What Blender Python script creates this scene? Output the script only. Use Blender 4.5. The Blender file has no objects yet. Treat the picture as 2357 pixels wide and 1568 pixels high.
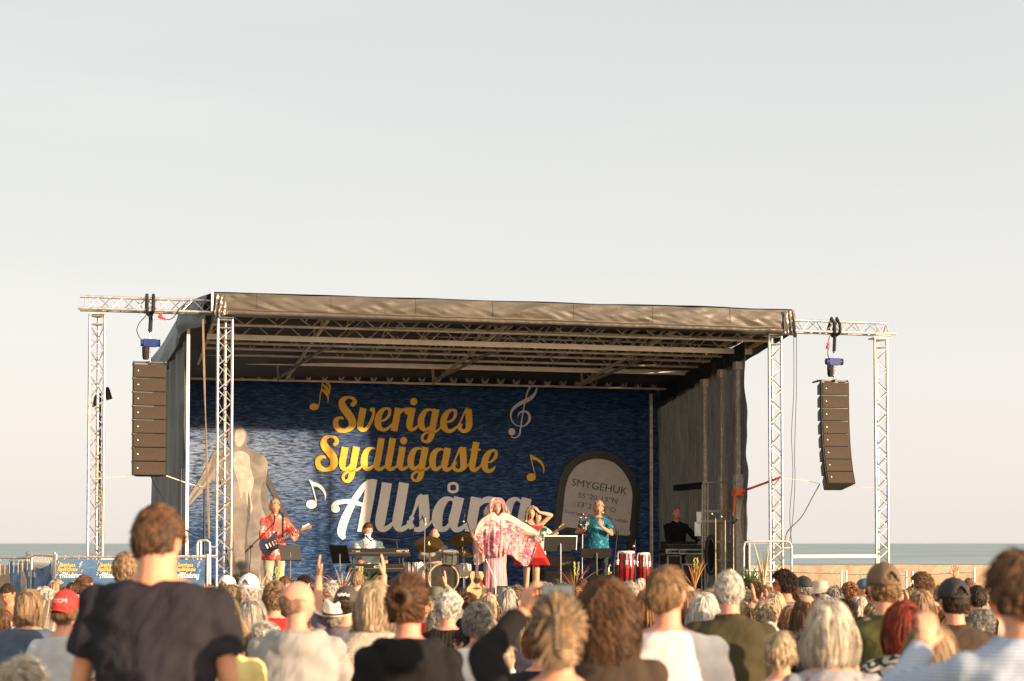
import bpy, bmesh, math, random
from mathutils import Vector, Matrix, noise, Euler
R = math.radians
rnd = random.Random(7)
sc = bpy.context.scene
C = sc.collection

# ---------------------------------------------------------------- camera, sky, sun, exposure
FPX, CX, PY, PITCH, EYE = 3957.0, 1178.5, 1092.0, R(2.3), 1.75
cam_d = bpy.data.cameras.new('camera'); cam = bpy.data.objects.new('camera', cam_d); C.objects.link(cam)
cam.location = (0, 0, EYE); cam.rotation_euler = (R(90) + PITCH, 0, 0)
cam_d.sensor_width = 36; cam_d.lens = FPX / 2357 * 36; cam_d.shift_y = (PY - 784) / 2357
cam_d.clip_start = 0.3; cam_d.clip_end = 60000
cam_d.dof.use_dof = True; cam_d.dof.focus_distance = 31; cam_d.dof.aperture_fstop = 3.0
sc.camera = cam

SUN_AZ = 58.8      # degrees the light travels away from the view axis, towards the left
SUN_EL = 7.6
world = bpy.data.worlds.new('World'); sc.world = world; world.use_nodes = True
wt = world.node_tree; wt.nodes.clear()
def wn(t, **k):
    n = wt.nodes.new(t)
    for a, b in k.items(): setattr(n, a, b)
    return n
sky = wn('ShaderNodeTexSky', sky_type='NISHITA', sun_disc=False)
sky.sun_elevation = R(SUN_EL); sky.sun_rotation = R(180 - SUN_AZ); sky.air_density = 1.2; sky.dust_density = 2.5
tc = wn('ShaderNodeTexCoord'); sx = wn('ShaderNodeSeparateXYZ')
wt.links.new(tc.outputs['Generated'], sx.inputs[0])
nz = wn('ShaderNodeTexNoise'); nz.inputs['Scale'].default_value = 1.6; nz.inputs['Detail'].default_value = 6
mp = wn('ShaderNodeMapping'); mp.inputs['Scale'].default_value = (1, 1, 7); mp.inputs['Rotation'].default_value = (0, R(8), 0)
wt.links.new(tc.outputs['Generated'], mp.inputs[0]); wt.links.new(mp.outputs[0], nz.inputs['Vector'])
ramp = wn('ShaderNodeValToRGB')
el = ramp.color_ramp.elements
el[0].position = 0.0; el[0].color = (.80, .73, .68, 1)
el[1].position = 1.0; el[1].color = (.36, .415, .445, 1)
for p, c in ((.045, (.805, .748, .71, 1)), (.13, (.75, .728, .708, 1)), (.25, (.675, .672, .663, 1)), (.42, (.57, .575, .57, 1)), (.7, (.46, .50, .51, 1))):
    e = el.new(p); e.color = c
wt.links.new(sx.outputs['Z'], ramp.inputs[0])
cl = wn('ShaderNodeMapRange'); cl.inputs[1].default_value = .5; cl.inputs[2].default_value = .78; cl.inputs[3].default_value = 0; cl.inputs[4].default_value = .45
wt.links.new(nz.outputs['Fac'], cl.inputs[0])
mc = wn('ShaderNodeMixRGB'); mc.inputs[2].default_value = (.85, .81, .78, 1)
wt.links.new(cl.outputs[0], mc.inputs[0]); wt.links.new(ramp.outputs[0], mc.inputs[1])
bg1 = wn('ShaderNodeBackground'); bg1.inputs['Strength'].default_value = .016
bg2 = wn('ShaderNodeBackground'); bg2.inputs['Strength'].default_value = .468
mixw = wn('ShaderNodeAddShader'); wo = wn('ShaderNodeOutputWorld')
wt.links.new(sky.outputs[0], bg1.inputs[0]); 
# the sky is brighter and warmer towards the low sun, behind the camera on the right
vd = wn('ShaderNodeVectorMath', operation='DOT_PRODUCT'); vd.inputs[1].default_value = (math.sin(R(SUN_AZ)), -math.cos(R(SUN_AZ)), .15)
wt.links.new(tc.outputs['Generated'], vd.inputs[0])
gl = wn('ShaderNodeMapRange', interpolation_type='SMOOTHSTEP'); gl.inputs[1].default_value = -.25; gl.inputs[2].default_value = 1.0; gl.inputs[3].default_value = 0; gl.inputs[4].default_value = 1
wt.links.new(vd.outputs['Value'], gl.inputs[0])
mg = wn('ShaderNodeMixRGB', blend_type='MULTIPLY'); mg.inputs[2].default_value = (3.1, 2.65, 2.1, 1); wt.links.new(gl.outputs[0], mg.inputs[0]); wt.links.new(mc.outputs[0], mg.inputs[1])
wt.links.new(mg.outputs[0], bg2.inputs[0])
wt.links.new(bg1.outputs[0], mixw.inputs[0]); wt.links.new(bg2.outputs[0], mixw.inputs[1]); wt.links.new(mixw.outputs[0], wo.inputs[0])

sd = bpy.data.lights.new('sun', 'SUN'); so = bpy.data.objects.new('sun', sd); C.objects.link(so)
sd.energy = 5.0; sd.angle = R(0.8); sd.color = (1.0, .70, .45)
tr = Vector((-math.sin(R(SUN_AZ)) * math.cos(R(SUN_EL)), math.cos(R(SUN_AZ)) * math.cos(R(SUN_EL)), -math.sin(R(SUN_EL))))
so.rotation_euler = tr.to_track_quat('-Z', 'Y').to_euler(); so.location = (30, -20, 20)
sc.view_settings.view_transform = 'Standard'; sc.view_settings.look = 'None'
sc.view_settings.exposure = 1.18; sc.view_settings.gamma = 1.0
try: sc.cycles.max_bounces = 6; sc.cycles.transparent_max_bounces = 8
except Exception: pass

# ---------------------------------------------------------------- frames and helpers
STR = R(13.8)
ST = Matrix.Translation((-.02, 31.25, 0)) @ Matrix.Rotation(STR, 4, 'Z')
STI = ST.inverted()
def ray(px, py):
    x, y = (px - CX) / FPX, (PY - py) / FPX
    c, s = math.cos(PITCH), math.sin(PITCH)
    return Vector((x, c - s * y, s + c * y))
def P(px, py, Y):
    d = ray(px, py); return Vector((0, 0, EYE)) + d * (Y / d.y)
def onv(px, py, v):
    """point on the stage plane at depth v, in stage coordinates"""
    d = STI.to_3x3() @ ray(px, py); o = STI @ Vector((0, 0, EYE))
    return o + d * ((v - o.y) / d.y)
def usc(px, v): return onv(px, 1253, v).x
def zsc(px, py, v): return onv(px, py, v).z

class MB:
    def __init__(s): s.v = []; s.f = []; s.uv = None
    def add(s, vs, fs):
        b = len(s.v); s.v += [tuple(p) for p in vs]; s.f += [tuple(i + b for i in q) for q in fs]; return s
    def box(s, c, d, rot=None):
        x, y, z = d[0] / 2, d[1] / 2, d[2] / 2
        vs = [Vector((a * x, b * y, e * z)) for a in (-1, 1) for b in (-1, 1) for e in (-1, 1)]
        if rot is not None:
            m = rot.to_matrix() if isinstance(rot, Euler) else rot
            vs = [m @ q for q in vs]
        c = Vector(c)
        return s.add([q + c for q in vs], [(0, 1, 3, 2), (4, 6, 7, 5), (0, 4, 5, 1), (2, 3, 7, 6), (0, 2, 6, 4), (1, 5, 7, 3)])
    def tube(s, pts, r, n=8, cap=True, r2=None):
        pts = [Vector(p) for p in pts]; k = len(pts)
        rs = r if isinstance(r, (list, tuple)) else [r + ((r2 if r2 is not None else r) - r) * i / max(1, k - 1) for i in range(k)]
        vs = []; ref = None
        for i, p in enumerate(pts):
            t = (pts[min(i + 1, k - 1)] - pts[max(i - 1, 0)])
            t = t.normalized() if t.length > 1e-9 else Vector((0, 0, 1))
            if ref is None: ref = Vector((0, 0, 1)) if abs(t.z) < .9 else Vector((1, 0, 0))
            a = (ref - t * ref.dot(t)).normalized(); b = t.cross(a); ref = a
            for j in range(n):
                w = 2 * math.pi * j / n
                vs.append(p + (a * math.cos(w) + b * math.sin(w)) * rs[i])
        fs = [(i * n + j, i * n + (j + 1) % n, (i + 1) * n + (j + 1) % n, (i + 1) * n + j) for i in range(k - 1) for j in range(n)]
        if cap: fs += [tuple(range(n))[::-1], tuple((k - 1) * n + j for j in range(n))]
        return s.add(vs, fs)
    def bar(s, a, b, w, h, up=(0, 0, 1)):
        a, b = Vector(a), Vector(b); t = (b - a).normalized(); up = Vector(up)
        if abs(t.dot(up)) > .99: up = Vector((0, 1, 0))
        x = t.cross(up).normalized() * (w / 2); y = x.cross(t).normalized() * (h / 2)
        vs = [p + i * x + j * y for p in (a, b) for i, j in ((-1, -1), (1, -1), (1, 1), (-1, 1))]
        return s.add(vs, [(0, 3, 2, 1), (4, 5, 6, 7), (0, 1, 5, 4), (1, 2, 6, 5), (2, 3, 7, 6), (3, 0, 4, 7)])
    def ell(s, c, r, nu=16, nv=10, rot=None):
        c = Vector(c); r = (r, r, r) if not isinstance(r, (tuple, list)) else r
        vs = []
        for i in range(nv + 1):
            ph = math.pi * i / nv
            for j in range(nu):
                th = 2 * math.pi * j / nu
                q = Vector((r[0] * math.sin(ph) * math.cos(th), r[1] * math.sin(ph) * math.sin(th), r[2] * math.cos(ph)))
                if rot is not None: q = rot @ q
                vs.append(c + q)
        return s.add(vs, [(i * nu + j, (i + 1) * nu + j, (i + 1) * nu + (j + 1) % nu, i * nu + (j + 1) % nu) for i in range(nv) for j in range(nu)])
    def lathe(s, prof, c=(0, 0, 0), n=24, rot=None, sc=(1, 1), cap=True):
        c = Vector(c); vs = []
        for r, z in prof:
            for j in range(n):
                th = 2 * math.pi * j / n; q = Vector((r * math.cos(th) * sc[0], r * math.sin(th) * sc[1], z))
                if rot is not None: q = rot @ q
                vs.append(c + q)
        k = len(prof)
        return s.add(vs, [(i * n + j, i * n + (j + 1) % n, (i + 1) * n + (j + 1) % n, (i + 1) * n + j) for i in range(k - 1) for j in range(n)] + ([tuple(range(n))[::-1], tuple((k - 1) * n + j for j in range(n))] if cap and prof[0] != prof[-1] else []))
    def loft(s, secs, n=20):
        """secs: (center, rx, ry) horizontal ellipses, from top to bottom"""
        vs = []
        for c, rx, ry in secs:
            for j in range(n):
                th = 2 * math.pi * j / n
                vs.append((c[0] + rx * math.cos(th), c[1] + ry * math.sin(th), c[2]))
        k = len(secs)
        return s.add(vs, [(i * n + j, (i + 1) * n + j, (i + 1) * n + (j + 1) % n, i * n + (j + 1) % n) for i in range(k - 1) for j in range(n)] + [tuple(range(n)), tuple((k - 1) * n + j for j in range(n))[::-1]])
    def prism(s, outline, y0, y1, plane='xz'):
        """outline (a,b) extruded between y0 and y1"""
        n = len(outline)
        def q(a, b, y): return (a, y, b) if plane == 'xz' else (a, b, y)
        vs = [q(a, b, y0) for a, b in outline] + [q(a, b, y1) for a, b in outline]
        return s.add(vs, [tuple(range(n)), tuple(range(2 * n - 1, n - 1, -1))] + [(i, i + n, (i + 1) % n + n, (i + 1) % n) for i in range(n)])
    def grid(s, nx, ny, fn):
        vs = [fn(i / nx, j / ny) for j in range(ny + 1) for i in range(nx + 1)]
        return s.add(vs, [(j * (nx + 1) + i, j * (nx + 1) + i + 1, (j + 1) * (nx + 1) + i + 1, (j + 1) * (nx + 1) + i) for j in range(ny) for i in range(nx)])
    def xf(s, m):
        s.v = [tuple(m @ Vector(p)) for p in s.v]; return s
    def mesh(s, name, smooth=True):
        me = bpy.data.meshes.new(name); me.from_pydata(s.v, [], s.f); me.update()
        if smooth:
            me.polygons.foreach_set('use_smooth', [True] * len(me.polygons))
        return me
    def build(s, name, m, parent=None, smooth=True, sharp=True):
        me = s.mesh(name, smooth)
        if smooth and sharp:
            try: me.set_sharp_from_angle(angle=R(38))
            except Exception: pass
        return obj(name, me, m, parent)

def obj(name, me, m=None, parent=None):
    o = bpy.data.objects.new(name, me); C.objects.link(o)
    if m is not None and len(me.materials) == 0: me.materials.append(m)
    if parent is not None: o.parent = parent
    return o
def tag(o, label=None, cat=None, group=None, kind=None):
    for k, v in (('label', label), ('category', cat), ('group', group), ('kind', kind)):
        if v: o[k] = v
    return o
def thing(name, label, cat, loc, rz=0.0, group=None, stage=True):
    """Empty at the base; loc in stage coordinates when stage"""
    o = bpy.data.objects.new(name, None); C.objects.link(o); o.empty_display_size = .1
    if stage:
        o.location = ST @ Vector(loc); o.rotation_euler = (0, 0, STR + rz)
    else:
        o.location = loc; o.rotation_euler = (0, 0, rz)
    return tag(o, label, cat, group)
def single(name, mb, m, label, cat, loc=(0, 0, 0), rz=0.0, group=None, stage=True, kind=None, smooth=True):
    o = mb.build(name, m, smooth=smooth)
    if stage:
        o.location = ST @ Vector(loc); o.rotation_euler = (0, 0, STR + rz)
    else:
        o.location = loc; o.rotation_euler = (0, 0, rz)
    return tag(o, label, cat, group, kind)
def copy_tree(o, parent=None):
    c = o.copy(); C.objects.link(c); c.parent = parent
    for ch in o.children: copy_tree(ch, c)
    return c

# ---------------------------------------------------------------- materials
def S(c):   # sRGB 0-255 to linear
    return tuple(((x / 255) / 12.92 if x <= 10 else ((x / 255 + .055) / 1.055) ** 2.4) for x in c) + (1,)
_m = {}
class NT:
    def __init__(s, name):
        s.m = bpy.data.materials.new(name); s.m.use_nodes = True; s.t = s.m.node_tree
        s.b = s.t.nodes['Principled BSDF']; s.o = s.t.nodes['Material Output']
    def n(s, t, **k):
        q = s.t.nodes.new(t)
        for a, b in k.items():
            if a[0] == '_': q.inputs[int(a[1:])].default_value = b
            elif a[0].isupper(): q.inputs[a].default_value = b
            else: setattr(q, a, b)
        return q
    def l(s, a, b): s.t.links.new(a, b)
    def coord(s, scale=(1, 1, 1), rot=(0, 0, 0), kind='Object'):
        c = s.n('ShaderNodeTexCoord'); m = s.n('ShaderNodeMapping'); m.inputs['Scale'].default_value = scale; m.inputs['Rotation'].default_value = rot
        s.l(c.outputs[kind], m.inputs[0]); return m.outputs[0]
    def noise(s, vec, scale=5, det=4, dist=0):
        q = s.n('ShaderNodeTexNoise'); q.inputs['Scale'].default_value = scale; q.inputs['Detail'].default_value = det; q.inputs['Distortion'].default_value = dist
        s.l(vec, q.inputs['Vector']); return q.outputs['Fac']
    def ramp(s, fac, stops, interp='LINEAR'):
        q = s.n('ShaderNodeValToRGB'); q.color_ramp.interpolation = interp
        e = q.color_ramp.elements
        e[0].position, e[0].color = stops[0][0], stops[0][1]
        e[1].position, e[1].color = stops[-1][0], stops[-1][1]
        for p, c in stops[1:-1]:
            w = e.new(p); w.color = c
        s.l(fac, q.inputs[0]); return q.outputs[0]
    def mix(s, fac, a, b, mode='MIX'):
        q = s.n('ShaderNodeMixRGB', blend_type=mode)
        for i, x in ((0, fac), (1, a), (2, b)):
            if hasattr(x, 'links') or hasattr(x, 'is_output'): s.l(x, q.inputs[i])
            else: q.inputs[i].default_value = x
        return q.outputs[0]
    def bump(s, h, strength=.3, dist=.01):
        q = s.n('ShaderNodeBump'); q.inputs['Strength'].default_value = strength; q.inputs['Distance'].default_value = dist
        s.l(h, q.inputs['Height']); s.l(q.outputs[0], s.b.inputs['Normal'])
    def set(s, rough=.6, metal=0., spec=None, color=None):
        s.b.inputs['Roughness'].default_value = rough; s.b.inputs['Metallic'].default_value = metal
        if spec is not None: s.b.inputs['Specular IOR Level'].default_value = spec
        if color is not None:
            if hasattr(color, 'links'): s.l(color, s.b.inputs['Base Color'])
            else: s.b.inputs['Base Color'].default_value = color
        return s.m
def mul(c, k): return (min(1, c[0] * k), min(1, c[1] * k), min(1, c[2] * k), 1)
def mat(name, c, rough=.6, metal=0., var=.25, scale=6., bump=.0, bscale=60., spec=None, stretch=(1, 1, 1)):
    if name in _m: return _m[name]
    t = NT(name); v = t.coord(stretch)
    f = t.noise(v, scale, 5)
    col = t.ramp(f, [(.25, mul(c, 1 - var)), (.75, mul(c, 1 + var))])
    t.set(rough, metal, spec, col)
    if bump: t.bump(t.noise(v, bscale, 3), bump, .004)
    _m[name] = t.m; return t.m
# ---------------------------------------------------------------- shared materials
ALU = mat('aluminium', (.46, .44, .42, 1), .42, .7, .38, 11, .2, 80)
ALU_DULL = mat('dull_aluminium', (.30, .28, .26, 1), .5, .5, .2, 5, .2, 60)
STEEL_DARK = mat('dark_steel', (.10, .09, .085, 1), .5, .4, .3, 5)
BLACK = mat('black_metal', (.010, .0095, .009, 1), .5, 0, .3, 10, spec=.3)
BLACK_CLOTH = mat('black_stage_cloth', (.012, .012, .014, 1), .9, 0, .3, 8, .4, 40)
CHROME = mat('chrome', (.75, .73, .70, 1), .18, 1., .05, 5)
ROPE = mat('rope', (.55, .50, .42, 1), .8, 0, .2, 30)
WHITE = mat('white_paint', (.78, .76, .73, 1), .45, 0, .08, 7)
CABLE = mat('black_cable', (.015, .015, .016, 1), .5)
RED_PLASTIC = mat('red_plastic', (.75, .05, .03, 1), .4)
BLUE_PAINT = mat('blue_paint', (.010, .028, .15, 1), .5, spec=.3)
ORANGE_STRAP = mat('orange_webbing', (.85, .14, .04, 1), .7)

# ---------------------------------------------------------------- ground, sea
t = NT('gravel_ground'); v = t.coord((1, 1, 1)); f = t.noise(v, .6, 8); g = t.noise(v, 40, 4)
col = t.ramp(f, [(.3, (.20, .17, .12, 1)), (.5, (.26, .22, .16, 1)), (.7, (.12, .14, .06, 1))])
t.set(.95, 0, .2, t.mix(.35, col, t.ramp(g, [(.3, (.1, .09, .07, 1)), (.7, (.38, .34, .28, 1))]))); t.bump(g, .5, .02)
gm = MB().grid(60, 40, lambda a, b: ((a - .5) * 240, -12 + b * 70, .02 * noise.noise(Vector((a * 40, b * 20, 0)))))
single('ground', gm, t.m, None, None, stage=False, kind='structure')
t = NT('sea_water'); v = t.coord((.05, .35, 1)); f = t.noise(v, 1.2, 8, .4); f2 = t.noise(t.coord((.004, .02, 1)), 1, 5)
col = t.mix(.35, t.ramp(f, [(.3, (.10, .16, .17, 1)), (.55, (.18, .235, .255, 1)), (.72, (.38, .42, .40, 1))]), t.ramp(f2, [(.3, (.16, .225, .235, 1)), (.7, (.30, .36, .355, 1))]))
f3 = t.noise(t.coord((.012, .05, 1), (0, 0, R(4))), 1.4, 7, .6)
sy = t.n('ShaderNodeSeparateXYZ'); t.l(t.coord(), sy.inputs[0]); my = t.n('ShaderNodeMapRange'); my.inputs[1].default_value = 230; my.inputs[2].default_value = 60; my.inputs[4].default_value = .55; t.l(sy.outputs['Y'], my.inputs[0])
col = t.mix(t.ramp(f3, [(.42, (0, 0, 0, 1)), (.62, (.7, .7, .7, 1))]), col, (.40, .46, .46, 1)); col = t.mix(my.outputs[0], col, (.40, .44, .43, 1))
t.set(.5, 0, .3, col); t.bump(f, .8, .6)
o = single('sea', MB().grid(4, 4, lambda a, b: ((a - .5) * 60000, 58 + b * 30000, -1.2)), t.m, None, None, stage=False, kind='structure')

# ---------------------------------------------------------------- concrete sea wall
t = NT('sea_wall_concrete'); v = t.coord((1, 1, 1)); f = t.noise(v, 1.2, 8); s2 = t.noise(t.coord((2.2, 1, .25)), 1.3, 6, .8); c3 = t.noise(v, 9, 5)
base = t.ramp(f, [(.3, (.30, .20, .125, 1)), (.6, (.42, .29, .19, 1)), (.8, (.50, .37, .26, 1))])
base = t.mix(t.ramp(s2, [(.56, (0, 0, 0, 1)), (.66, (.85, .85, .85, 1))]), base, (.30, .12, .04, 1))
t.set(.9, 0, .2, t.mix(.2, base, t.ramp(c3, [(.3, (.3, .2, .12, 1)), (.7, (.65, .55, .42, 1))]))); t.bump(c3, .5, .03)
def seawall(a, b):
    x = -50 + a * 100
    prof = [(0, -.3), (.0, .3), (.0, .7), (-.02, 1.08), (.04, 1.16), (.45, 1.17), (.5, .6), (.5, -1.3)]
    i = min(len(prof) - 1, int(round(b * 7))); p = prof[i]
    n = noise.noise(Vector((x * .8, i, 3))) * .03
    return (x, 46 + p[0] + n * (i < 6) + .035 * x, p[1] + n)
single('sea_wall', MB().grid(220, 7, seawall), t.m, 'long low concrete sea wall with rust stains along the water', 'sea wall', stage=False)

# ---------------------------------------------------------------- crowd barriers in front of the wall, right
def barrier(p0, p1, h0, h1, label, bars=9, group='steel barriers along the sea wall'):
    p0, p1 = Vector(p0), Vector(p1); d = p1 - p0; L = d.length
    th = thing('crowd_barrier', label, 'barrier', p0, math.atan2(d.y, d.x), group, stage=False)
    for x in (0, L): MB().tube([(x, 0, 0), (x, 0, h0 + .09 if x == 0 else h1 + .09)], .021).build('post', ALU, th)
    MB().tube([(0, 0, h0), (L, 0, h1)], .021).build('rail', ALU, th); MB().tube([(0, 0, .2), (L, 0, .2)], .018).build('rail', ALU, th)
    m = MB()
    for i in range(1, bars * 3):
        x = L * i / (bars * 3); m.tube([(x, 0, .2), (x, 0, h0 + (h1 - h0) * x / L)], .003, 4)
    m.build('mesh_infill', ALU_DULL, th)
    return th
def bar_px(x0, y0, x1, y1, Y, label):
    a, b = P(x0, y0, Y), P(x1, y1, Y)
    barrier((a.x, Y, 0), (b.x, Y, 0), a.z, b.z, label)
bar_px(1725, 1311, 1737, 1313, 42.5, 'short end of steel barrier beside the stage stair rail')
bar_px(1742, 1314, 1936, 1320, 41, 'steel barrier section right of the stage behind the curly haired man')
bar_px(1948, 1321, 2086, 1323, 41.4, 'steel barrier section behind the man in the brown cap')
bar_px(2100, 1324, 2243, 1316, 41, 'steel barrier section tilted upwards right of the brown cap')
# small notices
nm = mat('notice_paper', (.62, .66, .80, 1), .6)
for px, py, w, lab in ((1858, 1358, 24, 'pale blue notice hung on the barrier right of the stage'), (2100, 1350, 8, 'narrow pale notice at the gap between two barriers'), (2228, 1346, 20, 'pale blue notice on the tilted barrier')):
    p = P(px, py, 40.9)
    m = MB().box((0, 0, .055), (w / 97, .012, .17)); o = single('notice', m, nm, lab, 'notice', (p.x, p.y, p.z - .06), stage=False)
    MB().box((0, -.010, .035), (w / 97 * .7, .004, .012)).box((0, -.010, .07), (w / 97 * .8, .004, .02)).build('printed_lines', mat('notice_ink', (.15, .18, .4, 1), .6), o)
# ---------------------------------------------------------------- lattice towers and the long beam
FZ = .70                       # stage floor
TOPZ = 5.75
def lattice(m, a, b, off1, off2, n, r):
    """zig-zag between chord a+off1 .. and b+off2"""
    a, b, off1, off2 = Vector(a), Vector(b), Vector(off1), Vector(off2)
    pts = []
    for i in range(n + 1):
        q = a.lerp(b, i / n); pts.append(q + (off1 if i % 2 == 0 else off2))
    for i in range(n): m.tube([pts[i], pts[i + 1]], r, 6, cap=False)
def tower(px, label):
    u = usc(px, 0)
    th = thing('truss_tower', label, 'tower', (u, 0, 0), 0, 'aluminium truss towers')
    ch = [Vector((-.125, 0, 0)), Vector((.125, 0, 0)), Vector((.02, .215, 0))]
    H = Vector((0, 0, TOPZ - .06))
    m = MB()
    for c in ch: m.tube([c + Vector((0, 0, .03)), c + H], .0255, 12)
    m.build('chord', ALU, th)
    m = MB(); n = 25
    for i, (a, b) in enumerate(((0, 1), (1, 2), (2, 0))): lattice(m, (0, 0, .12 + .03 * i), H - Vector((0, 0, .18)), ch[a], ch[b], n + i % 2, .0095)
    m.build('lattice', ALU, th)
    m = MB()
    for z in (.05, TOPZ - .22, TOPZ - .08):
        m = MB()
        for a, b in ((0, 1), (1, 2), (2, 0)): m.tube([ch[a] + Vector((0, 0, z)), ch[b] + Vector((0, 0, z))], .014, 8)
        m.build('end_frame', ALU, th)
    MB().box((0, .09, TOPZ - .045), (.30, .30, .025)).build('top_plate', ALU, th)
    MB().box((0, .09, .02), (.6, .6, .03)).build('base_plate', STEEL_DARK, th)
    return u
TW = [tower(219, 'aluminium lattice tower at far left of stage, above the banner fence'),
      tower(515, 'aluminium lattice tower standing in front of the printed statue figure'),
      tower(1787, 'aluminium lattice tower right of the mesh side curtain'),
      tower(2031, 'aluminium lattice tower furthest right, above the brown cap')]
bt = thing('truss_beam', 'long horizontal aluminium truss beam carried by the four towers', 'truss', (0, 0, TOPZ))
m = MB(); L0, L1 = usc(174, 0), usc(2060, 0)
bc = [Vector((0, -.11, .03)), Vector((0, .13, .03)), Vector((0, .0, .245))]
for i, c in enumerate(bc): m.tube([c + Vector((L0 + (.03 if i else 0), 0, 0)), c + Vector((L1 - (.12 if i == 2 else 0), 0, 0))], .0255, 12)
for x in (-6.5, -4.0, -2.0, 0, 2.0, 4.0, 6.5):
    for c in bc: m.tube([c + Vector((x - .05, 0, 0)), c + Vector((x + .05, 0, 0))], .031, 12)
m.build('chord', ALU, bt)
m = MB()
lattice(m, (L0 + .15, 0, 0), (L1 - .15, 0, 0), bc[0], bc[2], 75, .010); lattice(m, (L0 + .15, 0, 0), (L1 - .2, 0, 0), bc[2], bc[1], 75, .010)
lattice(m, (L0 + .15, 0, 0), (L1 - .15, 0, 0), bc[0], bc[1], 50, .010)
for x in (L0 + .12, -5.17, -2.6, 0, 2.6, 5.17, L1 - .15): m.tube([bc[0] + Vector((x, 0, 0)), bc[2] + Vector((x, 0, 0)), bc[1] + Vector((x, 0, 0))], .012, 6)
m.build('lattice', ALU, bt)

# ---------------------------------------------------------------- the stage itself
stg = thing('mobile_stage', 'large covered mobile stage with dark tarpaulin roof and mesh side walls', 'stage', (0, 0, 0))
TARP = NT('dark_tarpaulin'); v = TARP.coord((1, 1, 1)); f = TARP.noise(v, 1.3, 6); w = TARP.noise(TARP.coord((1.2, 1, 3)), 2.2, 8, 1.2)
TARP.set(.42, 0, .5, TARP.ramp(f, [(.3, (.046, .039, .030, 1)), (.7, (.082, .069, .053, 1))])); TARP.bump(w, .16, .05); TARP = TARP.m
TARP_IN = mat('tarpaulin_underside', (.05, .044, .042, 1), .7, 0, .3, 3)
# deck
MB().box((0, 3.4, FZ - .05), (11.6, 8.8, .1)).build('deck', mat('deck_plywood', (.035, .03, .028, 1), .6, 0, .4, 6, .2, 30), stg, smooth=False)
m = MB(); m.grid(160, 6, lambda a, b: (-5.8 + 11.6 * a, -1.02 - .03 * math.sin(a * 210) * (1 - b), FZ * b - .01 + .005)); m.build('deck_skirt', BLACK_CLOTH, stg)
MB().box((0, -1.03, FZ + .02), (11.6, .04, .045)).build('deck_edge', ALU_DULL, stg, smooth=False)
# fascia roll
uL, uR = usc(486, -.3), usc(1834, -.3)
zLt, zRt, zLb, zRb = zsc(486, 673, -.3), zsc(1834, 714, -.3), zsc(495, 722, -.3), zsc(1815, 766, -.3)
print('fascia', uL, uR, zLt, zRt, zLb, zRb)
def nn(x, y, z=0.): return noise.noise(Vector((x, y, z)))
def fasc(a, b):
    u = uL + (uR - uL) * a; zt = zLt + (zRt - zLt) * a + .012 * nn(u * 1.2, 3); zb = zLb + (zRb - zLb) * a + .012 * nn(u * 2.1, 9)
    # b: 0 back top, .2 front top, .85 front bottom, 1 back bottom
    if b < .12: z = zt + .02 - .02 * (b / .12); y = .25 - .5 * (b / .12)
    elif b < .8:
        k = (b - .12) / .68; z = zt + (zb + .075 - zt) * k; y = -.27 - .02 * math.sin(k * 3.1)
        fold = .026 * nn(u * 1.6 + k * 1.5, k * 1.2, 5) + .016 * nn(u * 4 - k * 3, k * 1.6, 8) - .020 * max(0, abs(nn(u * 1.9 + 1.3 * k, k * .8, 2)) - .22)
        y += fold * min(1, k * 5) * min(1, (1 - k) * 7 + .25)
    elif b < .93: k = (b - .8) / .13; z = zb + .075 * (1 - k); y = -.30 - .02 * math.sin(k * 3.14) + .008 * nn(u * 9, 2)
    else: k = (b - .93) / .07; z = zb; y = -.30 + .35 * k
    return (u, y, z)
m = MB(); m.grid(420, 40, fasc)
# closed ends
m.add([fasc(0, i / 40) for i in range(41)], [tuple(range(41))]); m.add([fasc(1, i / 40) for i in range(41)], [tuple(range(40, -1, -1))])
fa = m.build('roof_fascia', TARP, stg)
for q in (.07, .19, .33, .46, .60, .74, .88):
    m = MB()
    for d_ in (0,):
        m.add([Vector(fasc(q + d_ + e_, .12 + .70 * i / 20)) + Vector((0, -.007, 0)) for i in range(21) for e_ in (0, .0009)], [(2 * i, 2 * i + 1, 2 * i + 3, 2 * i + 2) for i in range(20)])
    m.build('seam', mat('tarpaulin_seam', (.06, .052, .043, 1), .5), stg)
m = MB(); m.grid(300, 3, lambda a, b: Vector(fasc(a, .74 + .06 * b)) + Vector((0, -.009 - .004 * math.sin(b * 3.1), 0))); m.build('hem', mat('tarpaulin_hem', (.07, .055, .042, 1), .5), stg)
# crumpled corner tails
for (cu, zt, zb, sg) in ((uL + .03, zLt, zLb, 1), (uR - .02, zRt, zRb, -1)):
    m = MB()
    def cr(a, b, cu=cu, zt=zt, zb=zb, sg=sg):
        return (cu + sg * .22 * a + .02 * nn(a * 8, b * 6), -.315 - .06 * abs(math.sin(a * 9 + b * 2)) * (.25 + b) * (1 - a) - .01, zt - .03 + (zb - .07 - zt) * b + (.10 * a * b))
    m.grid(24, 18, cr); m.build('corner_fold', mat('glossy_tarpaulin', (.06, .052, .045, 1), .25, 0, .3, 6), stg)
# small white corner plate left
MB().box((uL - .01, -.30, (zLt + zLb) / 2 + .03), (.035, .06, .36)).build('corner_plate', WHITE, stg, smooth=False)
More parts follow.
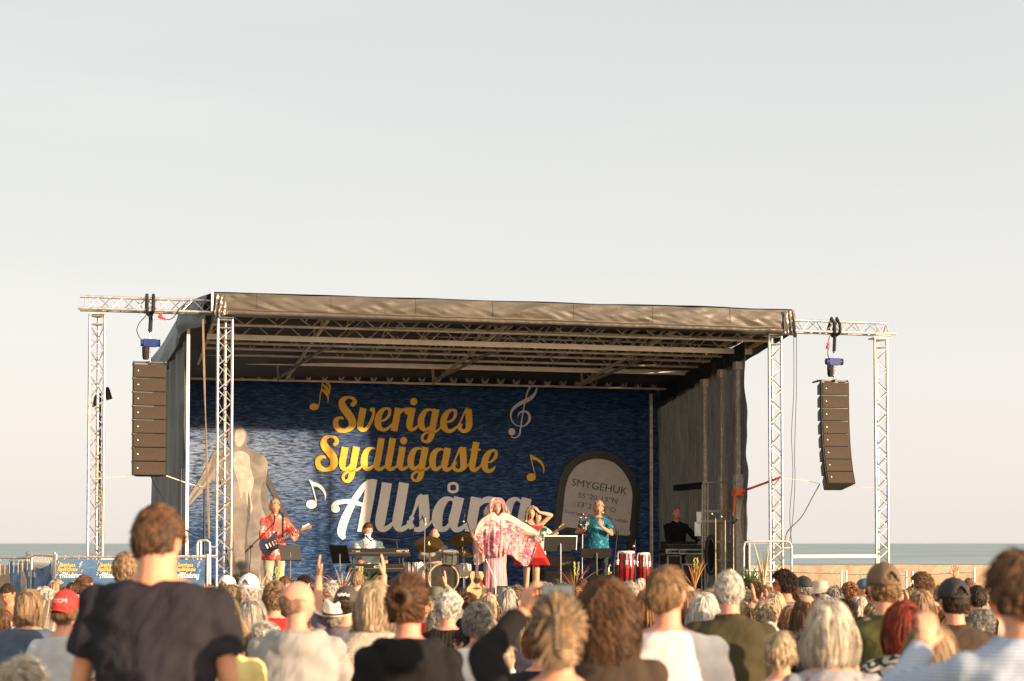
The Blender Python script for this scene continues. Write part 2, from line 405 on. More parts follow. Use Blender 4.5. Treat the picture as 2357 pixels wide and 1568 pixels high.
# roof sheet + side valances
ltop = [(uL + .02, -.25, zLt), (-5.85, .9, zLt - .10), (-5.88, 1.3, 5.80), (-6.25, 4.8, 5.42), (-6.05, 6.8, 5.28), (-5.45, 7.9, 5.22)]
rtop = [(uR - .02, -.25, zRt), (uR - .02, 1.2, 5.98), (uR, 2.4, 5.86), (uR, 5, 5.6), (uR - .05, 7, 5.38), (uR - .1, 7.9, 5.25)]
def poly(pts, t):
    t = max(0, min(.99999, t)) * (len(pts) - 1); i = int(t); k = t - i
    return Vector(pts[i]).lerp(Vector(pts[i + 1]), k)
def rf(a, b):
    p = poly(ltop, b).lerp(poly(rtop, b), a); p.z += .10 * math.sin(a * math.pi) * min(1, b * 4) + .02 * nn(p.x, p.y * 2); return p
m = MB(); m.grid(80, 40, rf); m.build('roof_sheet', TARP_IN, stg)
m = MB(); m.grid(80, 40, lambda a, b: rf(a, b) + Vector((0, 0, .02))); m.build('roof_top', TARP, stg)
WALLT = mat('blue_grey_tarpaulin', (.10, .12, .135, 1), .5, 0, .3, 3, .5, 5)
m = MB()
def lv(a, b):
    p = poly(ltop, .03 + .97 * a); p.z -= b * (.50 + .06 * nn(a * 12, 1)) - .01; p.x -= .03 + .05 * nn(a * 9, b * 3) + .05 * math.sin(b * 3); return p
m.grid(80, 12, lv); m.build('side_valance', WALLT, stg)
m = MB(); m.grid(80, 12, lambda a, b: poly(rtop, .03 + .97 * a) + Vector((.02 + .04 * nn(a * 9, b * 3), 0, -b * .42))); m.build('side_valance', TARP, stg)
# side mesh walls
def mesh_mat(name, c1, c2, alpha, trl):
    t = NT(name); st_ = t.noise(t.coord((14, 14, .7)), 2, 6); sp = t.noise(t.coord((1, 1, 1)), 55, 2)
    col = t.mix(.5, t.ramp(st_, [(.3, c1), (.7, c2)]), t.ramp(sp, [(.35, c1), (.7, c2)]))
    t.set(.85, 0, .2, col); t.bump(st_, .6, .03)
    tr = t.n('ShaderNodeBsdfTransparent'); tl = t.n('ShaderNodeBsdfTranslucent'); t.l(col, tl.inputs[0])
    m1 = t.n('ShaderNodeMixShader'); m1.inputs[0].default_value = trl; t.l(t.b.outputs[0], m1.inputs[1]); t.l(tl.outputs[0], m1.inputs[2])
    m2 = t.n('ShaderNodeMixShader'); m2.inputs[0].default_value = alpha; t.l(m1.outputs[0], m2.inputs[1]); t.l(tr.outputs[0], m2.inputs[2]); t.l(m2.outputs[0], t.o.inputs['Surface'])
    return t.m
MESH_L = mesh_mat('blue_grey_wind_net', (.07, .085, .10, 1), (.13, .155, .17, 1), .03, .25)
MESH_R = mesh_mat('green_black_wind_net', (.022, .024, .019, 1), (.16, .16, .135, 1), .02, .09)
lw = [(-5.76, .95, 0), (-5.98, 2.6, 0), (-6.22, 4.8, 0), (-6.05, 6.6, 0), (-5.42, 7.7, 0)]
m = MB(); m.grid(150, 30, lambda a, b: poly(lw, a) + Vector((-.035 * math.sin(a * 60 + 3 * nn(a * 4, b * 2)) - .03 * nn(a * 20, b * 2), 0, FZ + .25 + (poly(ltop, .35 + .65 * a).z - .45 - FZ - .25) * b)))
m.build('side_net', MESH_L, stg)
def rw(a, b):
    v = 1.2 + 6.5 * a; z = .75 + (4.85 - .35 * a) * b
    edge = max(0, 1 - a * 14)
    bil = .30 * math.sin(min(1, max(0, (a - .35) / .65)) * math.pi) * (1 - (2 * b - .9) ** 2 * .5)
    u = 5.07 + .36 * a + bil * .35 + .055 * math.sin(v * 9 + nn(v, z) * 2) + .02 * nn(v * 9, z * 2)
    v += edge * .12 * nn(3.3, z * 2.2, 4) - edge * .08 * math.sin(b * 3.1)
    return (u, v, z)
m = MB(); m.grid(170, 50, rw); m.build('side_net', MESH_R, stg)
# dark header band over the right net and black drape piece
m = MB(); m.grid(30, 4, lambda a, b: (5.02 + .38 * a, 1.2 + 6.4 * a, 5.72 - .35 * b - .35 * a)); m.build('header_band', BLACK_CLOTH, stg)
m = MB().box((5.20, 5.0, 2.98), (.04, 1.9, .14)); m.build('dark_strap_band', BLACK_CLOTH, stg, smooth=False)
# roof girders
ROOFM = mat('painted_roof_steel', (.82, .72, .58, 1), .5, .1, .15, 4, .1, 40)
ROOFD = mat('roof_truss_steel', (.60, .52, .42, 1), .5, .2, .25, 5)
def girder(v, py, h, kind, n=40):
    z = zsc(1200, py, v); a, b = Vector((-5.35, v, z)), Vector((5.45, v, z - .0))
    m = MB()
    if kind == 'flat': m.bar(a, b, .05, .10)
    elif kind == 'tube': m.tube([a, b], .028, 10)
    else:
        m.tube([a, b], .026, 8); m.tube([a + Vector((0, .22, .02)), b + Vector((0, .22, .02))], .026, 8)
    top = Vector((0, .10, h)); m.tube([a + top, b + top], .024, 8); m.build('roof_girder', ROOFM if kind == 'flat' else ROOFD, stg)
    m = MB(); lattice(m, a, b, (0, 0, 0), top, n, .012)
    if kind == 'twin': lattice(m, a, b, (0, .22, .02), top, n, .012); lattice(m, a, b, (0, 0, 0), (0, .22, .02), n, .010)
    m.build('girder_lattice', ROOFD, stg)
girder(.75, 768, .24, 'tube', 36); girder(2.7, 808, .26, 'tube', 38); girder(4.4, 834, .28, 'tube', 38); girder(1.9, 795, .28, 'flat', 36); girder(3.5, 820, .30, 'twin', 44); girder(5.4, 849, .30, 'flat', 40)
girder(6.95, 888, .36, 'twin', 60)
for i, u in enumerate((-5.3, -3.3, 0.0, 3.3, 5.4)):
    m = MB(); z0, z1 = 5.78, 5.33
    a, b = Vector((u, .3, z0)), Vector((u, 7.2, z1)); up = Vector((0, 0, .27))
    m.bar(a, b, .05, .06); m.bar(a + up, b + up * .6, .05, .05)
    for k in range(12):
        q, w = a.lerp(b, k / 12), a.lerp(b, (k + 1) / 12); m.bar(q + (up * .9 if k % 2 else Vector()), w + (Vector() if k % 2 else up * .9), .03, .03)
    m.build('rafter', ROOFD, stg)
    if 0 < i < 4:
        m = MB(); m.bar((u + .75, 1.2, 5.80), (u - .35, 5.5, 5.20), .035, .05); m.bar((u - .35, 5.5, 5.12), (u - .35, 5.6, 5.5), .05, .05); m.build('folding_arm', mat('folding_arm_steel', (.26, .22, .18, 1), .5, .2), stg)
m = MB()
for i in range(28): u = -5.2 + 10.5 * i / 27; m.bar((u, .2, 5.98 - .02 * (i % 2)), (u + .5 * (-1) ** i, 7.3, 5.50), .02, .02)
m.build('roof_battens', ROOFD, stg)
# posts
def post(px, v, z0, z1, w, name='corner_post', mt=ALU, rnd_=False):
    u = usc(px, v); m = MB()
    if rnd_: m.tube([(u, v, z0), (u, v, z1)], w / 2, 12)
    else: m.box((u, v, (z0 + z1) / 2), (w, w, z1 - z0))
    m.build(name, mt, stg, smooth=rnd_); return u
POSTM = mat('worn_post_aluminium', (.50, .45, .38, 1), .5, .35, .35, 12, .4, 90)
post(430, .95, FZ, 5.75, .055, mt=WHITE); post(1499, 7.35, FZ, 5.2, .07, mt=POSTM)
for px, v, w in ((1623, 3.95, .075), (1663, 2.75, .07), (1700, 1.7, .08)):
    u = post(px, v, 3.0, zsc(px, {1623: 882, 1663: 860, 1700: 842}[px], v), w, mt=POSTM); post(px + .3, v + .02, FZ, 3.12, w * 2.0 if px > 1650 else w * 1.2, 'telescopic_leg', POSTM)
    MB().box((u, v, zsc(px, {1623: 882, 1663: 860, 1700: 842}[px], v)), (.14, .18, .16)).build('post_bracket', ROOFD, stg, smooth=False)
post(424, 1.3, .4, 3.1, .12, 'telescopic_leg', WHITE)
# aluminium gate frame folded up against the posts
fr = thing('ramp_frame', 'folded aluminium ramp frame standing against the right side net', 'frame', (usc(1645, 2.5), 2.5, FZ))
def ptl(px, py, v, o): q = onv(px, py, v); return Vector((q.x, q.y, q.z)) - o
o_ = Vector((usc(1645, 2.5), 2.5, FZ))
m = MB(); m.tube([ptl(1617, 1300, 2.4, o_), ptl(1617, 1118, 2.4, o_), ptl(1619, 1112, 2.4, o_), ptl(1675, 1110, 2.4, o_), ptl(1681, 1118, 2.4, o_), ptl(1682, 1232, 2.4, o_)], .022, 8); m.build('outer_tube', ALU_DULL, fr)
m = MB()
for y in (1177, 1200, 1247, 1290): m.bar(ptl(1614, y, 2.4, o_), ptl(1700, y, 2.4, o_), .03, .05)
m.build('rung', ALU_DULL, fr)
m = MB()
for x in (1628,): m.bar(ptl(x, 1110, 2.42, o_), ptl(x, 1340, 2.42, o_), .03, .05)
m.build('inner_bar', ALU_DULL, fr)
for i, (x, y, w, h) in enumerate(((1609, 1192, .10, .24), (1606, 1218, .13, .28))):
    q = ptl(x, y, 2.35, o_); MB().box(q, (w, .004, h)).build('paper_sheet', mat('paper', (.75, .73, .70, 1), .7), fr, smooth=False)
q = ptl(1667, 1165, 2.3, o_); MB().box(q, (.05, .01, .08)).build('red_sticker', RED_PLASTIC, fr, smooth=False)

# stage steps handrails
def handrail(name, label, pts, r=.021, extra=()):
    b = onv(*pts[0]); th = thing(name, label, 'handrail', (b.x, b.y, 0))
    o = Vector((b.x, b.y, 0)); m = MB(); m.tube([onv(*p) - o for p in pts], r, 8); m.build('rail', ALU, th)
    m = MB()
    for a, c in extra:
        a, c = onv(*a) - o, onv(*c) - o; m.tube([a, c], r, 8)
    m.build('upright', ALU, th); return th
v_ = -.35
handrail('handrail', 'tubular aluminium handrail of the stage stairs right of the curtain', [(1712, 1345, v_), (1712, 1258, v_), (1715, 1249, v_), (1722, 1246.5, v_), (1812, 1246.5, v_), (1819, 1251, v_), (1822, 1260, v_), (1822, 1345, v_)],
         extra=[((1724, 1250, v_ + .02), (1724, 1350, v_ + .02)), ((1772, 1248, v_), (1772, 1350, v_)), ((1713, 1314, v_), (1790, 1314, v_)), ((1724, 1340, v_), (1822, 1340, v_)), ((1800, 1262, v_), (1822, 1262, v_))])
handrail('handrail', 'tubular aluminium handrail of the stairs beside the blue banner fence', [(454, 1300, v_), (454, 1253, v_), (457, 1246, v_), (463, 1244, v_), (476, 1244, v_), (482, 1249, v_), (483, 1256, v_), (483, 1345, v_)],
         extra=[((462, 1247, v_ + .02), (462, 1300, v_ + .02)), ((466, 1283, v_), (500, 1281, v_)), ((484, 1259, v_), (500, 1260, v_))])
def cross(name, label, x0, y0, x1, y1, v, h, mt):
    a, b = onv(x0, y0, v), onv(x1, y1, v); m = MB(); m.bar((0, 0, 0), b - a, .04, h); m2 = MB()
    single(name, m, mt, label, 'crossbar', a, smooth=False)
cross('crossbar', 'white horizontal crossbar between the two right towers in front of sea', 1823, 1281, 2017, 1280, -.15, .055, WHITE)
cross('crossbar', 'white horizontal crossbar between left towers behind the banner fence', 232, 1285, 500, 1281, -.15, .05, WHITE)
# ---------------------------------------------------------------- backdrop banner with print
BV = 7.6
bL, bR = usc(432, BV), usc(1522, BV); zT = zsc(1000, 868, BV); zB = FZ + .02
def sea_print(name, k=1.0, contrast=1.0, sunlit_foam=True):
    t = NT(name)
    warp = t.noise(t.coord((1.1, 1, 5)), 1.4, 4)
    f = t.noise(t.coord((1.0, 1, 6.0), (0, R(3), 0)), 6.4 * k, 9, .6)
    big = t.noise(t.coord((.35, 1, .8)), 1.0 * k, 4)
    c = t.coord(); s = t.n('ShaderNodeSeparateXYZ'); t.l(c, s.inputs[0])
    base = t.ramp(f, [(.30, (.004, .016, .050, 1)), (.48, (.011, .042, .128, 1)), (.60, (.042, .10, .235, 1)), (.74, (.13, .22, .37, 1))])
    if sunlit_foam:
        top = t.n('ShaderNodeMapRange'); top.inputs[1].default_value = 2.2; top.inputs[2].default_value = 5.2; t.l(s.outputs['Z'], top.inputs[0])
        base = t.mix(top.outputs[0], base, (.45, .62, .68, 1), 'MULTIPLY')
        # pale printed water at upper left, the sun patch painted into its colour
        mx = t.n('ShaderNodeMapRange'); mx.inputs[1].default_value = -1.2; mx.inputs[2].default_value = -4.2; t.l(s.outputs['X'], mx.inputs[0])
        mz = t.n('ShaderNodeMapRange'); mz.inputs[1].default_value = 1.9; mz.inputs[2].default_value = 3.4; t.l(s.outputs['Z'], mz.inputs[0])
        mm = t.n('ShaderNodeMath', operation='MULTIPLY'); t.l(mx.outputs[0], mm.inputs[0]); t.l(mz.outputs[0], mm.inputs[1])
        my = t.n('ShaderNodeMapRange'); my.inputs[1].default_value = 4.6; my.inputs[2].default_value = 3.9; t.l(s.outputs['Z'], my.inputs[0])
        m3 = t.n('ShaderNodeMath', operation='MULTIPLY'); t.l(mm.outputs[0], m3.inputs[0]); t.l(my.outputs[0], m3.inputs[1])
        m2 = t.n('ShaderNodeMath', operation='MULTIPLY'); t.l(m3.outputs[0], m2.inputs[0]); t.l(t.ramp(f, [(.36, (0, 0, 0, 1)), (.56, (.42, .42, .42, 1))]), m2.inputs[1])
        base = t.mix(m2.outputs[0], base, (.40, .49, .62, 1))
    else:
        base = t.mix(.55, base, t.ramp(big, [(.3, (.03, .10, .26, 1)), (.7, (.30, .48, .62, 1))]))
    t.set(.6, 0, .18, base); t.bump(t.noise(t.coord((.6, 1, .5)), 1.2, 5, .5), .35, .08)
    return t.m
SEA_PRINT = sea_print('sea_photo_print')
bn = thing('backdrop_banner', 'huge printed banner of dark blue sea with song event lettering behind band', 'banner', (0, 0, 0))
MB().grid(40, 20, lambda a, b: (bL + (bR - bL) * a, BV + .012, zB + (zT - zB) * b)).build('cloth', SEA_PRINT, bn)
m = MB()
for i in range(24):
    u = bL + .2 + (bR - bL - .4) * i / 23; m.tube([(u, BV - .01, zT - .02), (u, BV - .15, zT + .18)], .006, 5)
m.build('tie', CABLE, bn)

def smooth(pts, k=7):
    out = []; n = len(pts)
    for i in range(n - 1):
        p0, p1, p2, p3 = pts[max(0, i - 1)], pts[i], pts[i + 1], pts[min(n - 1, i + 2)]
        for j in range(k):
            t = j / k; t2, t3 = t * t, t * t * t
            out.append(tuple(.5 * ((2 * b) + (-a + c) * t + (2 * a - 5 * b + 4 * c - d) * t2 + (-a + 3 * b - 3 * c + d) * t3) for a, b, c, d in zip(p0, p1, p2, p3)))
    out.append(pts[-1]); return out
# every stroke: (zoom frame, colour, points (x, y, width)) ; discs: (zoom frame, colour, x, y, rx, ry)
FR = {'A': (1300, 1550, 3.626), 'B': (1230, 1720, 2.946), 'C': (1300, 1880, 2.678), 'D': (1980, 1540, 3.92), 'E': (1200, 1520, 2.907)}
K = [
('A', 'g', [(395,262,30),(425,235,55),(432,200,60),(400,160,46),(345,145,35),(285,160,60),(245,215,95),(265,290,112),(330,380,115),(385,460,112),(395,540,105),(350,600,78),(280,628,57),(205,610,78),(158,550,80),(160,480,75),(205,442,42),(245,442,40),(272,466,6)]),
('A', 'g', [(555,300,97),(540,380,97),(522,470,96),(508,560,95),(535,610,66),(585,608,50),(640,545,48),(685,450,42),(706,370,42),(702,322,42),(685,308,40)]),
('A', 'g', [(800,488,20),(860,475,35),(912,430,42),(938,370,45),(930,320,50),(890,306,34),(830,335,65),(783,410,90),(765,500,97),(780,570,90),(830,612,55),(890,605,50),(950,560,34),(985,515,12)]),
('A', 'g', [(1062,298,97),(1030,470,97),(1000,633,97)]),
('A', 'g', [(1085,380,22),(1125,335,42),(1175,315,42),(1230,312,36)]),
('A', 'g', [(1268,296,95),(1245,420,95),(1225,550,95),(1245,612,55),(1290,604,50),(1335,570,34),(1365,535,12)]),
('A', 'g', [(1562,335,26),(1510,322,38),(1450,350,62),(1405,425,90),(1390,500,97),(1402,570,88),(1440,612,60),(1490,602,42),(1530,555,26)]),
('A', 'g', [(1612,315,97),(1585,450,97),(1556,600,95),(1540,700,88),(1508,765,70),(1460,790,40),(1410,758,40),(1418,700,38),(1465,660,30),(1550,650,30),(1610,638,30),(1660,598,26),(1688,555,12)]),
('A', 'g', [(1750,506,20),(1815,493,35),(1868,450,42),(1892,390,45),(1885,342,50),(1845,330,34),(1785,355,65),(1732,430,90),(1715,520,97),(1735,590,90),(1785,632,55),(1845,624,50),(1900,582,34),(1935,540,12)]),
('A', 'g', [(1925,565,20),(1975,470,24),(2020,370,28),(2050,320,34),(2078,316,40)]),
('A', 'g', [(2078,316,96),(2086,430,96),(2088,540,94),(2068,605,75),(2015,637,52),(1960,605,58),(1945,560,50)]),
('B', 'g', [(305,182,20),(335,160,45),(345,128,45),(322,92,40),(270,80,28),(215,95,50),(190,145,75),(210,205,92),(262,265,92),(303,330,92),(310,400,88),(280,450,65),(215,470,44),(150,450,62),(122,400,62),(128,345,58),(165,318,36),(200,322,30),(216,340,6)]),
('B', 'g', [(443,203,82),(425,300,80),(408,400,78),(425,458,52),(465,460,40),(500,425,30),(530,380,20)]),
('B', 'g', [(577,202,82),(550,340,80),(528,470,76),(512,550,66),(482,598,50),(440,602,30),(417,562,34),(435,520,30),(480,495,26),(560,477,26),(605,458,26),(645,415,12)]),
('B', 'g', [(800,222,20),(752,215,30),(703,245,60),(672,312,76),(667,395,80),(690,450,60),(730,458,45),(785,415,26)]),
('B', 'g', [(870,97,78),(845,260,77),(815,415,76),(830,460,46),(870,457,40),(910,430,26),(935,395,10)]),
('B', 'g', [(1004,97,78),(978,260,77),(950,415,76),(965,460,46),(1005,457,40),(1050,428,26),(1072,395,10)]),
('B', 'g', [(1120,198,78),(1100,320,77),(1087,405,76),(1102,458,46),(1140,457,38),(1185,428,26),(1212,390,10)]),
('B', 'g', [(1357,228,20),(1308,217,30),(1258,240,56),(1226,305,76),(1215,380,78),(1230,440,60),(1270,453,42),(1325,405,24)]),
('B', 'g', [(1391,203,78),(1365,330,78),(1345,450,76),(1332,540,68),(1300,588,50),(1255,594,30),(1232,553,34),(1250,515,30),(1300,487,26),(1375,470,26),(1420,450,26),(1455,412,12)]),
('B', 'g', [(1605,238,20),(1565,227,30),(1512,250,60),(1478,315,76),(1472,390,77),(1490,450,60),(1530,461,44),(1585,415,26)]),
('B', 'g', [(1652,213,80),(1630,330,78),(1612,420,76),(1630,467,50),(1670,462,40),(1712,425,26),(1735,390,10)]),
('B', 'g', [(1690,450,18),(1740,345,20),(1780,255,26),(1800,220,30),(1825,208,34)]),
('B', 'g', [(1827,206,78),(1835,330,80),(1835,420,74),(1812,468,48),(1768,478,36),(1728,455,44),(1716,412,40)]),
('B', 'g', [(1830,465,40),(1875,430,22),(1905,395,8)]),
('B', 'g', [(1988,142,78),(1962,290,77),(1938,420,76),(1950,470,50),(1985,467,40),(2030,432,26),(2050,395,10)]),
('B', 'g', [(1915,233,22),(1980,233,22),(2038,235,22)]),
('B', 'g', [(2115,380,14),(2168,370,28),(2212,322,40),(2222,265,38),(2185,240,30),(2137,270,56),(2095,340,76),(2085,420,78),(2105,472,60),(2150,484,42),(2190,458,34),(2210,422,4)]),
('C', 'w', [(562,112,6),(500,118,44),(435,155,55),(380,225,62),(315,320,68),(262,420,78),(220,510,88),(188,600,92),(176,680,86),(205,738,36)]),
('C', 'w', [(503,112,110),(470,300,112),(432,500,112),(400,668,110)]),
('C', 'w', [(108,440,40),(88,400,46),(110,365,52),(165,345,46),(240,338,44),(330,352,46),(412,378,36)]),
('C', 'w', [(663,138,108),(630,340,108),(590,555,108),(600,632,62),(660,625,54),(715,580,36),(745,535,12)]),
('C', 'w', [(846,138,108),(812,340,108),(775,555,108),(790,632,62),(850,625,54),(900,580,36),(930,530,12)]),
('C', 'w', [(880,600,22),(930,500,24),(970,400,32),(1000,310,44),(1045,272,44)]),
('C', 'w', [(1048,268,112),(1062,430,114),(1062,550,106),(1038,620,75),(980,640,48),(922,605,66),(905,540,60)]),
('C', 'w', [(1070,610,44),(1120,575,26),(1155,525,10)]),
('C', 'w', [(1388,345,26),(1340,308,40),(1272,335,84),(1216,430,110),(1200,540,114),(1226,622,76),(1290,630,52),(1350,560,32)]),
('C', 'w', [(1435,292,110),(1405,430,108),(1375,555,108),(1395,635,64),(1450,632,52),(1515,580,36),(1550,525,12)]),
('C', 'w', [(1418,190,30),(1411,222,30),(1371,236,30),(1331,222,30),(1326,190,30),(1331,158,30),(1371,144,30),(1411,158,30),(1418,190,30)]),
('C', 'w', [(1617,293,110),(1585,480,110),(1550,666,110)]),
('C', 'w', [(1630,400,30),(1700,330,60),(1780,325,80),(1810,400,108),(1775,560,108),(1795,635,62),(1850,625,50),(1915,560,16)]),
('C', 'w', [(2102,345,26),(2050,312,40),(1990,345,80),(1948,440,104),(1935,540,108),(1962,622,72),(2020,625,46),(2085,560,28)]),
('C', 'w', [(2160,303,108),(2125,470,108),(2090,640,106),(2068,760,98),(2030,835,62),(1970,850,40),(1930,800,42),(1965,740,38),(2060,700,32),(2150,670,28)]),
('D', 'p', [(640,-20,16),(655,30,18),(645,90,30),(618,145,44),(555,210,60),(470,255,66),(360,312,52),(280,382,44),(246,470,26),(264,560,18),(320,625,15),(400,648,12),(470,635,20),(530,570,36),(541,490,42),(508,432,36),(450,414,32),(390,435,28),(360,478,15),(358,516,3)]),
('D', 'p', [(640,-20,16),(590,-10,24),(535,60,34),(500,140,24),(465,290,20),(430,480,20),(400,680,20),(385,770,24),(350,815,20),(300,830,15),(250,812,18)]),
('D', 'g', [(627,1405,14),(590,1265,16),(562,1140,14),(552,1072,3)]),
('D', 'g', [(557,1090,8),(588,1140,52),(660,1168,46),(730,1232,40),(763,1310,22),(758,1398,3)]),
('E', 'w', [(190,1415,12),(160,1300,13),(132,1200,12),(108,1153,3)]),
('E', 'w', [(112,1168,8),(150,1208,42),(215,1228,38),(270,1282,30),(295,1342,18),(288,1405,3)]),
('E', 'g', [(218,305,10),(237,170,11),(258,55,11),(268,-5,11)]),
('E', 'g', [(250,108,20),(295,145,36),(325,200,22),(323,262,3)]),
('E', 'g', [(258,48,20),(303,90,36),(333,140,26),(338,175,4)]),
('E', 'g', [(262,-12,20),(308,28,34),(344,75,24),(347,140,4)]),
]
DISC = [('A','g',402,248,32,34),('A','g',682,325,36,32),('A','g',1186,360,34,34),('A','g',1288,206,52,54),('A','g',1970,545,24,26),('B','g',322,168,26,20),('B','g',1133,127,42,45),('B','g',1740,390,20,24),
        ('C','w',112,418,46,40),('C','w',928,518,28,30),('D','p',262,735,54,57),('D','g',567,1448,73,62),('E','w',133,1447,62,50),('E','g',164,313,54,40),('B','g',258,80,4,4)]
def logo(conv, parent, step, mats, skip=(), frames='ABCDE', k=6, base=.004):
    """conv(sx, sy, off) -> point ; every stroke sits a little prouder than the one before"""
    cols = {}
    n = 0
    for fr, col, pts in K:
        if fr not in frames: continue
        key = {'A': 'lettering', 'B': 'lettering', 'C': 'lettering'}.get(fr, 'music_note') + col + fr
        mb = cols.setdefault(key, MB()); x0, y0, s = FR[fr]; sp = smooth(pts, k); off = base + step * (n % 14); n += 1
        vs = []
        for i, (x, y, w) in enumerate(sp):
            a, b = sp[max(0, i - 1)], sp[min(len(sp) - 1, i + 1)]; dx, dy = b[0] - a[0], b[1] - a[1]; L = math.hypot(dx, dy) or 1
            nx, ny = -dy / L * w / 2, dx / L * w / 2
            vs += [conv(x0 + (x + nx) / s, y0 + (y + ny) / s, off), conv(x0 + (x - nx) / s, y0 + (y - ny) / s, off)]
        mb.add(vs, [(2 * i, 2 * i + 1, 2 * i + 3, 2 * i + 2) for i in range(len(sp) - 1)])
    for fr, col, x, y, rx, ry in DISC:
        if fr not in frames: continue
        key = {'A': 'lettering', 'B': 'lettering', 'C': 'lettering'}.get(fr, 'music_note') + col + fr
        mb = cols.setdefault(key, MB()); x0, y0, s = FR[fr]; off = base + step * (n % 14); n += 1
        mb.add([conv(x0 + (x + rx * math.cos(q * math.pi / 12)) / s, y0 + (y + ry * math.sin(q * math.pi / 12)) / s, off) for q in range(24)], [tuple(range(24))])
    for key, mb in cols.items(): mb.build('music_note' if key.startswith('m') else 'lettering', mats[key[-2]], parent, smooth=False)
GOLD = mat('print_gold', (.84, .47, .06, 1), .6, 0, .06, 2, spec=.2); PWHITE = mat('print_white', (.84, .79, .78, 1), .5, 0, .04, 2); PPINK = mat('print_pale_pink', (.62, .54, .53, 1), .5, 0, .04, 2)
def conv_b(sx, sy, off):
    q = onv(sx / 1.7378, sy / 1.7378, BV); return Vector((q.x, BV - off, q.z))
logo(conv_b, bn, .0008, {'g': GOLD, 'w': PWHITE, 'p': PPINK})
def dconv(x, y, off=.004): q = onv(x, y, BV); return Vector((q.x, BV - off, q.z))
# printed bathing figure seen from behind
def zc(x, y): return ((250 + x / 2.0905) / 1.7378, (1600 + y / 2.0905) / 1.7378)
STONE = NT('printed_grey_stone'); v = STONE.coord((1, 1, 1)); f = STONE.noise(v, 2.2, 8, .8); g = STONE.noise(STONE.coord((1.6, 1, .7)), 1.2, 5)
STONE.set(.5, 0, .3, STONE.mix(.5, STONE.ramp(f, [(.35, (.11, .105, .10, 1)), (.5, (.19, .175, .165, 1)), (.66, (.36, .345, .32, 1))]), STONE.ramp(g, [(.3, (.10, .09, .09, 1)), (.6, (.27, .24, .215, 1))]))); STONE = STONE.m
def shape(pts, name, mt, off, k=5, closed=True):
    sp = smooth([(*p, 0) for p in pts + [pts[0]]], k)[:-1]
    mb = MB(); mb.add([dconv(*zc(x, y), off) for x, y, _ in sp], [tuple(range(len(sp)))]); return mb.build(name, mt, bn, smooth=False)
shape([(1690,480),(1712,560),(1730,640),(1790,770),(1850,890),(1905,1000),(1950,1060),(1985,1085),(2010,1095),(2040,1130),(1985,1120),(1950,1110),(1905,1060),(1850,980),(1800,900),(1750,780),(1700,690),(1680,620)], 'printed_arm', mat('printed_dark_stone', (.05, .05, .055, 1), .5, 0, .3, 5), .005)
shape([(1300,430),(1262,440),(1225,520),(1170,620),(1110,720),(1062,800),(1062,880),(1110,830),(1180,760),(1250,670),(1310,600)], 'printed_arm', STONE, .006)
shape([(1400,400),(1330,420),(1285,450),(1290,560),(1330,680),(1360,800),(1375,900),(1352,1020),(1350,1120),(1372,1240),(1395,1400),(1440,1540),(1700,1560),(1695,1400),(1720,1280),(1762,1120),(1768,1000),(1735,900),(1728,800),(1700,700),(1712,600),(1712,520),(1680,468),(1600,430),(1545,405),(1525,330),(1440,330)], 'printed_torso', STONE, .008)
shape([(1385,270),(1400,215),(1450,200),(1505,225),(1540,280),(1545,330),(1525,385),(1480,425),(1420,415),(1385,360)], 'printed_head', STONE, .010)
PL = mat('printed_pale_lime_stain', (.40, .365, .32, 1), .5, 0, .3, 9); PD = mat('printed_stone_shadow', (.09, .08, .078, 1), .5, 0, .25, 7)
shape([(1440,440),(1500,430),(1560,470),(1570,560),(1600,680),(1575,800),(1590,900),(1560,960),(1540,860),(1520,760),(1490,820),(1470,700),(1440,600),(1425,520)], 'printed_back_stain', PL, .0105)
shape([(1450,250),(1500,240),(1528,290),(1520,350),(1490,390),(1455,380),(1440,320)], 'printed_back_stain', PL, .0125)
shape([(1556,760),(1572,880),(1566,1010),(1545,1120),(1556,1290),(1560,1540),(1530,1540),(1525,1290),(1532,1120),(1545,1000),(1548,880)], 'printed_shadow_line', PD, .0125)
shape([(1352,1030),(1400,1060),(1430,1180),(1440,1320),(1465,1450),(1475,1545),(1440,1540),(1395,1400),(1372,1240),(1350,1120)], 'printed_shadow_line', PD, .0115)
PM = mat('printed_stone_half_shade', (.135, .12, .11, 1), .5, 0, .3, 8)
shape([(1300,560),(1340,560),(1385,640),(1410,780),(1420,900),(1400,1020),(1385,1100),(1360,1080),(1360,960),(1368,860),(1345,760),(1315,660)], 'printed_shadow_line', PM, .0095)
shape([(1700,560),(1690,640),(1660,760),(1665,880),(1700,980),(1715,1080),(1690,1200),(1660,1330),(1650,1540),(1695,1540),(1693,1400),(1715,1280),(1755,1120),(1762,1000),(1730,900),(1722,800),(1698,700)], 'printed_shadow_line', PM, .0095)
shape([(1395,260),(1420,230),(1440,300),(1440,380),(1425,405),(1392,355)], 'printed_shadow_line', PM, .0115)
shape([(1290,450),(1350,430),(1420,450),(1400,500),(1330,490),(1295,520)], 'printed_shadow_line', PM, .0098)
shape([(1262,450),(1285,470),(1270,560),(1220,650),(1150,750),(1090,830),(1064,868),(1064,840),(1120,760),(1180,680),(1230,580)], 'printed_shadow_line', PM, .0075)
shape([(1448,215),(1455,196),(1468,192),(1480,205),(1486,222),(1468,216)], 'printed_hair_knot', PD, .0125)
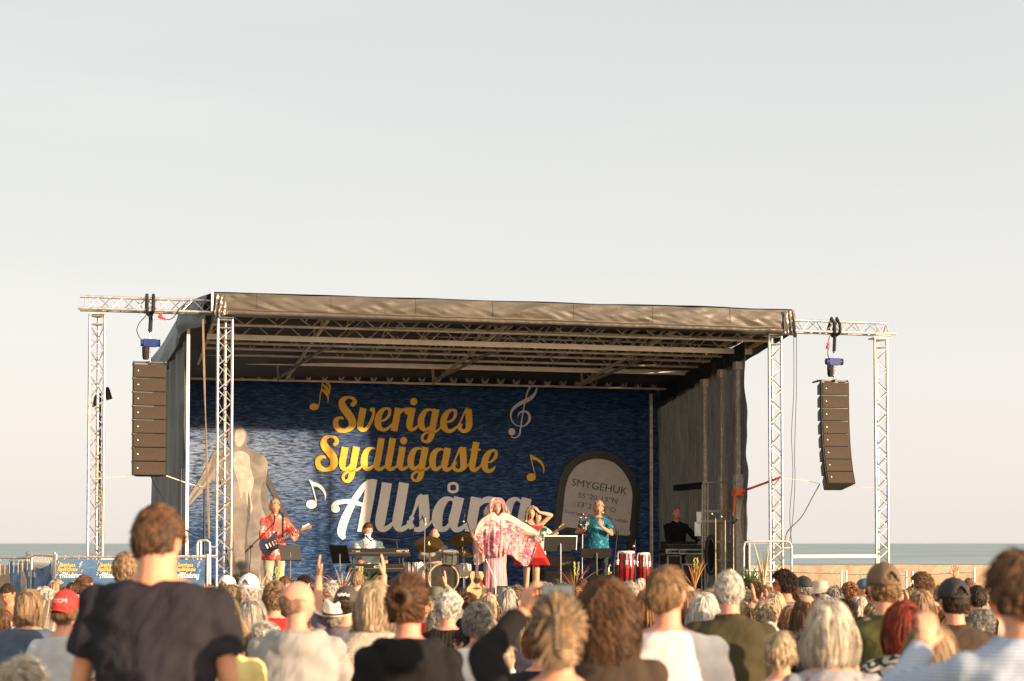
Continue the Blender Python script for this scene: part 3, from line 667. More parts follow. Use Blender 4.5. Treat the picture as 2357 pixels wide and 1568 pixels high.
# printed boundary stone
def zs(x, y): return ((2150 + x / 2.412) / 1.7378, (1750 + y / 2.412) / 1.7378)
def shape2(pts, name, mt, off, k=5):
    sp = smooth([(*p, 0) for p in pts + [pts[0]]], k)[:-1]; mb = MB(); mb.add([dconv(*zs(x, y), off) for x, y, _ in sp], [tuple(range(len(sp)))]); return mb.build(name, mt, bn, smooth=False)
PB = mat('print_black', (.018, .017, .018, 1), .45)
shape2([(145,920),(160,780),(180,620),(205,450),(245,320),(320,230),(440,155),(590,130),(720,158),(840,235),(925,350),(975,460),(992,560),(985,700),(970,850),(945,1080),(870,1075),(872,985),(700,955),(300,905)], 'stone_sign_border', PB, .010)
SIGN = mat('print_pale_stone', (.52, .47, .45, 1), .5, 0, .12, 6)
shape2([(232,838),(250,660),(272,480),(312,360),(395,262),(500,216),(600,208),(715,235),(805,305),(878,415),(912,530),(905,700),(885,870),(880,945),(700,925),(450,888),(240,858)], 'stone_sign_face', SIGN, .013)
INK = mat('print_ink', (.03, .028, .03, 1), .5)
def text_mesh(body, bold=.003):
    cu = bpy.data.curves.new('text', 'FONT'); cu.body = body; cu.size = 1; cu.offset = 0; cu.resolution_u = 3
    o = bpy.data.objects.new('tmp', cu); C.objects.link(o); dg = bpy.context.evaluated_depsgraph_get()
    me = bpy.data.meshes.new_from_object(o.evaluated_get(dg)); bpy.data.objects.remove(o); bpy.data.curves.remove(cu)
    vs = [v.co.copy() for v in me.vertices]; fs = [tuple(p.vertices) for p in me.polygons]; bpy.data.meshes.remove(me)
    x0 = min(v.x for v in vs); x1 = max(v.x for v in vs); y0 = min(v.y for v in vs); y1 = max(v.y for v in vs)
    return vs, fs, (x0, x1, 0 if y0 > -.3 else y0, y1)
def text_on(body, p0, p1, h, conv, name, mt, parent, bold=.004, cap=.73):
    """baseline p0 -> p1 in the frame of conv, cap height h"""
    vs, fs, (x0, x1, y0, y1) = text_mesh(body, bold); out = []
    dx, dy = p1[0] - p0[0], p1[1] - p0[1]; L = math.hypot(dx, dy); nx, ny = dy / L, -dx / L
    for v in vs:
        a = (v.x - x0) / (x1 - x0); b = v.y / cap * h; out.append(conv(p0[0] + dx * a + nx * b, p0[1] + dy * a + ny * b))
    mb = MB(); mb.add(out, fs); return mb.build(name, mt, parent, smooth=False)
cs = lambda x, y: dconv(*zs(x, y), .016)
for body, p0, p1, h in (('SMYGEHUK', (325, 463), (858, 555), 74), ('55°20`13”N', (388, 578), (765, 640), 50), ('13°21`34”O', (388, 668), (750, 727), 50), ('Sveriges sydligaste udde', (257, 727), (866, 825), 34), ('SWEDEN', (387, 848), (722, 903), 54)):
    text_on(body, p0, p1, h, cs, 'lettering', INK, bn)

# ---------------------------------------------------------------- banner fences, left
FEN = sea_print('fence_banner_print', 1.6, 1.0, False)
YEL = mat('print_yellow', (.85, .55, .12, 1), .5); PW2 = mat('print_bright_white', (.80, .80, .80, 1), .5)
def fence_panel(p0, p1, ztop, label, banner=None, logos=(), zb=.25, group='temporary fence panels left of the stage'):
    p0, p1 = Vector(p0), Vector(p1); d = p1 - p0; L = d.length; ang = math.atan2(d.y, d.x)
    th = thing('fence_panel', label, 'fence', p0, ang, group, stage=False)
    for x in (0, L): MB().tube([(x, 0, 0), (x, 0, ztop + .05)], .024, 10).build('post', ALU, th)
    for z in (ztop, .15): MB().tube([(0, 0, z), (L, 0, z)], .020).build('rail', ALU, th)
    m = MB()
    for i in range(1, 14): m.tube([(L * i / 14, 0, .15), (L * i / 14, 0, ztop)], .003, 4)
    for z in (.5, .9, 1.25): m.tube([(0, 0, z), (L, 0, z)], .003, 4)
    m.build('wires', ALU_DULL, th)
    if banner:
        x0, x1, z1, crumple = banner
        cl = MB().grid(60, 24, lambda a, b: (x0 + (x1 - x0) * a, -.035 - crumple * (.10 * nn(a * 3 + b * 2, b * 3, 3) + .05 * abs(nn(a * 7 - b * 5, b, 6))), zb + (z1 - zb - crumple * .12 * math.sin(a * 3.1)) * b)).build('banner_cloth', FEN, th)
        m = MB()
        for i in range(int((x1 - x0) / .22)):
            x = x0 + .1 + i * .22; m.tube([(x, -.03, z1 - .02), (x + .01, .0, ztop + .026), (x, .028, ztop)], .005, 5)
        m.build('cable_tie', ROPE, th)
        for cx, cz, w in logos:
            sc_ = w / (2030 - 1250.)
            fn = lambda sx, sy, off: Vector((cx + (sx - 1700) * sc_, -.037 - off - crumple * .16, cz - (sy - 1860) * sc_))
            logo(fn, cl, .0004, {'g': YEL, 'w': PW2, 'p': PW2}, k=3, base=.003)
    return th
YB = 26.5
a, b = P(129, 1283, YB), P(477, 1285, YB)
lx = [P(x, 1300, YB).x - a.x for x in (162, 254, 345, 433)]; lz = P(162, 1313, YB).z
fence_panel((a.x, YB, 0), (b.x, YB, 0), a.z, 'front fence panel covered in a bright blue sea banner with repeated lettering', (0.03, b.x - a.x - .03, a.z - .03, 0), [(x, lz, .335) for x in lx])
a2 = P(62, 1288, 30.5); fence_panel((a2.x, 30.5, 0), (a.x - .05, YB + .1, 0), a.z + .02, 'fence panel with a crumpled dark blue banner running back left', (.1, 4.1, a.z - .08, 1), [(.6 + .9 * i, lz, .36) for i in range(4)])
a3 = P(-70, 1284, 29.0); fence_panel((a3.x, 29, 0), (P(73, 1284, 28.8).x, 28.8, 0), P(0, 1284, 29).z, 'bare fence panel with hanging ties at the left edge')
a4 = P(25, 1291, 34); fence_panel((a4.x, 34, 0), (P(70, 1287, 31).x, 31, 0), P(25, 1291, 34).z, 'short bare fence panel furthest left, behind the bare one', (.05, 2.0, 1.4, .8), [])
# ---------------------------------------------------------------- hanging loudspeaker columns
GRILLE = NT('speaker_grille'); v = GRILLE.coord((1, 1, 1)); f = GRILLE.noise(v, 160, 2); g = GRILLE.noise(v, 3, 4)
GRILLE.set(.75, 0, .2, GRILLE.mix(.5, GRILLE.ramp(f, [(.3, (.020, .015, .011, 1)), (.7, (.085, .062, .042, 1))]), GRILLE.ramp(g, [(.3, (.035, .026, .019, 1)), (.7, (.055, .041, .030, 1))]))); GRILLE.bump(f, .5, .003); GRILLE = GRILLE.m
CAB = mat('speaker_cabinet', (.03, .03, .03, 1), .55, 0, .3, 10)
def array(px, ptop, n, hbox, u_off, label, bend, wfront, sag, yaw):
    top = onv(px, ptop, 0); grp = 'speaker boxes of the ' + label + ' column'
    ang = 0; p = Vector((top.x, top.y, top.z)); p0 = p.copy()
    order = ['topmost', 'second from top', 'third from top', 'fourth from top', 'fifth from top', 'sixth from top', 'second lowest', 'lowest']
    for i in range(n):
        M = Matrix.Rotation(-ang, 4, 'X')
        c = p + M @ Vector((0, 0, -hbox / 2))
        th = thing('loudspeaker', order[i] + ' black speaker box of the ' + label + ' hanging column', 'loudspeaker', c, 0, grp)
        th.rotation_euler = (ST.to_3x3() @ Matrix.Rotation(yaw, 3, 'Z') @ Matrix.Rotation(-ang, 3, 'X')).to_euler()
        w2, b2, h2, hb = wfront / 2, wfront * .33, hbox / 2 - .008, hbox * .36
        m = MB(); m.add([(-w2, 0, -h2), (w2, 0, -h2), (w2, 0, h2), (-w2, 0, h2), (-w2, .1, -h2), (w2, .1, -h2), (w2, .1, h2), (-w2, .1, h2), (-b2, .42, -hb), (b2, .42, -hb), (b2, .42, hb), (-b2, .42, hb)],
              [(0, 1, 2, 3), (0, 4, 5, 1), (3, 2, 6, 7), (0, 3, 7, 4), (1, 5, 6, 2), (4, 8, 9, 5), (7, 6, 10, 11), (4, 7, 11, 8), (5, 9, 10, 6), (8, 11, 10, 9)])
        m.build('cabinet', CAB, th, smooth=False)
        MB().box((0, -.008, 0), (wfront - .03, .014, 2 * h2 - .012)).build('grille', GRILLE, th, smooth=False)
        m = MB(); m.lathe([(.0, 0), (.011, 0), (.011, .006), (0, .008)], (-w2 + .085, -.016, .0), 12, Matrix.Rotation(R(90), 3, 'X')); m.build('badge', mat('badge', (.8, .78, .74, 1), .3), th)
        for sx_ in (-1, 1): MB().box((sx_ * (w2 + .006), .02, 0), (.012, .05, hbox * .98)).box((sx_ * (w2 + .01), .03, hbox / 2 - .01), (.02, .03, .03)).build('rigging_plate', BLACK, th, smooth=False)
        if i == n - 1 or True:
            pass
        p = p + M @ Vector((0, 0, -hbox)); ang += bend * (i + 1) ** 1.2
    return p0, p
spL, eL = array(345, 838, 8, .242, 0, 'left', R(.16), .56, 0, R(2))
spR, eR = array(1922, 880, 8, .247, 0, 'right', R(.55), .55, 0, R(0))
# bumper frames, slings, hoists
def hoist(sp, label, boxc, motor, side):
    f_ = thing('flying_frame', 'steel flying frame on top of the ' + label + ' speaker column', 'rigging frame', sp)
    MB().box((0, .2, .045), (.56, .05, .035)).box((0, .02, .03), (.58, .03, .03)).box((-.27, .2, .03), (.03, .45, .03)).box((.27, .2, .03), (.03, .45, .03)).box((0, .2, .03), (.04, .5, .05)).build('frame', STEEL_DARK, f_, smooth=False)
    ztr = TOPZ + .02; hz = ztr - sp.z
    m = MB(); m.tube([(0, .05, .06), (0, .05, .14)], .008); m.lathe([(.0, -.035), (.02, -.03), (.03, 0), (.02, .03), (0, .035)], (0, .05, .13), 10); m.build('shackle', CHROME, f_)
    h = thing('chain_hoist', 'blue electric chain hoist above the ' + label + ' speaker column', 'hoist', (sp.x, sp.y, sp.z + .13))
    zm = motor - sp.z - .13
    m = MB(); m.box((0, .05, zm), (.22, .13, .13)); m.tube([(-.16, .05, zm), (.16, .05, zm)], .062, 14); m.build('motor', BLUE_PAINT, h)
    MB().tube([(.155, .05, zm), (.175, .05, zm)], .066, 14).build('end_cap', BLACK, h)
    m = MB(); m.lathe([(.0, -.22), (.045, -.22), (.06, -.17), (.065, 0), (.055, .0), (.0, -.02)], (-.07, .05, zm - .07), 14); m.build('chain_bag', BLACK_CLOTH, h)
    m = MB()
    for i in range(int((zm - .05) / .035)): m.ell((.02, .05, zm - .1 - i * .035), (.009 if i % 2 else .004, .004 if i % 2 else .009, .02), 8, 6)
    m.tube([(.02, .05, 0), (.02, .05, .06)], .012); m.build('chain', mat('chain_steel', (.30, .24, .16, 1), .4, .8), h)
    m = MB(); m.tube([(0, .05, zm + .08), (0, .05, zm + .17)], .012); m.lathe([(.0, -.03), (.022, 0), (0, .03)], (0, .05, zm + .18), 10); m.build('hook', CHROME, h)
    s_ = MB(); zt = ztr - sp.z - .13
    s_.tube([(0, .03, zm + .2), (.01, .03, zm + .4), (0, 0, zt - .05)], .035, 8)
    for x in (-.06, .05): s_.tube([(x * .4, 0, zt - .05), (x, -.15, zt), (x, -.13, zt + .15), (x, 0, zt + .29), (x, .16, zt + .1), (x * .4, .03, zt - .06)], .030, 8)
    single('sling', s_, BLACK_CLOTH, 'black round sling holding the ' + label + ' chain hoist to the truss', 'sling', (sp.x, sp.y, sp.z + .13))
    return h
hoist(spL, 'left', 0, zsc(345, 789, 0), 1); hoist(spR, 'right', 0, zsc(1915, 832, 0), 1)
def cable(name, label, pts, r=.008, mt=CABLE, cat='cable', k=6):
    w = [onv(*p) for p in pts]; o = w[0]
    sp = smooth([tuple(q - o) for q in w], k); m = MB(); m.tube(sp, r, 6); return single(name, m, mt, label, cat, o)
cable('cable', 'thin black cable looping from the left hoist motor to the truss', [(334, 786, .02), (322, 778, 0), (315, 760, 0), (322, 742, 0), (335, 728, 0), (338, 716, 0)])
cable('cable', 'black cable from red plug along the left truss end', [(378, 733, -.1), (388, 736, -.1), (400, 730, -.1), (412, 712, -.15), (425, 700, -.15), (437, 690, -.15)])
def plug(px, py, label, rot):
    o = onv(px, py, -.12); m = MB(); m.lathe([(0, -.09), (.018, -.09), (.022, -.02), (.036, -.015), (.036, .05), (.030, .055), (.0, .055)], (0, 0, 0), 14, Matrix.Rotation(rot, 3, 'Y'))
    th = thing('power_plug', label, 'plug', o); m.build('plug_body', RED_PLASTIC, th)
    m = MB(); m.box((0, -.02, .05), (.05, .05, .03), Euler((0, rot, 0)))
    m.build('plug_lid', RED_PLASTIC, th)
plug(371, 730, 'red industrial power plug hanging below the left truss end', R(-60)); plug(1906, 797, 'red industrial power plug hanging near the right hoist', R(-170))
cable('cable', 'cable from red plug down to the right hoist motor', [(1906, 805, -.1), (1905, 815, -.1), (1908, 826, 0), (1906, 836, 0), (1908, 848, 0), (1914, 852, 0)])
cable('cable', 'cable from right truss down to the red plug', [(1912, 770, -.1), (1908, 780, -.12), (1906, 790, -.12)])
cable('rope', 'pair of long ropes hanging in front of banner beside left tower', [(466, 735, -.2), (467, 800, -.2), (470, 900, -.2), (474, 1000, -.2), (476, 1100, -.2), (480, 1240, -.2)], .010, mat('brown_rope', (.22, .16, .10, 1), .8), 'rope')
cable('rope', 'second hanging rope just right of the first by the left tower', [(468, 735, -.25), (471, 850, -.25), (473, 960, -.25), (478, 1080, -.25), (481, 1180, -.25), (482, 1240, -.25)], .010, mat('brown_rope', (.22, .16, .10, 1), .8), 'rope')
cable('cable', 'black cable hanging from the roof corner right of the inner tower', [(1827, 766, 0), (1827, 900, 0), (1822, 1000, 0), (1825, 1090, 0), (1818, 1180, 0), (1822, 1250, 0)], .007)
cable('cable', 'second black hanging cable closest to the right speaker column', [(1833, 766, .05), (1833, 900, .05), (1829, 1040, .05), (1830, 1100, .05), (1826, 1180, .05), (1818, 1246, .05)], .007)
def px_of(sp, dz=0): pass
bl = onv(308, 1098, 0); bre = onv(382, 1098, 0)
cable('rope', 'white guy rope from left speaker column to outer left tower', [(308, 1095, .0), (270, 1098, 0), (240, 1101, 0), (198, 1103, 0)], .008, ROPE, 'rope')
cable('rope', 'white guy rope from left speaker column towards the banner', [(382, 1095, .1), (410, 1105, .2), (440, 1115, .3), (472, 1120, .3), (512, 1104, 0)], .010, ROPE, 'rope')
cable('cable', 'black cable drooping from beneath the left speaker column', [(348, 1097, .2), (356, 1115, .3), (372, 1140, .4), (388, 1170, .4), (420, 1215, .4), (470, 1240, .4)], .010)
cable('cable', 'black cable falling from the right speaker column to the stairs', [(1887, 1114, .1), (1870, 1145, .1), (1845, 1190, .1), (1812, 1225, .1), (1806, 1262, .1)], .010)
cable('rope', 'thin white guy line from the right column to outer right tower', [(1950, 1114, .1), (1980, 1120, 0), (2013, 1124, 0)], .005, ROPE, 'rope')
cable('rope', 'thin white guy line from the right column to the inner tower', [(1885, 1113, .1), (1850, 1106, 0), (1800, 1101, 0)], .005, ROPE, 'rope')
# orange ratchet strap
o = onv(1700, 1134, 1.55); w = [onv(1700, 1134, 1.55) - o, onv(1745, 1118, .9) - o, onv(1775, 1107, .2) - o, onv(1798, 1098, -.15) - o]
m = MB()
for i in range(3): m.bar(w[i], w[i + 1], .006, .045)
st = single('ratchet_strap', m, ORANGE_STRAP, 'orange ratchet strap tied from stage post to the inner right tower', 'strap', o, smooth=False)
m = MB(); m.box((0, 0, 0), (.20, .20, .12)); m.bar((-.10, -.10, -.02), (-.16, -.12, -.45), .006, .04); m.build('wrapped_end', ORANGE_STRAP, st, smooth=False)
# lamp pole behind the outer left tower
lp = thing('lamp_pole', 'slim dark pole with two spotlights behind the outer left tower', 'pole', (usc(227, 1.2), 1.2, 0))
zt = zsc(227, 905, 1.2)
MB().tube([(0, 0, 0), (0, 0, zt)], .036, 12, r2=.024).build('pole', mat('pole_green_black', (.02, .025, .02, 1), .4), lp)
for dx, z, rx in ((-.06, zsc(221, 925, 1.2), 12), (.13, zsc(246, 907, 1.2), -18)):
    m = MB(); rt = Matrix.Rotation(R(rx), 3, 'Y') @ Matrix.Rotation(R(8), 3, 'X'); m.lathe([(0, .12), (.05, .11), (.06, .06), (.055, -.1), (.06, -.11), (.0, -.09)], (dx, -.08, z), 14, rt); s_ = m.build('spotlight', BLACK, lp)
    MB().lathe([(0, 0), (.05, 0), (0, .01)], (dx + .02, -.085, z - .1), 12, rt).build('lens', mat('lamp_glass', (.5, .5, .52, 1), .1), s_)
# thin dark pole by the left handrail
single('pole', MB().tube([(0, 0, 0), (0, 0, zsc(470, 1125, -.1) - .1)], .020, 8), BLACK, 'thin black pole standing by the left stairs before banner edge', 'pole', (usc(470, -.1), -.1, .1))
# ---------------------------------------------------------------- people: materials
def skin(name, c):
    t = NT(name); f = t.noise(t.coord((1, 1, 1)), 9, 4); g = t.noise(t.coord((1, 1, 1)), 60, 2)
    t.set(.52, 0, .35, t.mix(.25, t.ramp(f, [(.3, mul(c, .82)), (.7, mul(c, 1.12))]), t.ramp(g, [(.3, mul(c, .8)), (.7, mul(c, 1.15))])))
    t.b.inputs['Subsurface Weight'].default_value = .0; return t.m
SK = {'fair': skin('fair_skin', (.60, .285, .175, 1)), 'tan': skin('tanned_skin', (.48, .20, .11, 1)), 'pink': skin('pink_skin', (.64, .265, .175, 1)), 'brown': skin('brown_skin', (.33, .16, .10, 1))}
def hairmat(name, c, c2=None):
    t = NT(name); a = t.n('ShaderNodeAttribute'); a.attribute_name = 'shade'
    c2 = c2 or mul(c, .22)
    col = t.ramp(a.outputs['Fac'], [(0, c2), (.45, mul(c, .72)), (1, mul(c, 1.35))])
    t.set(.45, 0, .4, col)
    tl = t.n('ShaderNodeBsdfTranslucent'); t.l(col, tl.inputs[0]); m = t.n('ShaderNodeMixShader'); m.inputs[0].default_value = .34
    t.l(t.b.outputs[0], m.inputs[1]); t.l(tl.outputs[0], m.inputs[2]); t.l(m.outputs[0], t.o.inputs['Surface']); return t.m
HR = {'dark': hairmat('dark_hair', (.055, .032, .02, 1)), 'brown': hairmat('brown_hair', (.17, .085, .04, 1)), 'lbrown': hairmat('light_brown_hair', (.34, .20, .095, 1)),
      'dblond': hairmat('dark_blond_hair', (.40, .265, .155, 1)), 'blond': hairmat('blond_hair', (.62, .47, .31, 1)), 'pale': hairmat('pale_blond_hair', (.74, .65, .53, 1)), 'grey': hairmat('grey_hair', (.46, .42, .37, 1)),
      'white': hairmat('white_hair', (.74, .69, .62, 1)), 'red': hairmat('red_hair', (.30, .045, .02, 1)), 'ginger': hairmat('ginger_hair', (.42, .19, .075, 1)), 'pink': hairmat('pink_wig_hair', (1.0, .62, .58, 1), (.97, .46, .50, 1))}
HR['stubble'] = hairmat('stubble', (.40, .25, .165, 1), (.30, .18, .12, 1))
def cloth(name, c, pat=None, c2=(1, 1, 1, 1), sc_=8., bump=.35):
    if name in _m: return _m[name]
    t = NT(name); f = t.noise(t.coord((1, 1, .6)), 5, 6); base = t.ramp(f, [(.25, mul(c, .82)), (.75, mul(c, 1.15))])
    oc = t.coord((1, 1, 1))
    if pat == 'stripe_h' or pat == 'stripe_v':
        w = t.n('ShaderNodeTexWave', wave_type='BANDS', bands_direction='Z' if pat == 'stripe_h' else 'X'); w.inputs['Scale'].default_value = sc_; w.inputs['Distortion'].default_value = .6; w.inputs['Detail'].default_value = 1; t.l(oc, w.inputs['Vector'])
        base = t.mix(t.ramp(w.outputs['Fac'], [(.45, (0, 0, 0, 1)), (.55, (1, 1, 1, 1))]), base, c2)
    elif pat == 'zigzag':
        w = t.n('ShaderNodeTexWave', wave_type='BANDS', bands_direction='Z', wave_profile='SAW'); w.inputs['Scale'].default_value = sc_; w.inputs['Distortion'].default_value = 6; w.inputs['Detail'].default_value = 0; w.inputs['Detail Scale'].default_value = 3; t.l(oc, w.inputs['Vector'])
        base = t.mix(t.ramp(w.outputs['Fac'], [(.35, (0, 0, 0, 1)), (.5, (1, 1, 1, 1))]), base, c2)
    elif pat == 'dots':
        w = t.n('ShaderNodeTexVoronoi'); w.inputs['Scale'].default_value = sc_; w.inputs['Randomness'].default_value = .35; t.l(oc, w.inputs['Vector'])
        base = t.mix(t.ramp(w.outputs['Distance'], [(.22, (1, 1, 1, 1)), (.28, (0, 0, 0, 1))]), base, c2)
    elif pat == 'floral':
        w = t.noise(oc, sc_, 5, 1.2); w2 = t.noise(t.coord((1, 1, 1), (1, 2, 3)), sc_ * .8, 4, 1.5)
        base = t.mix(t.ramp(w, [(.57, (0, 0, 0, 1)), (.60, (1, 1, 1, 1))]), base, c2)
        base = t.mix(t.ramp(w2, [(.60, (0, 0, 0, 1)), (.63, (.8, .8, .8, 1))]), base, mul(c2, .3))
    elif pat == 'knit':
        w = t.n('ShaderNodeTexVoronoi'); w.inputs['Scale'].default_value = sc_; w.inputs['Randomness'].default_value = .3; t.l(t.coord((1, 1, .8)), w.inputs['Vector'])
        t.set(.9, 0, .15, base); t.bump(w.outputs['Distance'], .9, .02); _m[name] = t.m; return t.m
    t.set(.88, 0, .15, base); t.bump(t.noise(t.coord((1, 1, .45)), 7, 5, .8), bump, .035); _m[name] = t.m; return t.m

# ---------------------------------------------------------------- remesh helper
_tmp = bpy.data.scenes.new('scratch')
def remesh(mb, voxel, iters=3, name='m'):
    me = mb.mesh(name); o = bpy.data.objects.new('tmp', me); _tmp.collection.objects.link(o)
    md = o.modifiers.new('r', 'REMESH'); md.mode = 'VOXEL'; md.voxel_size = voxel; md.adaptivity = 0
    if iters: ms = o.modifiers.new('s', 'SMOOTH'); ms.factor = .5; ms.iterations = iters
    with bpy.context.temp_override(scene=_tmp, view_layer=_tmp.view_layers[0]): dg = bpy.context.evaluated_depsgraph_get()
    r = bpy.data.meshes.new_from_object(o.evaluated_get(dg))
    bpy.data.objects.remove(o); bpy.data.meshes.remove(me)
    return r
def mesh_to_mb(me):
    mb = MB(); mb.v = [tuple(v.co) for v in me.vertices]; mb.f = [tuple(p.vertices) for p in me.polygons]; return mb
def limb(mb, pts, rs, n=12):
    pts = [Vector(p) for p in pts]; mb.tube(pts, rs, n)
    for p, r in zip(pts, rs): mb.ell(p, r, 12, 8)
# ---------------------------------------------------------------- hand (right, wrist at origin, fingers +Y, palm -Z, thumb towards -X)
_hand = {}
def hand(curl, spread=0., thumb=.5, point=False):
    key = (curl, spread, thumb, point)
    if key in _hand: return _hand[key]
    mb = MB()
    mb.ell((0, .0, 0), (.026, .022, .018), 12, 8); mb.ell((0, .030, -.001), (.034, .036, .015), 14, 8); mb.ell((.0, .062, 0), (.040, .034, .0135), 14, 8)
    mb.ell((-.022, .035, -.008), (.017, .030, .014), 12, 8)
    for i, (x, L) in enumerate(((-.030, .072), (-.010, .080), (.010, .074), (.029, .058))):
        c = curl * (1 + .08 * i)
        if point: c = .08 if i == 0 else 1.25
        a = 0; p = Vector((x, .082 - .006 * abs(i - 1), .0)); d = spread * (i - 1.4) * .14; pts = [p.copy()]
        for s_, k in ((.45, .55), (.30, 1.0), (.25, .8)):
            a += c * k; p = p + Vector((math.sin(d) * math.cos(a), math.cos(d) * math.cos(a), -math.sin(a))) * L * s_; pts.append(p.copy())
        limb(mb, pts, [.0098, .0090, .0082, .0070], 10)
    th = [Vector((-.024, .022, -.004)), Vector((-.046 - .010 * thumb, .045, -.010 - .012 * curl)), Vector((-.056 - .018 * thumb, .070 - .01 * curl, -.014 - .02 * curl)), Vector((-.058 - .022 * thumb + .01 * curl, .090 - .015 * curl, -.016 - .03 * curl))]
    limb(mb, th, [.014, .0118, .0100, .0080], 10)
    me = remesh(mb, .0042, 2); _hand[key] = mesh_to_mb(me); return _hand[key]
def basis(fwd, palm):
    """matrix with local +Y along fwd and local -Z along palm"""
    y = Vector(fwd).normalized(); z = -Vector(palm); z = (z - y * z.dot(y)).normalized(); x = y.cross(z); return Matrix((x, y, z)).transposed()
# ---------------------------------------------------------------- head
def head_mb(mb, c, s, yaw, pitch=0., face=True):
    rot = Matrix.Rotation(yaw, 3, 'Z') @ Matrix.Rotation(pitch, 3, 'X'); c = Vector(c)
    nu, nv = 40, 28; vs = []
    for i in range(nv + 1):
        ph = math.pi * i / nv
        for j in range(nu):
            th = 2 * math.pi * j / nu; x, y, z = math.sin(ph) * math.cos(th), math.sin(ph) * math.sin(th), math.cos(ph)
            X, Y, Z = x * .076, y * (.100 if y < 0 else .092), z * .118
            if Z < 0:
                k = -Z / .118; X *= 1 - .30 * k ** 1.5; Y = Y * (1 - .12 * k) + .012 * k
                if y < 0: Y *= 1 - .38 * k
            if y > .2 and face:
                def g(cx, cz, r, w=1.): return math.exp(-(((X - cx) / r) ** 2 + ((Z - cz) / (r * w)) ** 2))
                Y += .020 * g(0, -.028, .011, 1.4) + .010 * g(0, -.005, .009, 2.) + .006 * g(0, .022, .04, .3) - .010 * (g(.031, .004, .014, .8) + g(-.031, .004, .014, .8)) + .006 * g(0, -.062, .018, .45) + .010 * g(0, -.100, .02, .8) + .004 * (g(.04, -.03, .018) + g(-.04, -.03, .018))
            vs.append(c + rot @ (Vector((X, Y, Z)) * s))
    mb.add(vs, [(i * nu + j, (i + 1) * nu + j, (i + 1) * nu + (j + 1) % nu, i * nu + (j + 1) % nu) for i in range(nv) for j in range(nu)])
    for sg in (-1, 1):
        mb.ell(c + rot @ Vector((sg * .079 * s, -.008 * s, -.010 * s)), (.010 * s, .019 * s, .031 * s), 12, 8, rot @ Matrix.Rotation(sg * R(-22), 3, 'Z') @ Matrix.Rotation(R(-8), 3, 'X'))
        mb.ell(c + rot @ Vector((sg * .086 * s, -.016 * s, -.004 * s)), (.006 * s, .014 * s, .024 * s), 12, 8, rot @ Matrix.Rotation(sg * R(-30), 3, 'Z'))
    return rot
def ik(a, b, l1, l2, pole):
    a, b = Vector(a), Vector(b); d = b - a; L = min(d.length, (l1 + l2) * .995); dn = d.normalized(); b = a + dn * L
    x = (l1 * l1 - l2 * l2 + L * L) / (2 * L); h = math.sqrt(max(0, l1 * l1 - x * x)); p = Vector(pole); p = (p - dn * p.dot(dn)).normalized()
    return a + dn * x + p * h, b
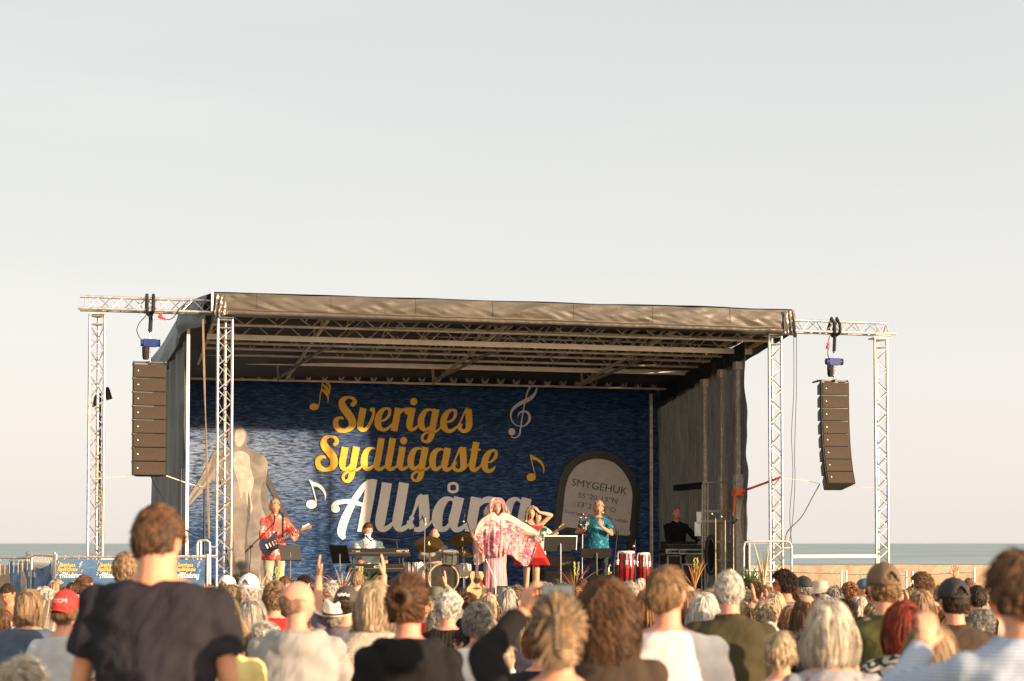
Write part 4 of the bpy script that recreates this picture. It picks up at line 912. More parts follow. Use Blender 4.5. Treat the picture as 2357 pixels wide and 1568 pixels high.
# wrist targets relative to crown: (x, y, dz), fingers, palm, pole
ARM = {
 'down': ((.25, .02, -.92), (0.02, .15, -1), (-1, .1, 0), (.6, -1, 0), .45),
 'lap': ((.14, .24, -.80), (-.3, 1, -.2), (0, 0, -1), (1, -.5, -.4), .4),
 'clap': ((.055, .30, -.44), (-.10, .5, .95), (-1, 0, 0), (1, -.2, -1), .10),
 'clapup': ((.10, .30, -.16), (-.08, .25, 1), (-1, 0, 0), (1, .2, -1), .10),
 'high': ((.20, .20, .16), (-.12, .1, 1), (-1, .2, 0), (1, -.2, -.5), .12),
 'phone': ((.10, .32, -.02), (-.2, .35, 1), (-1, -.3, 0), (1, -.2, -.6), .5),
}
_body = {}
def body_mesh(s, legh, pose, yaw, pitch, seated, build, armR, armL, voxel, neck=1.0, face=True, lift=.012):
    """crown at z = 0; everything hangs below; legh = height of the crown above the ground"""
    mb = MB(); hc = Vector((0, .025 * s, -.118 * s)); head_mb(mb, hc, s, yaw, pitch, face)
    limb(mb, [(0, .008 * s, -.17 * s), (0, -.012 * s, -.24 * s), (0, -.022 * s, -.31 * s)], [.056 * s * neck, .055 * s * neck, .066 * s * neck])
    mb.ell((0, -.022 * s, -.315 * s), (.10 * s, .055 * s, .04 * s)); b = build
    T = [(-.270, .072, .058), (-.298, .112 * b, .068), (-.328, .146 * b, .082), (-.368, .168 * b, .092), (-.42, .176 * b, .102), (-.50, .165 * b, .11), (-.62, .142 * b, .10 * b), (-.72, .142 * b, .10 * b), (-.82, .162 * b, .112 * b), (-.90, .165 * b, .115 * b), (-.95, .12, .09)]
    mb.loft([((0, -.015 * s, (z + (lift if z > -.45 else 0)) * s), rx * s, ry * s) for z, rx, ry in T])
    hands = []
    for sg, arm in ((1, armR), (-1, armL)):
        sh = Vector((sg * .166 * b * s, -.012 * s, (-.374 + lift) * s))
        w, fd, pl, pole, curl = arm
        w = Vector((sg * w[0], w[1], w[2])) * s; el_, w = ik(sh, w, .285 * s, .25 * s, (sg * pole[0], pole[1], pole[2]))
        mb.ell(sh, (.050 * s, .050 * s, .052 * s)); limb(mb, [sh, sh.lerp(el_, .35), el_], [.047 * s, .045 * s, .038 * s]); limb(mb, [el_, el_.lerp(w, .3), w], [.038 * s, .040 * s, .025 * s])
        hm = hand(*(curl if isinstance(curl, tuple) else (curl, .6 if curl < .3 else .1)))
        M = basis((sg * fd[0], fd[1], fd[2]), (sg * pl[0], pl[1], pl[2]))
        if sg < 0: M = M @ Matrix.Diagonal((-1, 1, 1))
        h2 = MB(); h2.v = [tuple(w + M @ (Vector(p) * s)) for p in hm.v]; h2.f = hm.f if sg > 0 else [tuple(reversed(f)) for f in hm.f]; hands.append((h2, sh, el_, w))
    gz = -legh; legs = []
    for sg in (-1, 1):
        hp = Vector((sg * .088 * s, -.01 * s, -.90 * s))
        if seated: kn = Vector((sg * .13 * s, .40 * s, -.86 * s)); an = Vector((sg * .13 * s, .42 * s, gz + .08 * s))
        else: an = Vector((sg * .10 * s, -.02 * s, gz + .08 * s)); kn = hp.lerp(an, .5) + Vector((0, .02 * s, 0))
        limb(mb, [hp, hp.lerp(kn, .4), kn], [.088 * s, .078 * s, .055 * s]); limb(mb, [kn, kn.lerp(an, .35), an], [.055 * s, .054 * s, .036 * s]); legs.append((hp, kn, an))
        mb.ell(an + Vector((0, .06 * s, -.045 * s)), (.045 * s, .13 * s, .035 * s))
    me = remesh(mb, voxel, 3); out = mesh_to_mb(me)
    for h2, *_ in hands: out.add(h2.v, h2.f)
    fin = out.mesh('body'); return fin, [h[1:] for h in hands], legs, hc
def top_mesh(s, b, arms, kind, voxel, hem=-.93, loose=.0, seed=0, wr=1., lift=.012):
    """kind: tee, long, tank, hood, collar"""
    mb = MB(); e = .014 + loose
    T = [(-.285 if kind != 'tank' else -.34, .075, .062), (-.300 if kind != 'tank' else -.36, .120 * b, .076), (-.325, .150 * b, .086), (-.358, .174 * b, .098), (-.41, .184 * b, .112), (-.50, .178 * b, .122), (-.62, .160 * b, .115 * b), (-.74, .162 * b, .115 * b), (-.84, .178 * b, .125 * b), (hem, .185 * b, .130 * b)]
    if kind == 'tank': T = [(-.36, .12 * b, .09)] + T[4:]
    mb.loft([((0, -.017 * s, (z + (lift if z > -.45 else 0)) * s), (rx + e * .55) * s, (ry + e * .55) * s) for z, rx, ry in T], 28)
    for sh, el_, w in arms:
        if kind == 'tank': continue
        mb.ell(sh, (.066 * s + e * s * .4, .066 * s, .070 * s))
        if kind == 'tee':
            q = sh.lerp(el_, .68); mb.tube([sh, sh.lerp(el_, .3), q], [.068 * s, .067 * s + e * s * .4, .064 * s + e * s * .5], 16)
        else:
            q = el_.lerp(w, .93); limb(mb, [sh, sh.lerp(el_, .5), el_], [.060 * s, .056 * s + e * s * .3, .050 * s + e * s * .3]); mb.tube([el_, el_.lerp(w, .4), q], [.050 * s + e * s * .3, .048 * s, .036 * s + e * s * .2], 14)
    if kind == 'hood':
        for i in range(14):
            a = math.pi * (i / 13) * 1.3 - R(207); mb.ell((.115 * s * math.cos(a), -.015 * s + .10 * s * math.sin(a), -.285 * s - .02 * s * math.sin(a) * 0), (.045 * s, .040 * s, .030 * s))
        mb.ell((0, -.125 * s, -.345 * s), (.105 * s, .045 * s, .075 * s))
    if kind in ('collar', 'jacket'):
        for i in range(16):
            a = 2 * math.pi * i / 16
            if R(50) < a < R(130): continue
            mb.ell((.078 * s * math.cos(a), -.012 * s + .070 * s * math.sin(a), -.270 * s), (.018 * s, .018 * s, .026 * s))
    if kind == 'long':
        for i in range(18): a = 2 * math.pi * i / 18; mb.ell((.080 * s * math.cos(a), -.014 * s + .070 * s * math.sin(a), -.287 * s), (.013 * s, .013 * s, .012 * s))
    me = remesh(mb, voxel, 9)
    # drapery: vertical folds growing downwards, wrinkles near armpits
    n = len(me.vertices); sd_ = seed * 3.7
    nr = [tuple(v.vector) for v in me.vertex_normals]; cos_ = [v.co.copy() for v in me.vertices]; out = []
    for co, nv_ in zip(cos_, nr):
        k = min(1, max(0, (-co.z - .30 * s) / (.35 * s)))
        f = noise.noise(Vector((co.x * 13 + sd_, co.y * 13, co.z * 2.2 + sd_))) * .014 * k + noise.noise(Vector((co.x * 7 + co.z * 9 + sd_, co.y * 8, co.z * 8))) * .011 + noise.noise(Vector((co.x * 26 - co.z * 18, co.y * 26 + sd_, co.z * 16))) * .0035
        out.extend(co + Vector(nv_) * (f * s * wr))
    me.vertices.foreach_set('co', out); me.update()
    me.polygons.foreach_set('use_smooth', [True] * len(me.polygons)); return me
def trouser_mesh(s, legs, seated, voxel):
    mb = MB(); mb.loft([((0, -.015 * s, z * s), rx * s, ry * s) for z, rx, ry in ((-.80, .165, .115), (-.88, .182, .130), (-.95, .17, .12), (-.98, .10, .08))])
    for hp, kn, an in legs: limb(mb, [hp, hp.lerp(kn, .4), kn], [.098 * s, .088 * s, .070 * s]); mb.tube([kn, kn.lerp(an, .4), an + Vector((0, 0, -.0))], [.070 * s, .066 * s, .062 * s], 12)
    me = remesh(mb, voxel, 2)
    nr = [Vector(v.vector) for v in me.vertex_normals]; out = []
    for v, q in zip([v.co.copy() for v in me.vertices], nr): out.extend(v + q * (noise.noise(Vector((v.x * 12, v.y * 12, v.z * 9))) * .009 * s))
    me.vertices.foreach_set('co', out); me.update()
    return me
# ---------------------------------------------------------------- hair
EA = (.080, .100, .120)
def hair_mesh(style, n, seed=0, w0=.0075):
    """head centre at origin, unit head; facing +Y"""
    r_ = random.Random(seed * 31 + 5); mb = MB(); sh = []
    def onh(d, k=1.0):
        X, Y, Z = d.x * EA[0], d.y * EA[1], d.z * EA[2]
        if Z < 0: q = -Z / .118; X *= 1 - .26 * q ** 1.5; Y *= (1 - .33 * q) if Y < 0 else (1 - .1 * q)
        return Vector((X, Y, Z)) * k
    def nrm(d): return Vector((d.x / EA[0], d.y / EA[1], d.z / EA[2])).normalized()
    low = {'short': -.52, 'crop': -.55, 'bob': -.62, 'curly': -.60, 'longcurl': -.6, 'long': -.60, 'bun': -.58, 'clip': -.58, 'pony': -.58, 'balding': -.50, 'wig': -.62, 'boy': -.48, 'fluffy': -.58}[style]
    top = .18 if style == 'balding' else 2
    def ok(d):
        if style == 'wig' and d.y > .12 and d.z < .62: return False
        if d.z < low + .10 * max(0, -d.y) * 0: return False
        if d.z > top + (.25 * noise.noise(d * 3) - .35 * max(0, d.y) if top < 1 else 0): return False
        hl = .62 if style != 'wig' else .55
        if d.y > .25 and d.z < hl - .25 * abs(d.x): return False
        if style == 'long' and d.y > .12 and d.z < .42: return False
        if d.y > -.12 and d.z < -.02 and style not in ('bob', 'long', 'wig', 'curly', 'longcurl'): return False
        if d.y > -.02 and d.z < .12 and abs(d.x) > .5 and style in ('short', 'crop', 'boy', 'balding'): return False
        return True
    # under-cap
    if style != 'balding' or True:
        nu, nv = 44, 30; idx = {}; vs = []; fs = []; kcap = {'curly': 1.10, 'longcurl': 1.06, 'wig': 1.2, 'fluffy': 1.08, 'balding': 1.006}.get(style, 1.035)
        for i in range(nv + 1):
            ph = math.pi * i / nv
            for j in range(nu):
                th = 2 * math.pi * j / nu; d = Vector((math.sin(ph) * math.cos(th), math.sin(ph) * math.sin(th), math.cos(ph)))
                q = onh(d, kcap + .03 * noise.noise(d * 3 + Vector((seed, 0, 0)))) ; vs.append(q)
                idx[(i, j)] = ok(d)
        for i in range(nv):
            for j in range(nu):
                j2 = (j + 1) % nu
                if idx[(i, j)] and idx[(i + 1, j)] and idx[(i, j2)] and idx[(i + 1, j2)]: fs.append((i * nu + j, (i + 1) * nu + j, (i + 1) * nu + j2, i * nu + j2))
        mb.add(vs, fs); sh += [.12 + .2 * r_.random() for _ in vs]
    crown = Vector((0, -.45, .89)).normalized()
    def strand(pts, w, nv_, shade):
        k = len(pts); vs = []
        for i, p in enumerate(pts):
            t = (pts[min(i + 1, k - 1)] - pts[max(0, i - 1)]).normalized(); x = t.cross(nv_)
            x = x.normalized() if x.length > 1e-4 else Vector((1, 0, 0)); q = 1 - (i / (k - 1)) ** 2 * .8; hh = t.cross(x) * -1
            vs += [p - x * w * q, p + x * w * q, p + nv_ * w * .7 * q]
        fs = []
        for i in range(k - 1):
            for j in range(3): fs.append((i * 3 + j, i * 3 + (j + 1) % 3, (i + 1) * 3 + (j + 1) % 3, (i + 1) * 3 + j))
        mb.add(vs, fs)
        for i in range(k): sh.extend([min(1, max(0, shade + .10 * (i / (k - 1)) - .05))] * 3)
    ph0 = seed * 1.7
    cnt = 0; tries = 0
    while cnt < n and tries < n * 12:
        tries += 1
        z = r_.uniform(-1, 1); a = r_.uniform(0, 2 * math.pi); q = math.sqrt(1 - z * z); d = Vector((q * math.cos(a), q * math.sin(a), z))
        if not ok(d): continue
        cnt += 1; N = nrm(d); p = onh(d, 1.02)
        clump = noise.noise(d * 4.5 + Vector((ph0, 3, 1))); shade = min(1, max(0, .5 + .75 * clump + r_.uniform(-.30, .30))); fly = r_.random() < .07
        comb = (d - crown * d.dot(crown)); comb = comb - N * comb.dot(N); comb = comb.normalized() if comb.length > 1e-3 else Vector((1, 0, 0))
        side = N.cross(comb); w = w0 * r_.uniform(.6, 1.2); pts = [p]
        if style in ('short', 'crop', 'boy', 'balding', 'fluffy'):
            L = {'short': .040, 'crop': .020, 'boy': .050, 'balding': .008, 'fluffy': .060}[style] * r_.uniform(.7, 1.3); lift = {'short': .22, 'crop': .5, 'boy': .14, 'balding': .35, 'fluffy': .5}[style] + .35 * clump + (.45 if fly else 0)
            if fly: L *= 1.3; w *= .6
            dr = (comb + N * lift + side * (.5 * clump + r_.uniform(-.2, .2))).normalized()
            if style == 'fluffy': dr = (comb * .6 + N * lift + side * math.sin(7 * clump) * .7 + Vector((0, 0, .15))).normalized()
            for i in range(3): dr = (dr + Vector((0, 0, -.18)) - N * .12).normalized(); pts.append(pts[-1] + dr * L / 3)
        elif style in ('bob', 'long'):
            zend = -.125 if style == 'bob' else -.30; vol = 1.10 + .05 * clump; L = .028
            dr = (comb + N * .25).normalized()
            if fly: vol *= 1.07; w *= .6
            if d.y > .05: dr = Vector(((1 if d.x > 0 else -1) * .9, -.45, .05))
            for i in range(16 if style == 'long' else 10):
                f = pts[-1]; e = Vector((f.x / EA[0], f.y / EA[1], max(-.25, f.z / EA[2]))); rr = Vector((e.x, e.y, e.z if f.z > 0 else 0)).length
                dr = (dr * .6 + Vector((0, 0, -.55)) + side * .12 * math.sin(i * 1.3 + clump * 9)).normalized(); q2 = f + dr * L
                # keep outside the head
                e = Vector((q2.x / (EA[0] * vol), q2.y / (EA[1] * vol), q2.z / (EA[2] * vol))); l_ = e.length if q2.z > 0 else math.hypot(e.x, e.y)
                if l_ < 1 and l_ > .3:
                    k_ = 1 / l_
                    if q2.z > 0: q2 = q2 * k_
                    elif style == 'long' or q2.z > -.10: q2.x *= k_; q2.y *= k_
                if style == 'bob' and q2.z < -.07: q2.x *= .95; q2.y *= .94
                if q2.y > .05 and abs(q2.x) < .072 and q2.z < .06 and i > 0: break
                pts.append(q2)
                if q2.z < zend + .03 * clump + r_.uniform(-.012, .012): break
        elif style == 'wig':
            dr = (comb * (1.3 if d.z > .45 else .7) + N * (.5 if d.z > .45 else .8) + side * .6 * clump).normalized(); pts = [onh(d, 1.05 + .22 * r_.random())]
            if d.y > 0: dr = Vector((dr.x * 1.3 + (.5 if d.x > 0 else -.5), min(dr.y, .12), dr.z)).normalized()
            for i in range(9):
                if pts[-1].y > .04 and abs(pts[-1].x) < .075 and pts[-1].z < .055: break
                dr = (dr * .8 + Vector((0, 0, -.26)) + side * .42 * math.sin(i * 1.25 + clump * 9)).normalized(); pts.append(pts[-1] + dr * .026)
        elif style in ('curly', 'longcurl'):
            big = 1.7 if style == 'wig' else 1.
            L = .030 * big; ax = (N + Vector((r_.uniform(-.5, .5), r_.uniform(-.5, .5), r_.uniform(-.5, .5)))).normalized(); u_ = ax.cross(Vector((.3, .5, .8))).normalized(); v_2 = ax.cross(u_); rad = (.013 if style != 'wig' else .020); ph = 6.28 * clump * 2 + r_.uniform(-.6, .6)
            p = onh(d, 1.0 if style != 'wig' else 1.28)
            drop = Vector((0, 0, 0)); pts = []
            K_ = 6 if style != 'longcurl' else 10
            for i in range(K_):
                t_ = i / 5.0
                if style == 'longcurl':
                    base_ = p + comb * .014 * min(i, 5) * (1 if d.z > 0 else .2) + N * (.012 + .0025 * min(i, 5)); base_.z -= .0012 * i * i + .003 * i
                    pts.append(base_ + (u_ * math.cos(ph + i * 1.25) + v_2 * math.sin(ph + i * 1.25)) * .010)
                else: pts.append(p + ax * L * t_ * (1.2 if style == 'curly' else 1.5) + comb * L * t_ * .6 + (u_ * math.cos(ph + i * 1.1) + v_2 * math.sin(ph + i * 1.1)) * rad)
        elif style in ('bun', 'clip', 'pony'):
            knot = Vector((0, -.118, .030 if style != 'pony' else .055)); L = (knot - p).length
            for i in range(1, 7):
                t_ = i / 6; q2 = p.lerp(knot, t_); e = Vector((q2.x / EA[0], q2.y / EA[1], q2.z / EA[2])).length; k_ = (1.07 + .05 * clump * math.sin(t_ * 3.1)) / max(e, .2)
                q2 = q2 * (k_ if e < 1.06 else 1); pts.append(q2 + N * (.022 if fly else .006) * math.sin(t_ * 3))
        if len(pts) > 1: strand(pts, w, N, shade)
    if style == 'bun':
        kc = Vector((0, -.118, .030))
        for i in range(260):
            a0 = r_.uniform(0, 6.28); tw = r_.uniform(0, 6.28); pts = []
            for k in range(7):
                a_ = a0 + k * .28; t2 = tw + k * .5; rr = .036 + .016 * math.cos(t2); pts.append(kc + Vector((math.cos(a_) * rr, -.012 - .022 * math.sin(t2), math.sin(a_) * rr)))
            strand(pts, .0045, Vector((math.cos(a0), -.6, math.sin(a0))).normalized(), r_.random() * .9)
    if style == 'clip':
        for i in range(420):
            x = r_.gauss(0, .020); z0 = r_.uniform(-.11, -.005); tw = x * 40; pts = []
            for k in range(7):
                t_ = k / 6; pts.append(Vector((x * (1 - .3 * t_) + .012 * math.sin(tw + t_ * 5), -.108 - .035 * math.sin(math.pi * (.2 + .6 * t_)) + abs(x) * .5, z0 + .085 * t_ + .01 * math.sin(t_ * 6 + tw))))
            strand(pts, .0050, Vector((0, -1, 0)), .2 + .8 * r_.random())
    if style == 'pony':
        for i in range(240):
            x, y = r_.gauss(0, .016), r_.gauss(0, .012); pts = []
            for k in range(10):
                t_ = k / 9; sp = 1 + .9 * math.sin(t_ * 2.6); pts.append(Vector((x * sp + .012 * math.sin(t_ * 5), -.125 - .055 * math.sin(t_ * 2.2) + y * sp, .062 - .30 * t_ * t_ - .03 * t_)))
            strand(pts, .005, Vector((0, -1, .1)).normalized(), .15 + .8 * r_.random())
    me = mb.mesh('hair', True); at = me.attributes.new('shade', 'FLOAT', 'POINT'); at.data.foreach_set('value', sh[:len(me.vertices)] + [0.5] * (len(me.vertices) - len(sh)))
    return me
_hair = {}
def get_hair(style, lod, seed):
    key = (style, lod, seed)
    if key not in _hair:
        n = {'hi': 4200, 'mid': 1600, 'lo': 520}[lod]; w = {'hi': .0034, 'mid': .0052, 'lo': .0088}[lod]
        if style in ('curly', 'wig', 'longcurl'): n = int(n * .8); w *= 1.7 if style == 'wig' else 1.05
        if style in ('long',): n = int(n * .7)
        _hair[key] = hair_mesh(style, n, seed, w)
    return _hair[key]
# ---------------------------------------------------------------- hats, glasses
def cap(par, mt, back=False, strap=True, yaw=0., scale=1.):
    m = MB(); vs = []; nu, nv = 36, 12
    def q(i, j):
        ph = (math.pi / 2) * 1.08 * i / nv; th = 2 * math.pi * j / nu; x, y, z = math.sin(ph) * math.cos(th), math.sin(ph) * math.sin(th), math.cos(ph)
        seam = .0012 * math.cos(th * 6) * (1 if i > 1 else 0)
        return Vector((x * (.091 + seam), y * .112, z * .108 + .034))
    vs = [q(i, j) for i in range(nv + 1) for j in range(nu)]; fs = []
    for i in range(nv):
        for j in range(nu):
            th = 360 * (j + .5) / nu
            if strap and nv - 5 <= i < nv - 1 and abs(th - 270) < 34 - (nv - 1 - i) * 5: continue
            fs.append((i * nu + j, (i + 1) * nu + j, (i + 1) * nu + (j + 1) % nu, i * nu + (j + 1) % nu))
    m.add(vs, fs); m.ell((0, 0, .143), (.008, .008, .004))
    hat = m.build('cap', mt, par, sharp=False); md = hat.modifiers.new('t', 'SOLIDIFY'); md.thickness = .003
    b = MB(); b.grid(14, 6, lambda a, e: ((a - .5) * .150 * (1 - .12 * e * e), .098 + .078 * e * math.sqrt(max(0, 1 - (2 * a - 1) ** 2)) - .05 * (2 * a - 1) ** 2 * (1 - e), .028 - .022 * (2 * a - 1) ** 2 - .012 * e)); br = b.build('visor', mt, hat, sharp=False); md = br.modifiers.new('t', 'SOLIDIFY'); md.thickness = .004
    hat.rotation_euler = (0, 0, yaw); hat.scale = (scale,) * 3; return hat
def brimhat(par, mt, kind):
    m = MB()
    if kind == 'fedora':
        prof = [(0.0, .125), (.03, .128), (.052, .146), (.070, .148), (.080, .130), (.086, .08), (.090, .035), (.093, .030)]
        vs_n = 36; m.lathe([(r, z) for r, z in prof], (0, 0, 0), vs_n, None, (1, 1.18))
        m.v = [(x * (1 - .22 * max(0, (z - .08) / .07) * max(0, y / .1)), y, z - (.018 * math.exp(-(x / .022) ** 2) if z > .12 else 0)) for x, y, z in m.v]
        hat = m.build('crown', mt, par, sharp=False)
        b = MB(); b.grid(48, 6, lambda a, e: ((.088 + .062 * e) * math.cos(a * 6.2832), (.104 + .062 * e) * math.sin(a * 6.2832), .032 + .028 * e * e * (1.0 if math.sin(a * 6.2832) < .3 else -.5))); br = b.build('brim', mt, hat, sharp=False); md = br.modifiers.new('t', 'SOLIDIFY'); md.thickness = .003
        MB().lathe([(.0925, .034), (.0925, .060), (.089, .062)], (0, 0, 0), 36, None, (1, 1.18)).build('hat_band', mat('hat_band', (.02, .015, .02, 1), .7), hat)
    else:
        m.lathe([(0, .132), (.05, .130), (.078, .118), (.088, .08), (.093, .03)], (0, 0, 0), 32, None, (1, 1.15)); hat = m.build('crown', mt, par)
        b = MB(); b.grid(48, 6, lambda a, e: ((.090 + .058 * e) * math.cos(a * 6.2832), (.106 + .058 * e) * math.sin(a * 6.2832), .034 - .045 * e + .012 * math.sin(a * 19) * e)); br = b.build('brim', mt, hat, sharp=False); md = br.modifiers.new('t', 'SOLIDIFY'); md.thickness = .004
    return hat
def shades(par, up=False, lens=None):
    m = MB(); z = .004
    for sg in (-1, 1): m.tube([(sg * .079, .02, z + .004), (sg * .074, .080, z + .006), (sg * .058, .093, z + .006)], .0028, 6)
    m.tube([(-.06, .094, z + .010), (0, .104, z + .008), (.06, .094, z + .010)], .0026, 6); f = m.build('glasses_frame', BLACK, par)
    for sg in (-1, 1):
        l_ = MB(); l_.ell((sg * .032, .098, z - .002), (.026, .005, .020), 14, 8, Matrix.Rotation(-sg * R(12), 3, 'Z')); l_.build('lens', lens or mat('dark_lens', (.01, .01, .012, 1), .08), f)
    if up: f.rotation_euler = (R(42), 0, 0); f.location = (0, -.015, .012)
    return f
def face_parts(par, beard=None, lips=None, brow='brown', makeup=False, shut=False):
    eye = mat('eye_white', (.65, .60, .55, 1), .25); iris = mat('iris', (.04, .03, .025, 1), .2)
    for sg in (-1, 1):
        e = MB(); e.ell((sg * .031, .0845, .002), (.014, .007, .0065)); e = e.build('eye', eye if not shut else iris, par)
        MB().ell((sg * .031, .0915, .002), (.0058, .002, .0058)).build('iris', iris, e)
        MB().tube([(sg * .016, .094, .019), (sg * .030, .096, .0245), (sg * .046, .088, .020)], .0032 if not makeup else .0026, 6).build('eyebrow', mat('brow_' + brow, {'brown': (.10, .05, .03, 1), 'blond': (.30, .18, .09, 1), 'grey': (.3, .27, .24, 1)}[brow], .8), par)
        if makeup: MB().tube([(sg * .014, .092, .010), (sg * .031, .096, .015), (sg * .050, .086, .012)], .0045, 6).build('eyeshadow', mat('eye_makeup', (.02, .03, .03, 1), .5), par)
    MB().tube([(-.024, .086, -.063), (-.010, .096, -.061), (0, .0975, -.0625), (.010, .096, -.061), (.024, .086, -.063)], [.002, .0045, .0048, .0045, .002], 8).build('mouth', mat('lips_' + ('red' if lips else 'plain'), (.60, .06, .08, 1) if lips else (.38, .13, .10, 1), .4), par)
    if beard:
        m = MB(); m.grid(24, 8, lambda a, b: (lambda th, zz: ((.074 - .020 * b) * math.sin(th), .016 + (.080 - .004 * b) * math.cos(th), zz))(R(-82 + 164 * a), -.050 - .062 * b)); m.build('beard', beard, par)

def person(name, label, crown, s=1.0, facing=0., yaw=0., pitch=0., seated=None, build=1., armR='down', armL='down', skin_='fair', top='tee', topm=None, trm=None, style='short', hair='brown', lod='mid', voxel=None,
           extras=(), group=None, seed=0, loose=0., hem=-.93, legs=True, cat='person', face=False, ground=0., neck=1., hairscale=(1, 1, 1), wr=1., hairoff=(0, 0, 0), lift=.012):
    """crown: world position of the top of the head; body hangs from it down to the ground"""
    crown = Vector(crown); h = crown.z - ground
    if seated is None: seated = h < 1.44 * s
    th = thing(name, label, cat, (crown.x, crown.y, ground), facing, group, stage=False)
    vx = voxel or {'hi': .010, 'mid': .0125, 'lo': .017}[lod]
    A = [ARM[a] if isinstance(a, str) else a for a in (armR, armL)]
    key = (round(s, 3), round(h, 2), yaw, pitch, seated, build, str(A), vx, neck, lift)
    if key not in _body: _body[key] = body_mesh(s, h, None, R(yaw), R(pitch), seated, build, A[0], A[1], vx, neck, True, lift)
    me, arms, lg, hc = _body[key]
    bo = bpy.data.objects.new('body', me.copy() if len(me.materials) == 0 and False else me); C.objects.link(bo); bo.parent = th; bo.location = (0, 0, h)
    if len(me.materials) == 0: me.materials.append(SK[skin_])
    bo.material_slots[0].link = 'OBJECT'; bo.material_slots[0].material = SK[skin_]
    if top:
        tm = top_mesh(s, build, arms, top, vx * 1.05, hem, loose, seed, wr, lift); to = obj({'tee': 't_shirt', 'long': 'sweater', 'hood': 'hoodie', 'collar': 'shirt', 'jacket': 'jacket', 'tank': 'tank_top'}[top], tm, topm, th); to.location = (0, 0, h)
    if legs:
        tr_ = obj('trousers', trouser_mesh(s, lg, seated, .02), trm or cloth('dark_trousers', (.03, .035, .05, 1)), th); tr_.location = (0, 0, h)
    hd = None
    M = Matrix.Translation((0, .025 * s, h - .118 * s)) @ Matrix.Rotation(R(yaw), 4, 'Z') @ Matrix.Rotation(R(pitch), 4, 'X') @ Matrix.Scale(s, 4)
    hairo = None
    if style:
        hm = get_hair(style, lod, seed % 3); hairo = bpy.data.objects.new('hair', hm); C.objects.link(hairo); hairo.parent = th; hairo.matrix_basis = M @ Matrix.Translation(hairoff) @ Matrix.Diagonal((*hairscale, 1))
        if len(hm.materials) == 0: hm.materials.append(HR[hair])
        hairo.material_slots[0].link = 'OBJECT'; hairo.material_slots[0].material = HR[hair]
    class Holder: pass
    n0 = set(th.children)
    for e in extras: e(th)
    if face: face_parts(th, **(face if isinstance(face, dict) else {}))
    for c in [c for c in th.children if c not in n0]:
        if c.get('_abs'): del c['_abs']; continue
        c.matrix_basis = M @ c.matrix_basis
    th['_arms'] = 0; del th['_arms']
    th_info[th.name] = (h, arms, s)
    return th
th_info = {}
NAVY = cloth('navy_jersey', (.022, .020, .026, 1), bump=.8); GREYH = cloth('grey_marl', (.30, .29, .28, 1)); CREAM = cloth('cream_knit', (.62, .52, .42, 1), 'knit', sc_=75); BLK = cloth('black_jersey', (.012, .011, .012, 1))
OLIVE = cloth('dark_olive', (.050, .043, .022, 1)); OLIVE2 = cloth('olive_green', (.075, .075, .030, 1)); WHT = cloth('white_cotton', (.74, .70, .66, 1)); BRN = cloth('dark_brown_fabric', (.055, .038, .028, 1)); TAUPE = cloth('taupe_jersey', (.17, .14, .125, 1))
LBL = cloth('light_blue_stripe', (.22, .29, .42, 1), 'stripe_h', (.46, .50, .58, 1), 28); DEN = cloth('denim_blue', (.075, .10, .15, 1)); FLOR = cloth('grey_floral', (.30, .30, .34, 1), 'floral', (.55, .30, .30, 1), 14); ZIG = cloth('zigzag_knit', (.03, .03, .035, 1), 'zigzag', (.40, .37, .32, 1), 6)
POLK = cloth('polka_dot', (.12, .08, .06, 1), 'dots', (.65, .58, .5, 1), 30); YELW = cloth('pale_yellow', (.62, .50, .22, 1)); REDC = cloth('red_cotton', (.55, .03, .03, 1)); FUZZ = cloth('black_fuzzy_knit', (.02, .017, .014, 1), 'knit', sc_=40); PINKC = cloth('pink_cotton', (.6, .2, .25, 1)); PURP = cloth('grey_purple', (.16, .13, .16, 1))
PATT = cloth('grey_pattern', (.05, .055, .06, 1), 'floral', (.32, .33, .34, 1), 22); WPAT = cloth('white_leaf_print', (.66, .64, .62, 1), 'floral', (.5, .48, .46, 1), 12); NVS = cloth('navy_white_stripe', (.04, .05, .09, 1), 'stripe_h', (.66, .64, .62, 1), 14); GRN = cloth('sage_green', (.16, .17, .12, 1)); WSTR = cloth('white_shirt_grid', (.68, .62, .60, 1)); BEIGE = cloth('beige_cotton', (.50, .40, .30, 1)); BLUEC = cloth('mid_blue_cotton', (.06, .12, .22, 1)); GRYC = cloth('mid_grey_cotton', (.22, .21, .21, 1))
CAPM = {k: mat('cap_' + k, c, .8, 0, .15, 12, .2, 60) for k, c in {'red': (.62, .03, .025, 1), 'brown': (.13, .085, .05, 1), 'black': (.022, .02, .02, 1), 'white': (.72, .68, .64, 1), 'olive': (.10, .095, .055, 1), 'beige': (.52, .42, .32, 1), 'blue': (.05, .11, .18, 1), 'straw': (.74, .64, .50, 1), 'pcap': (.05, .042, .035, 1)}.items()}
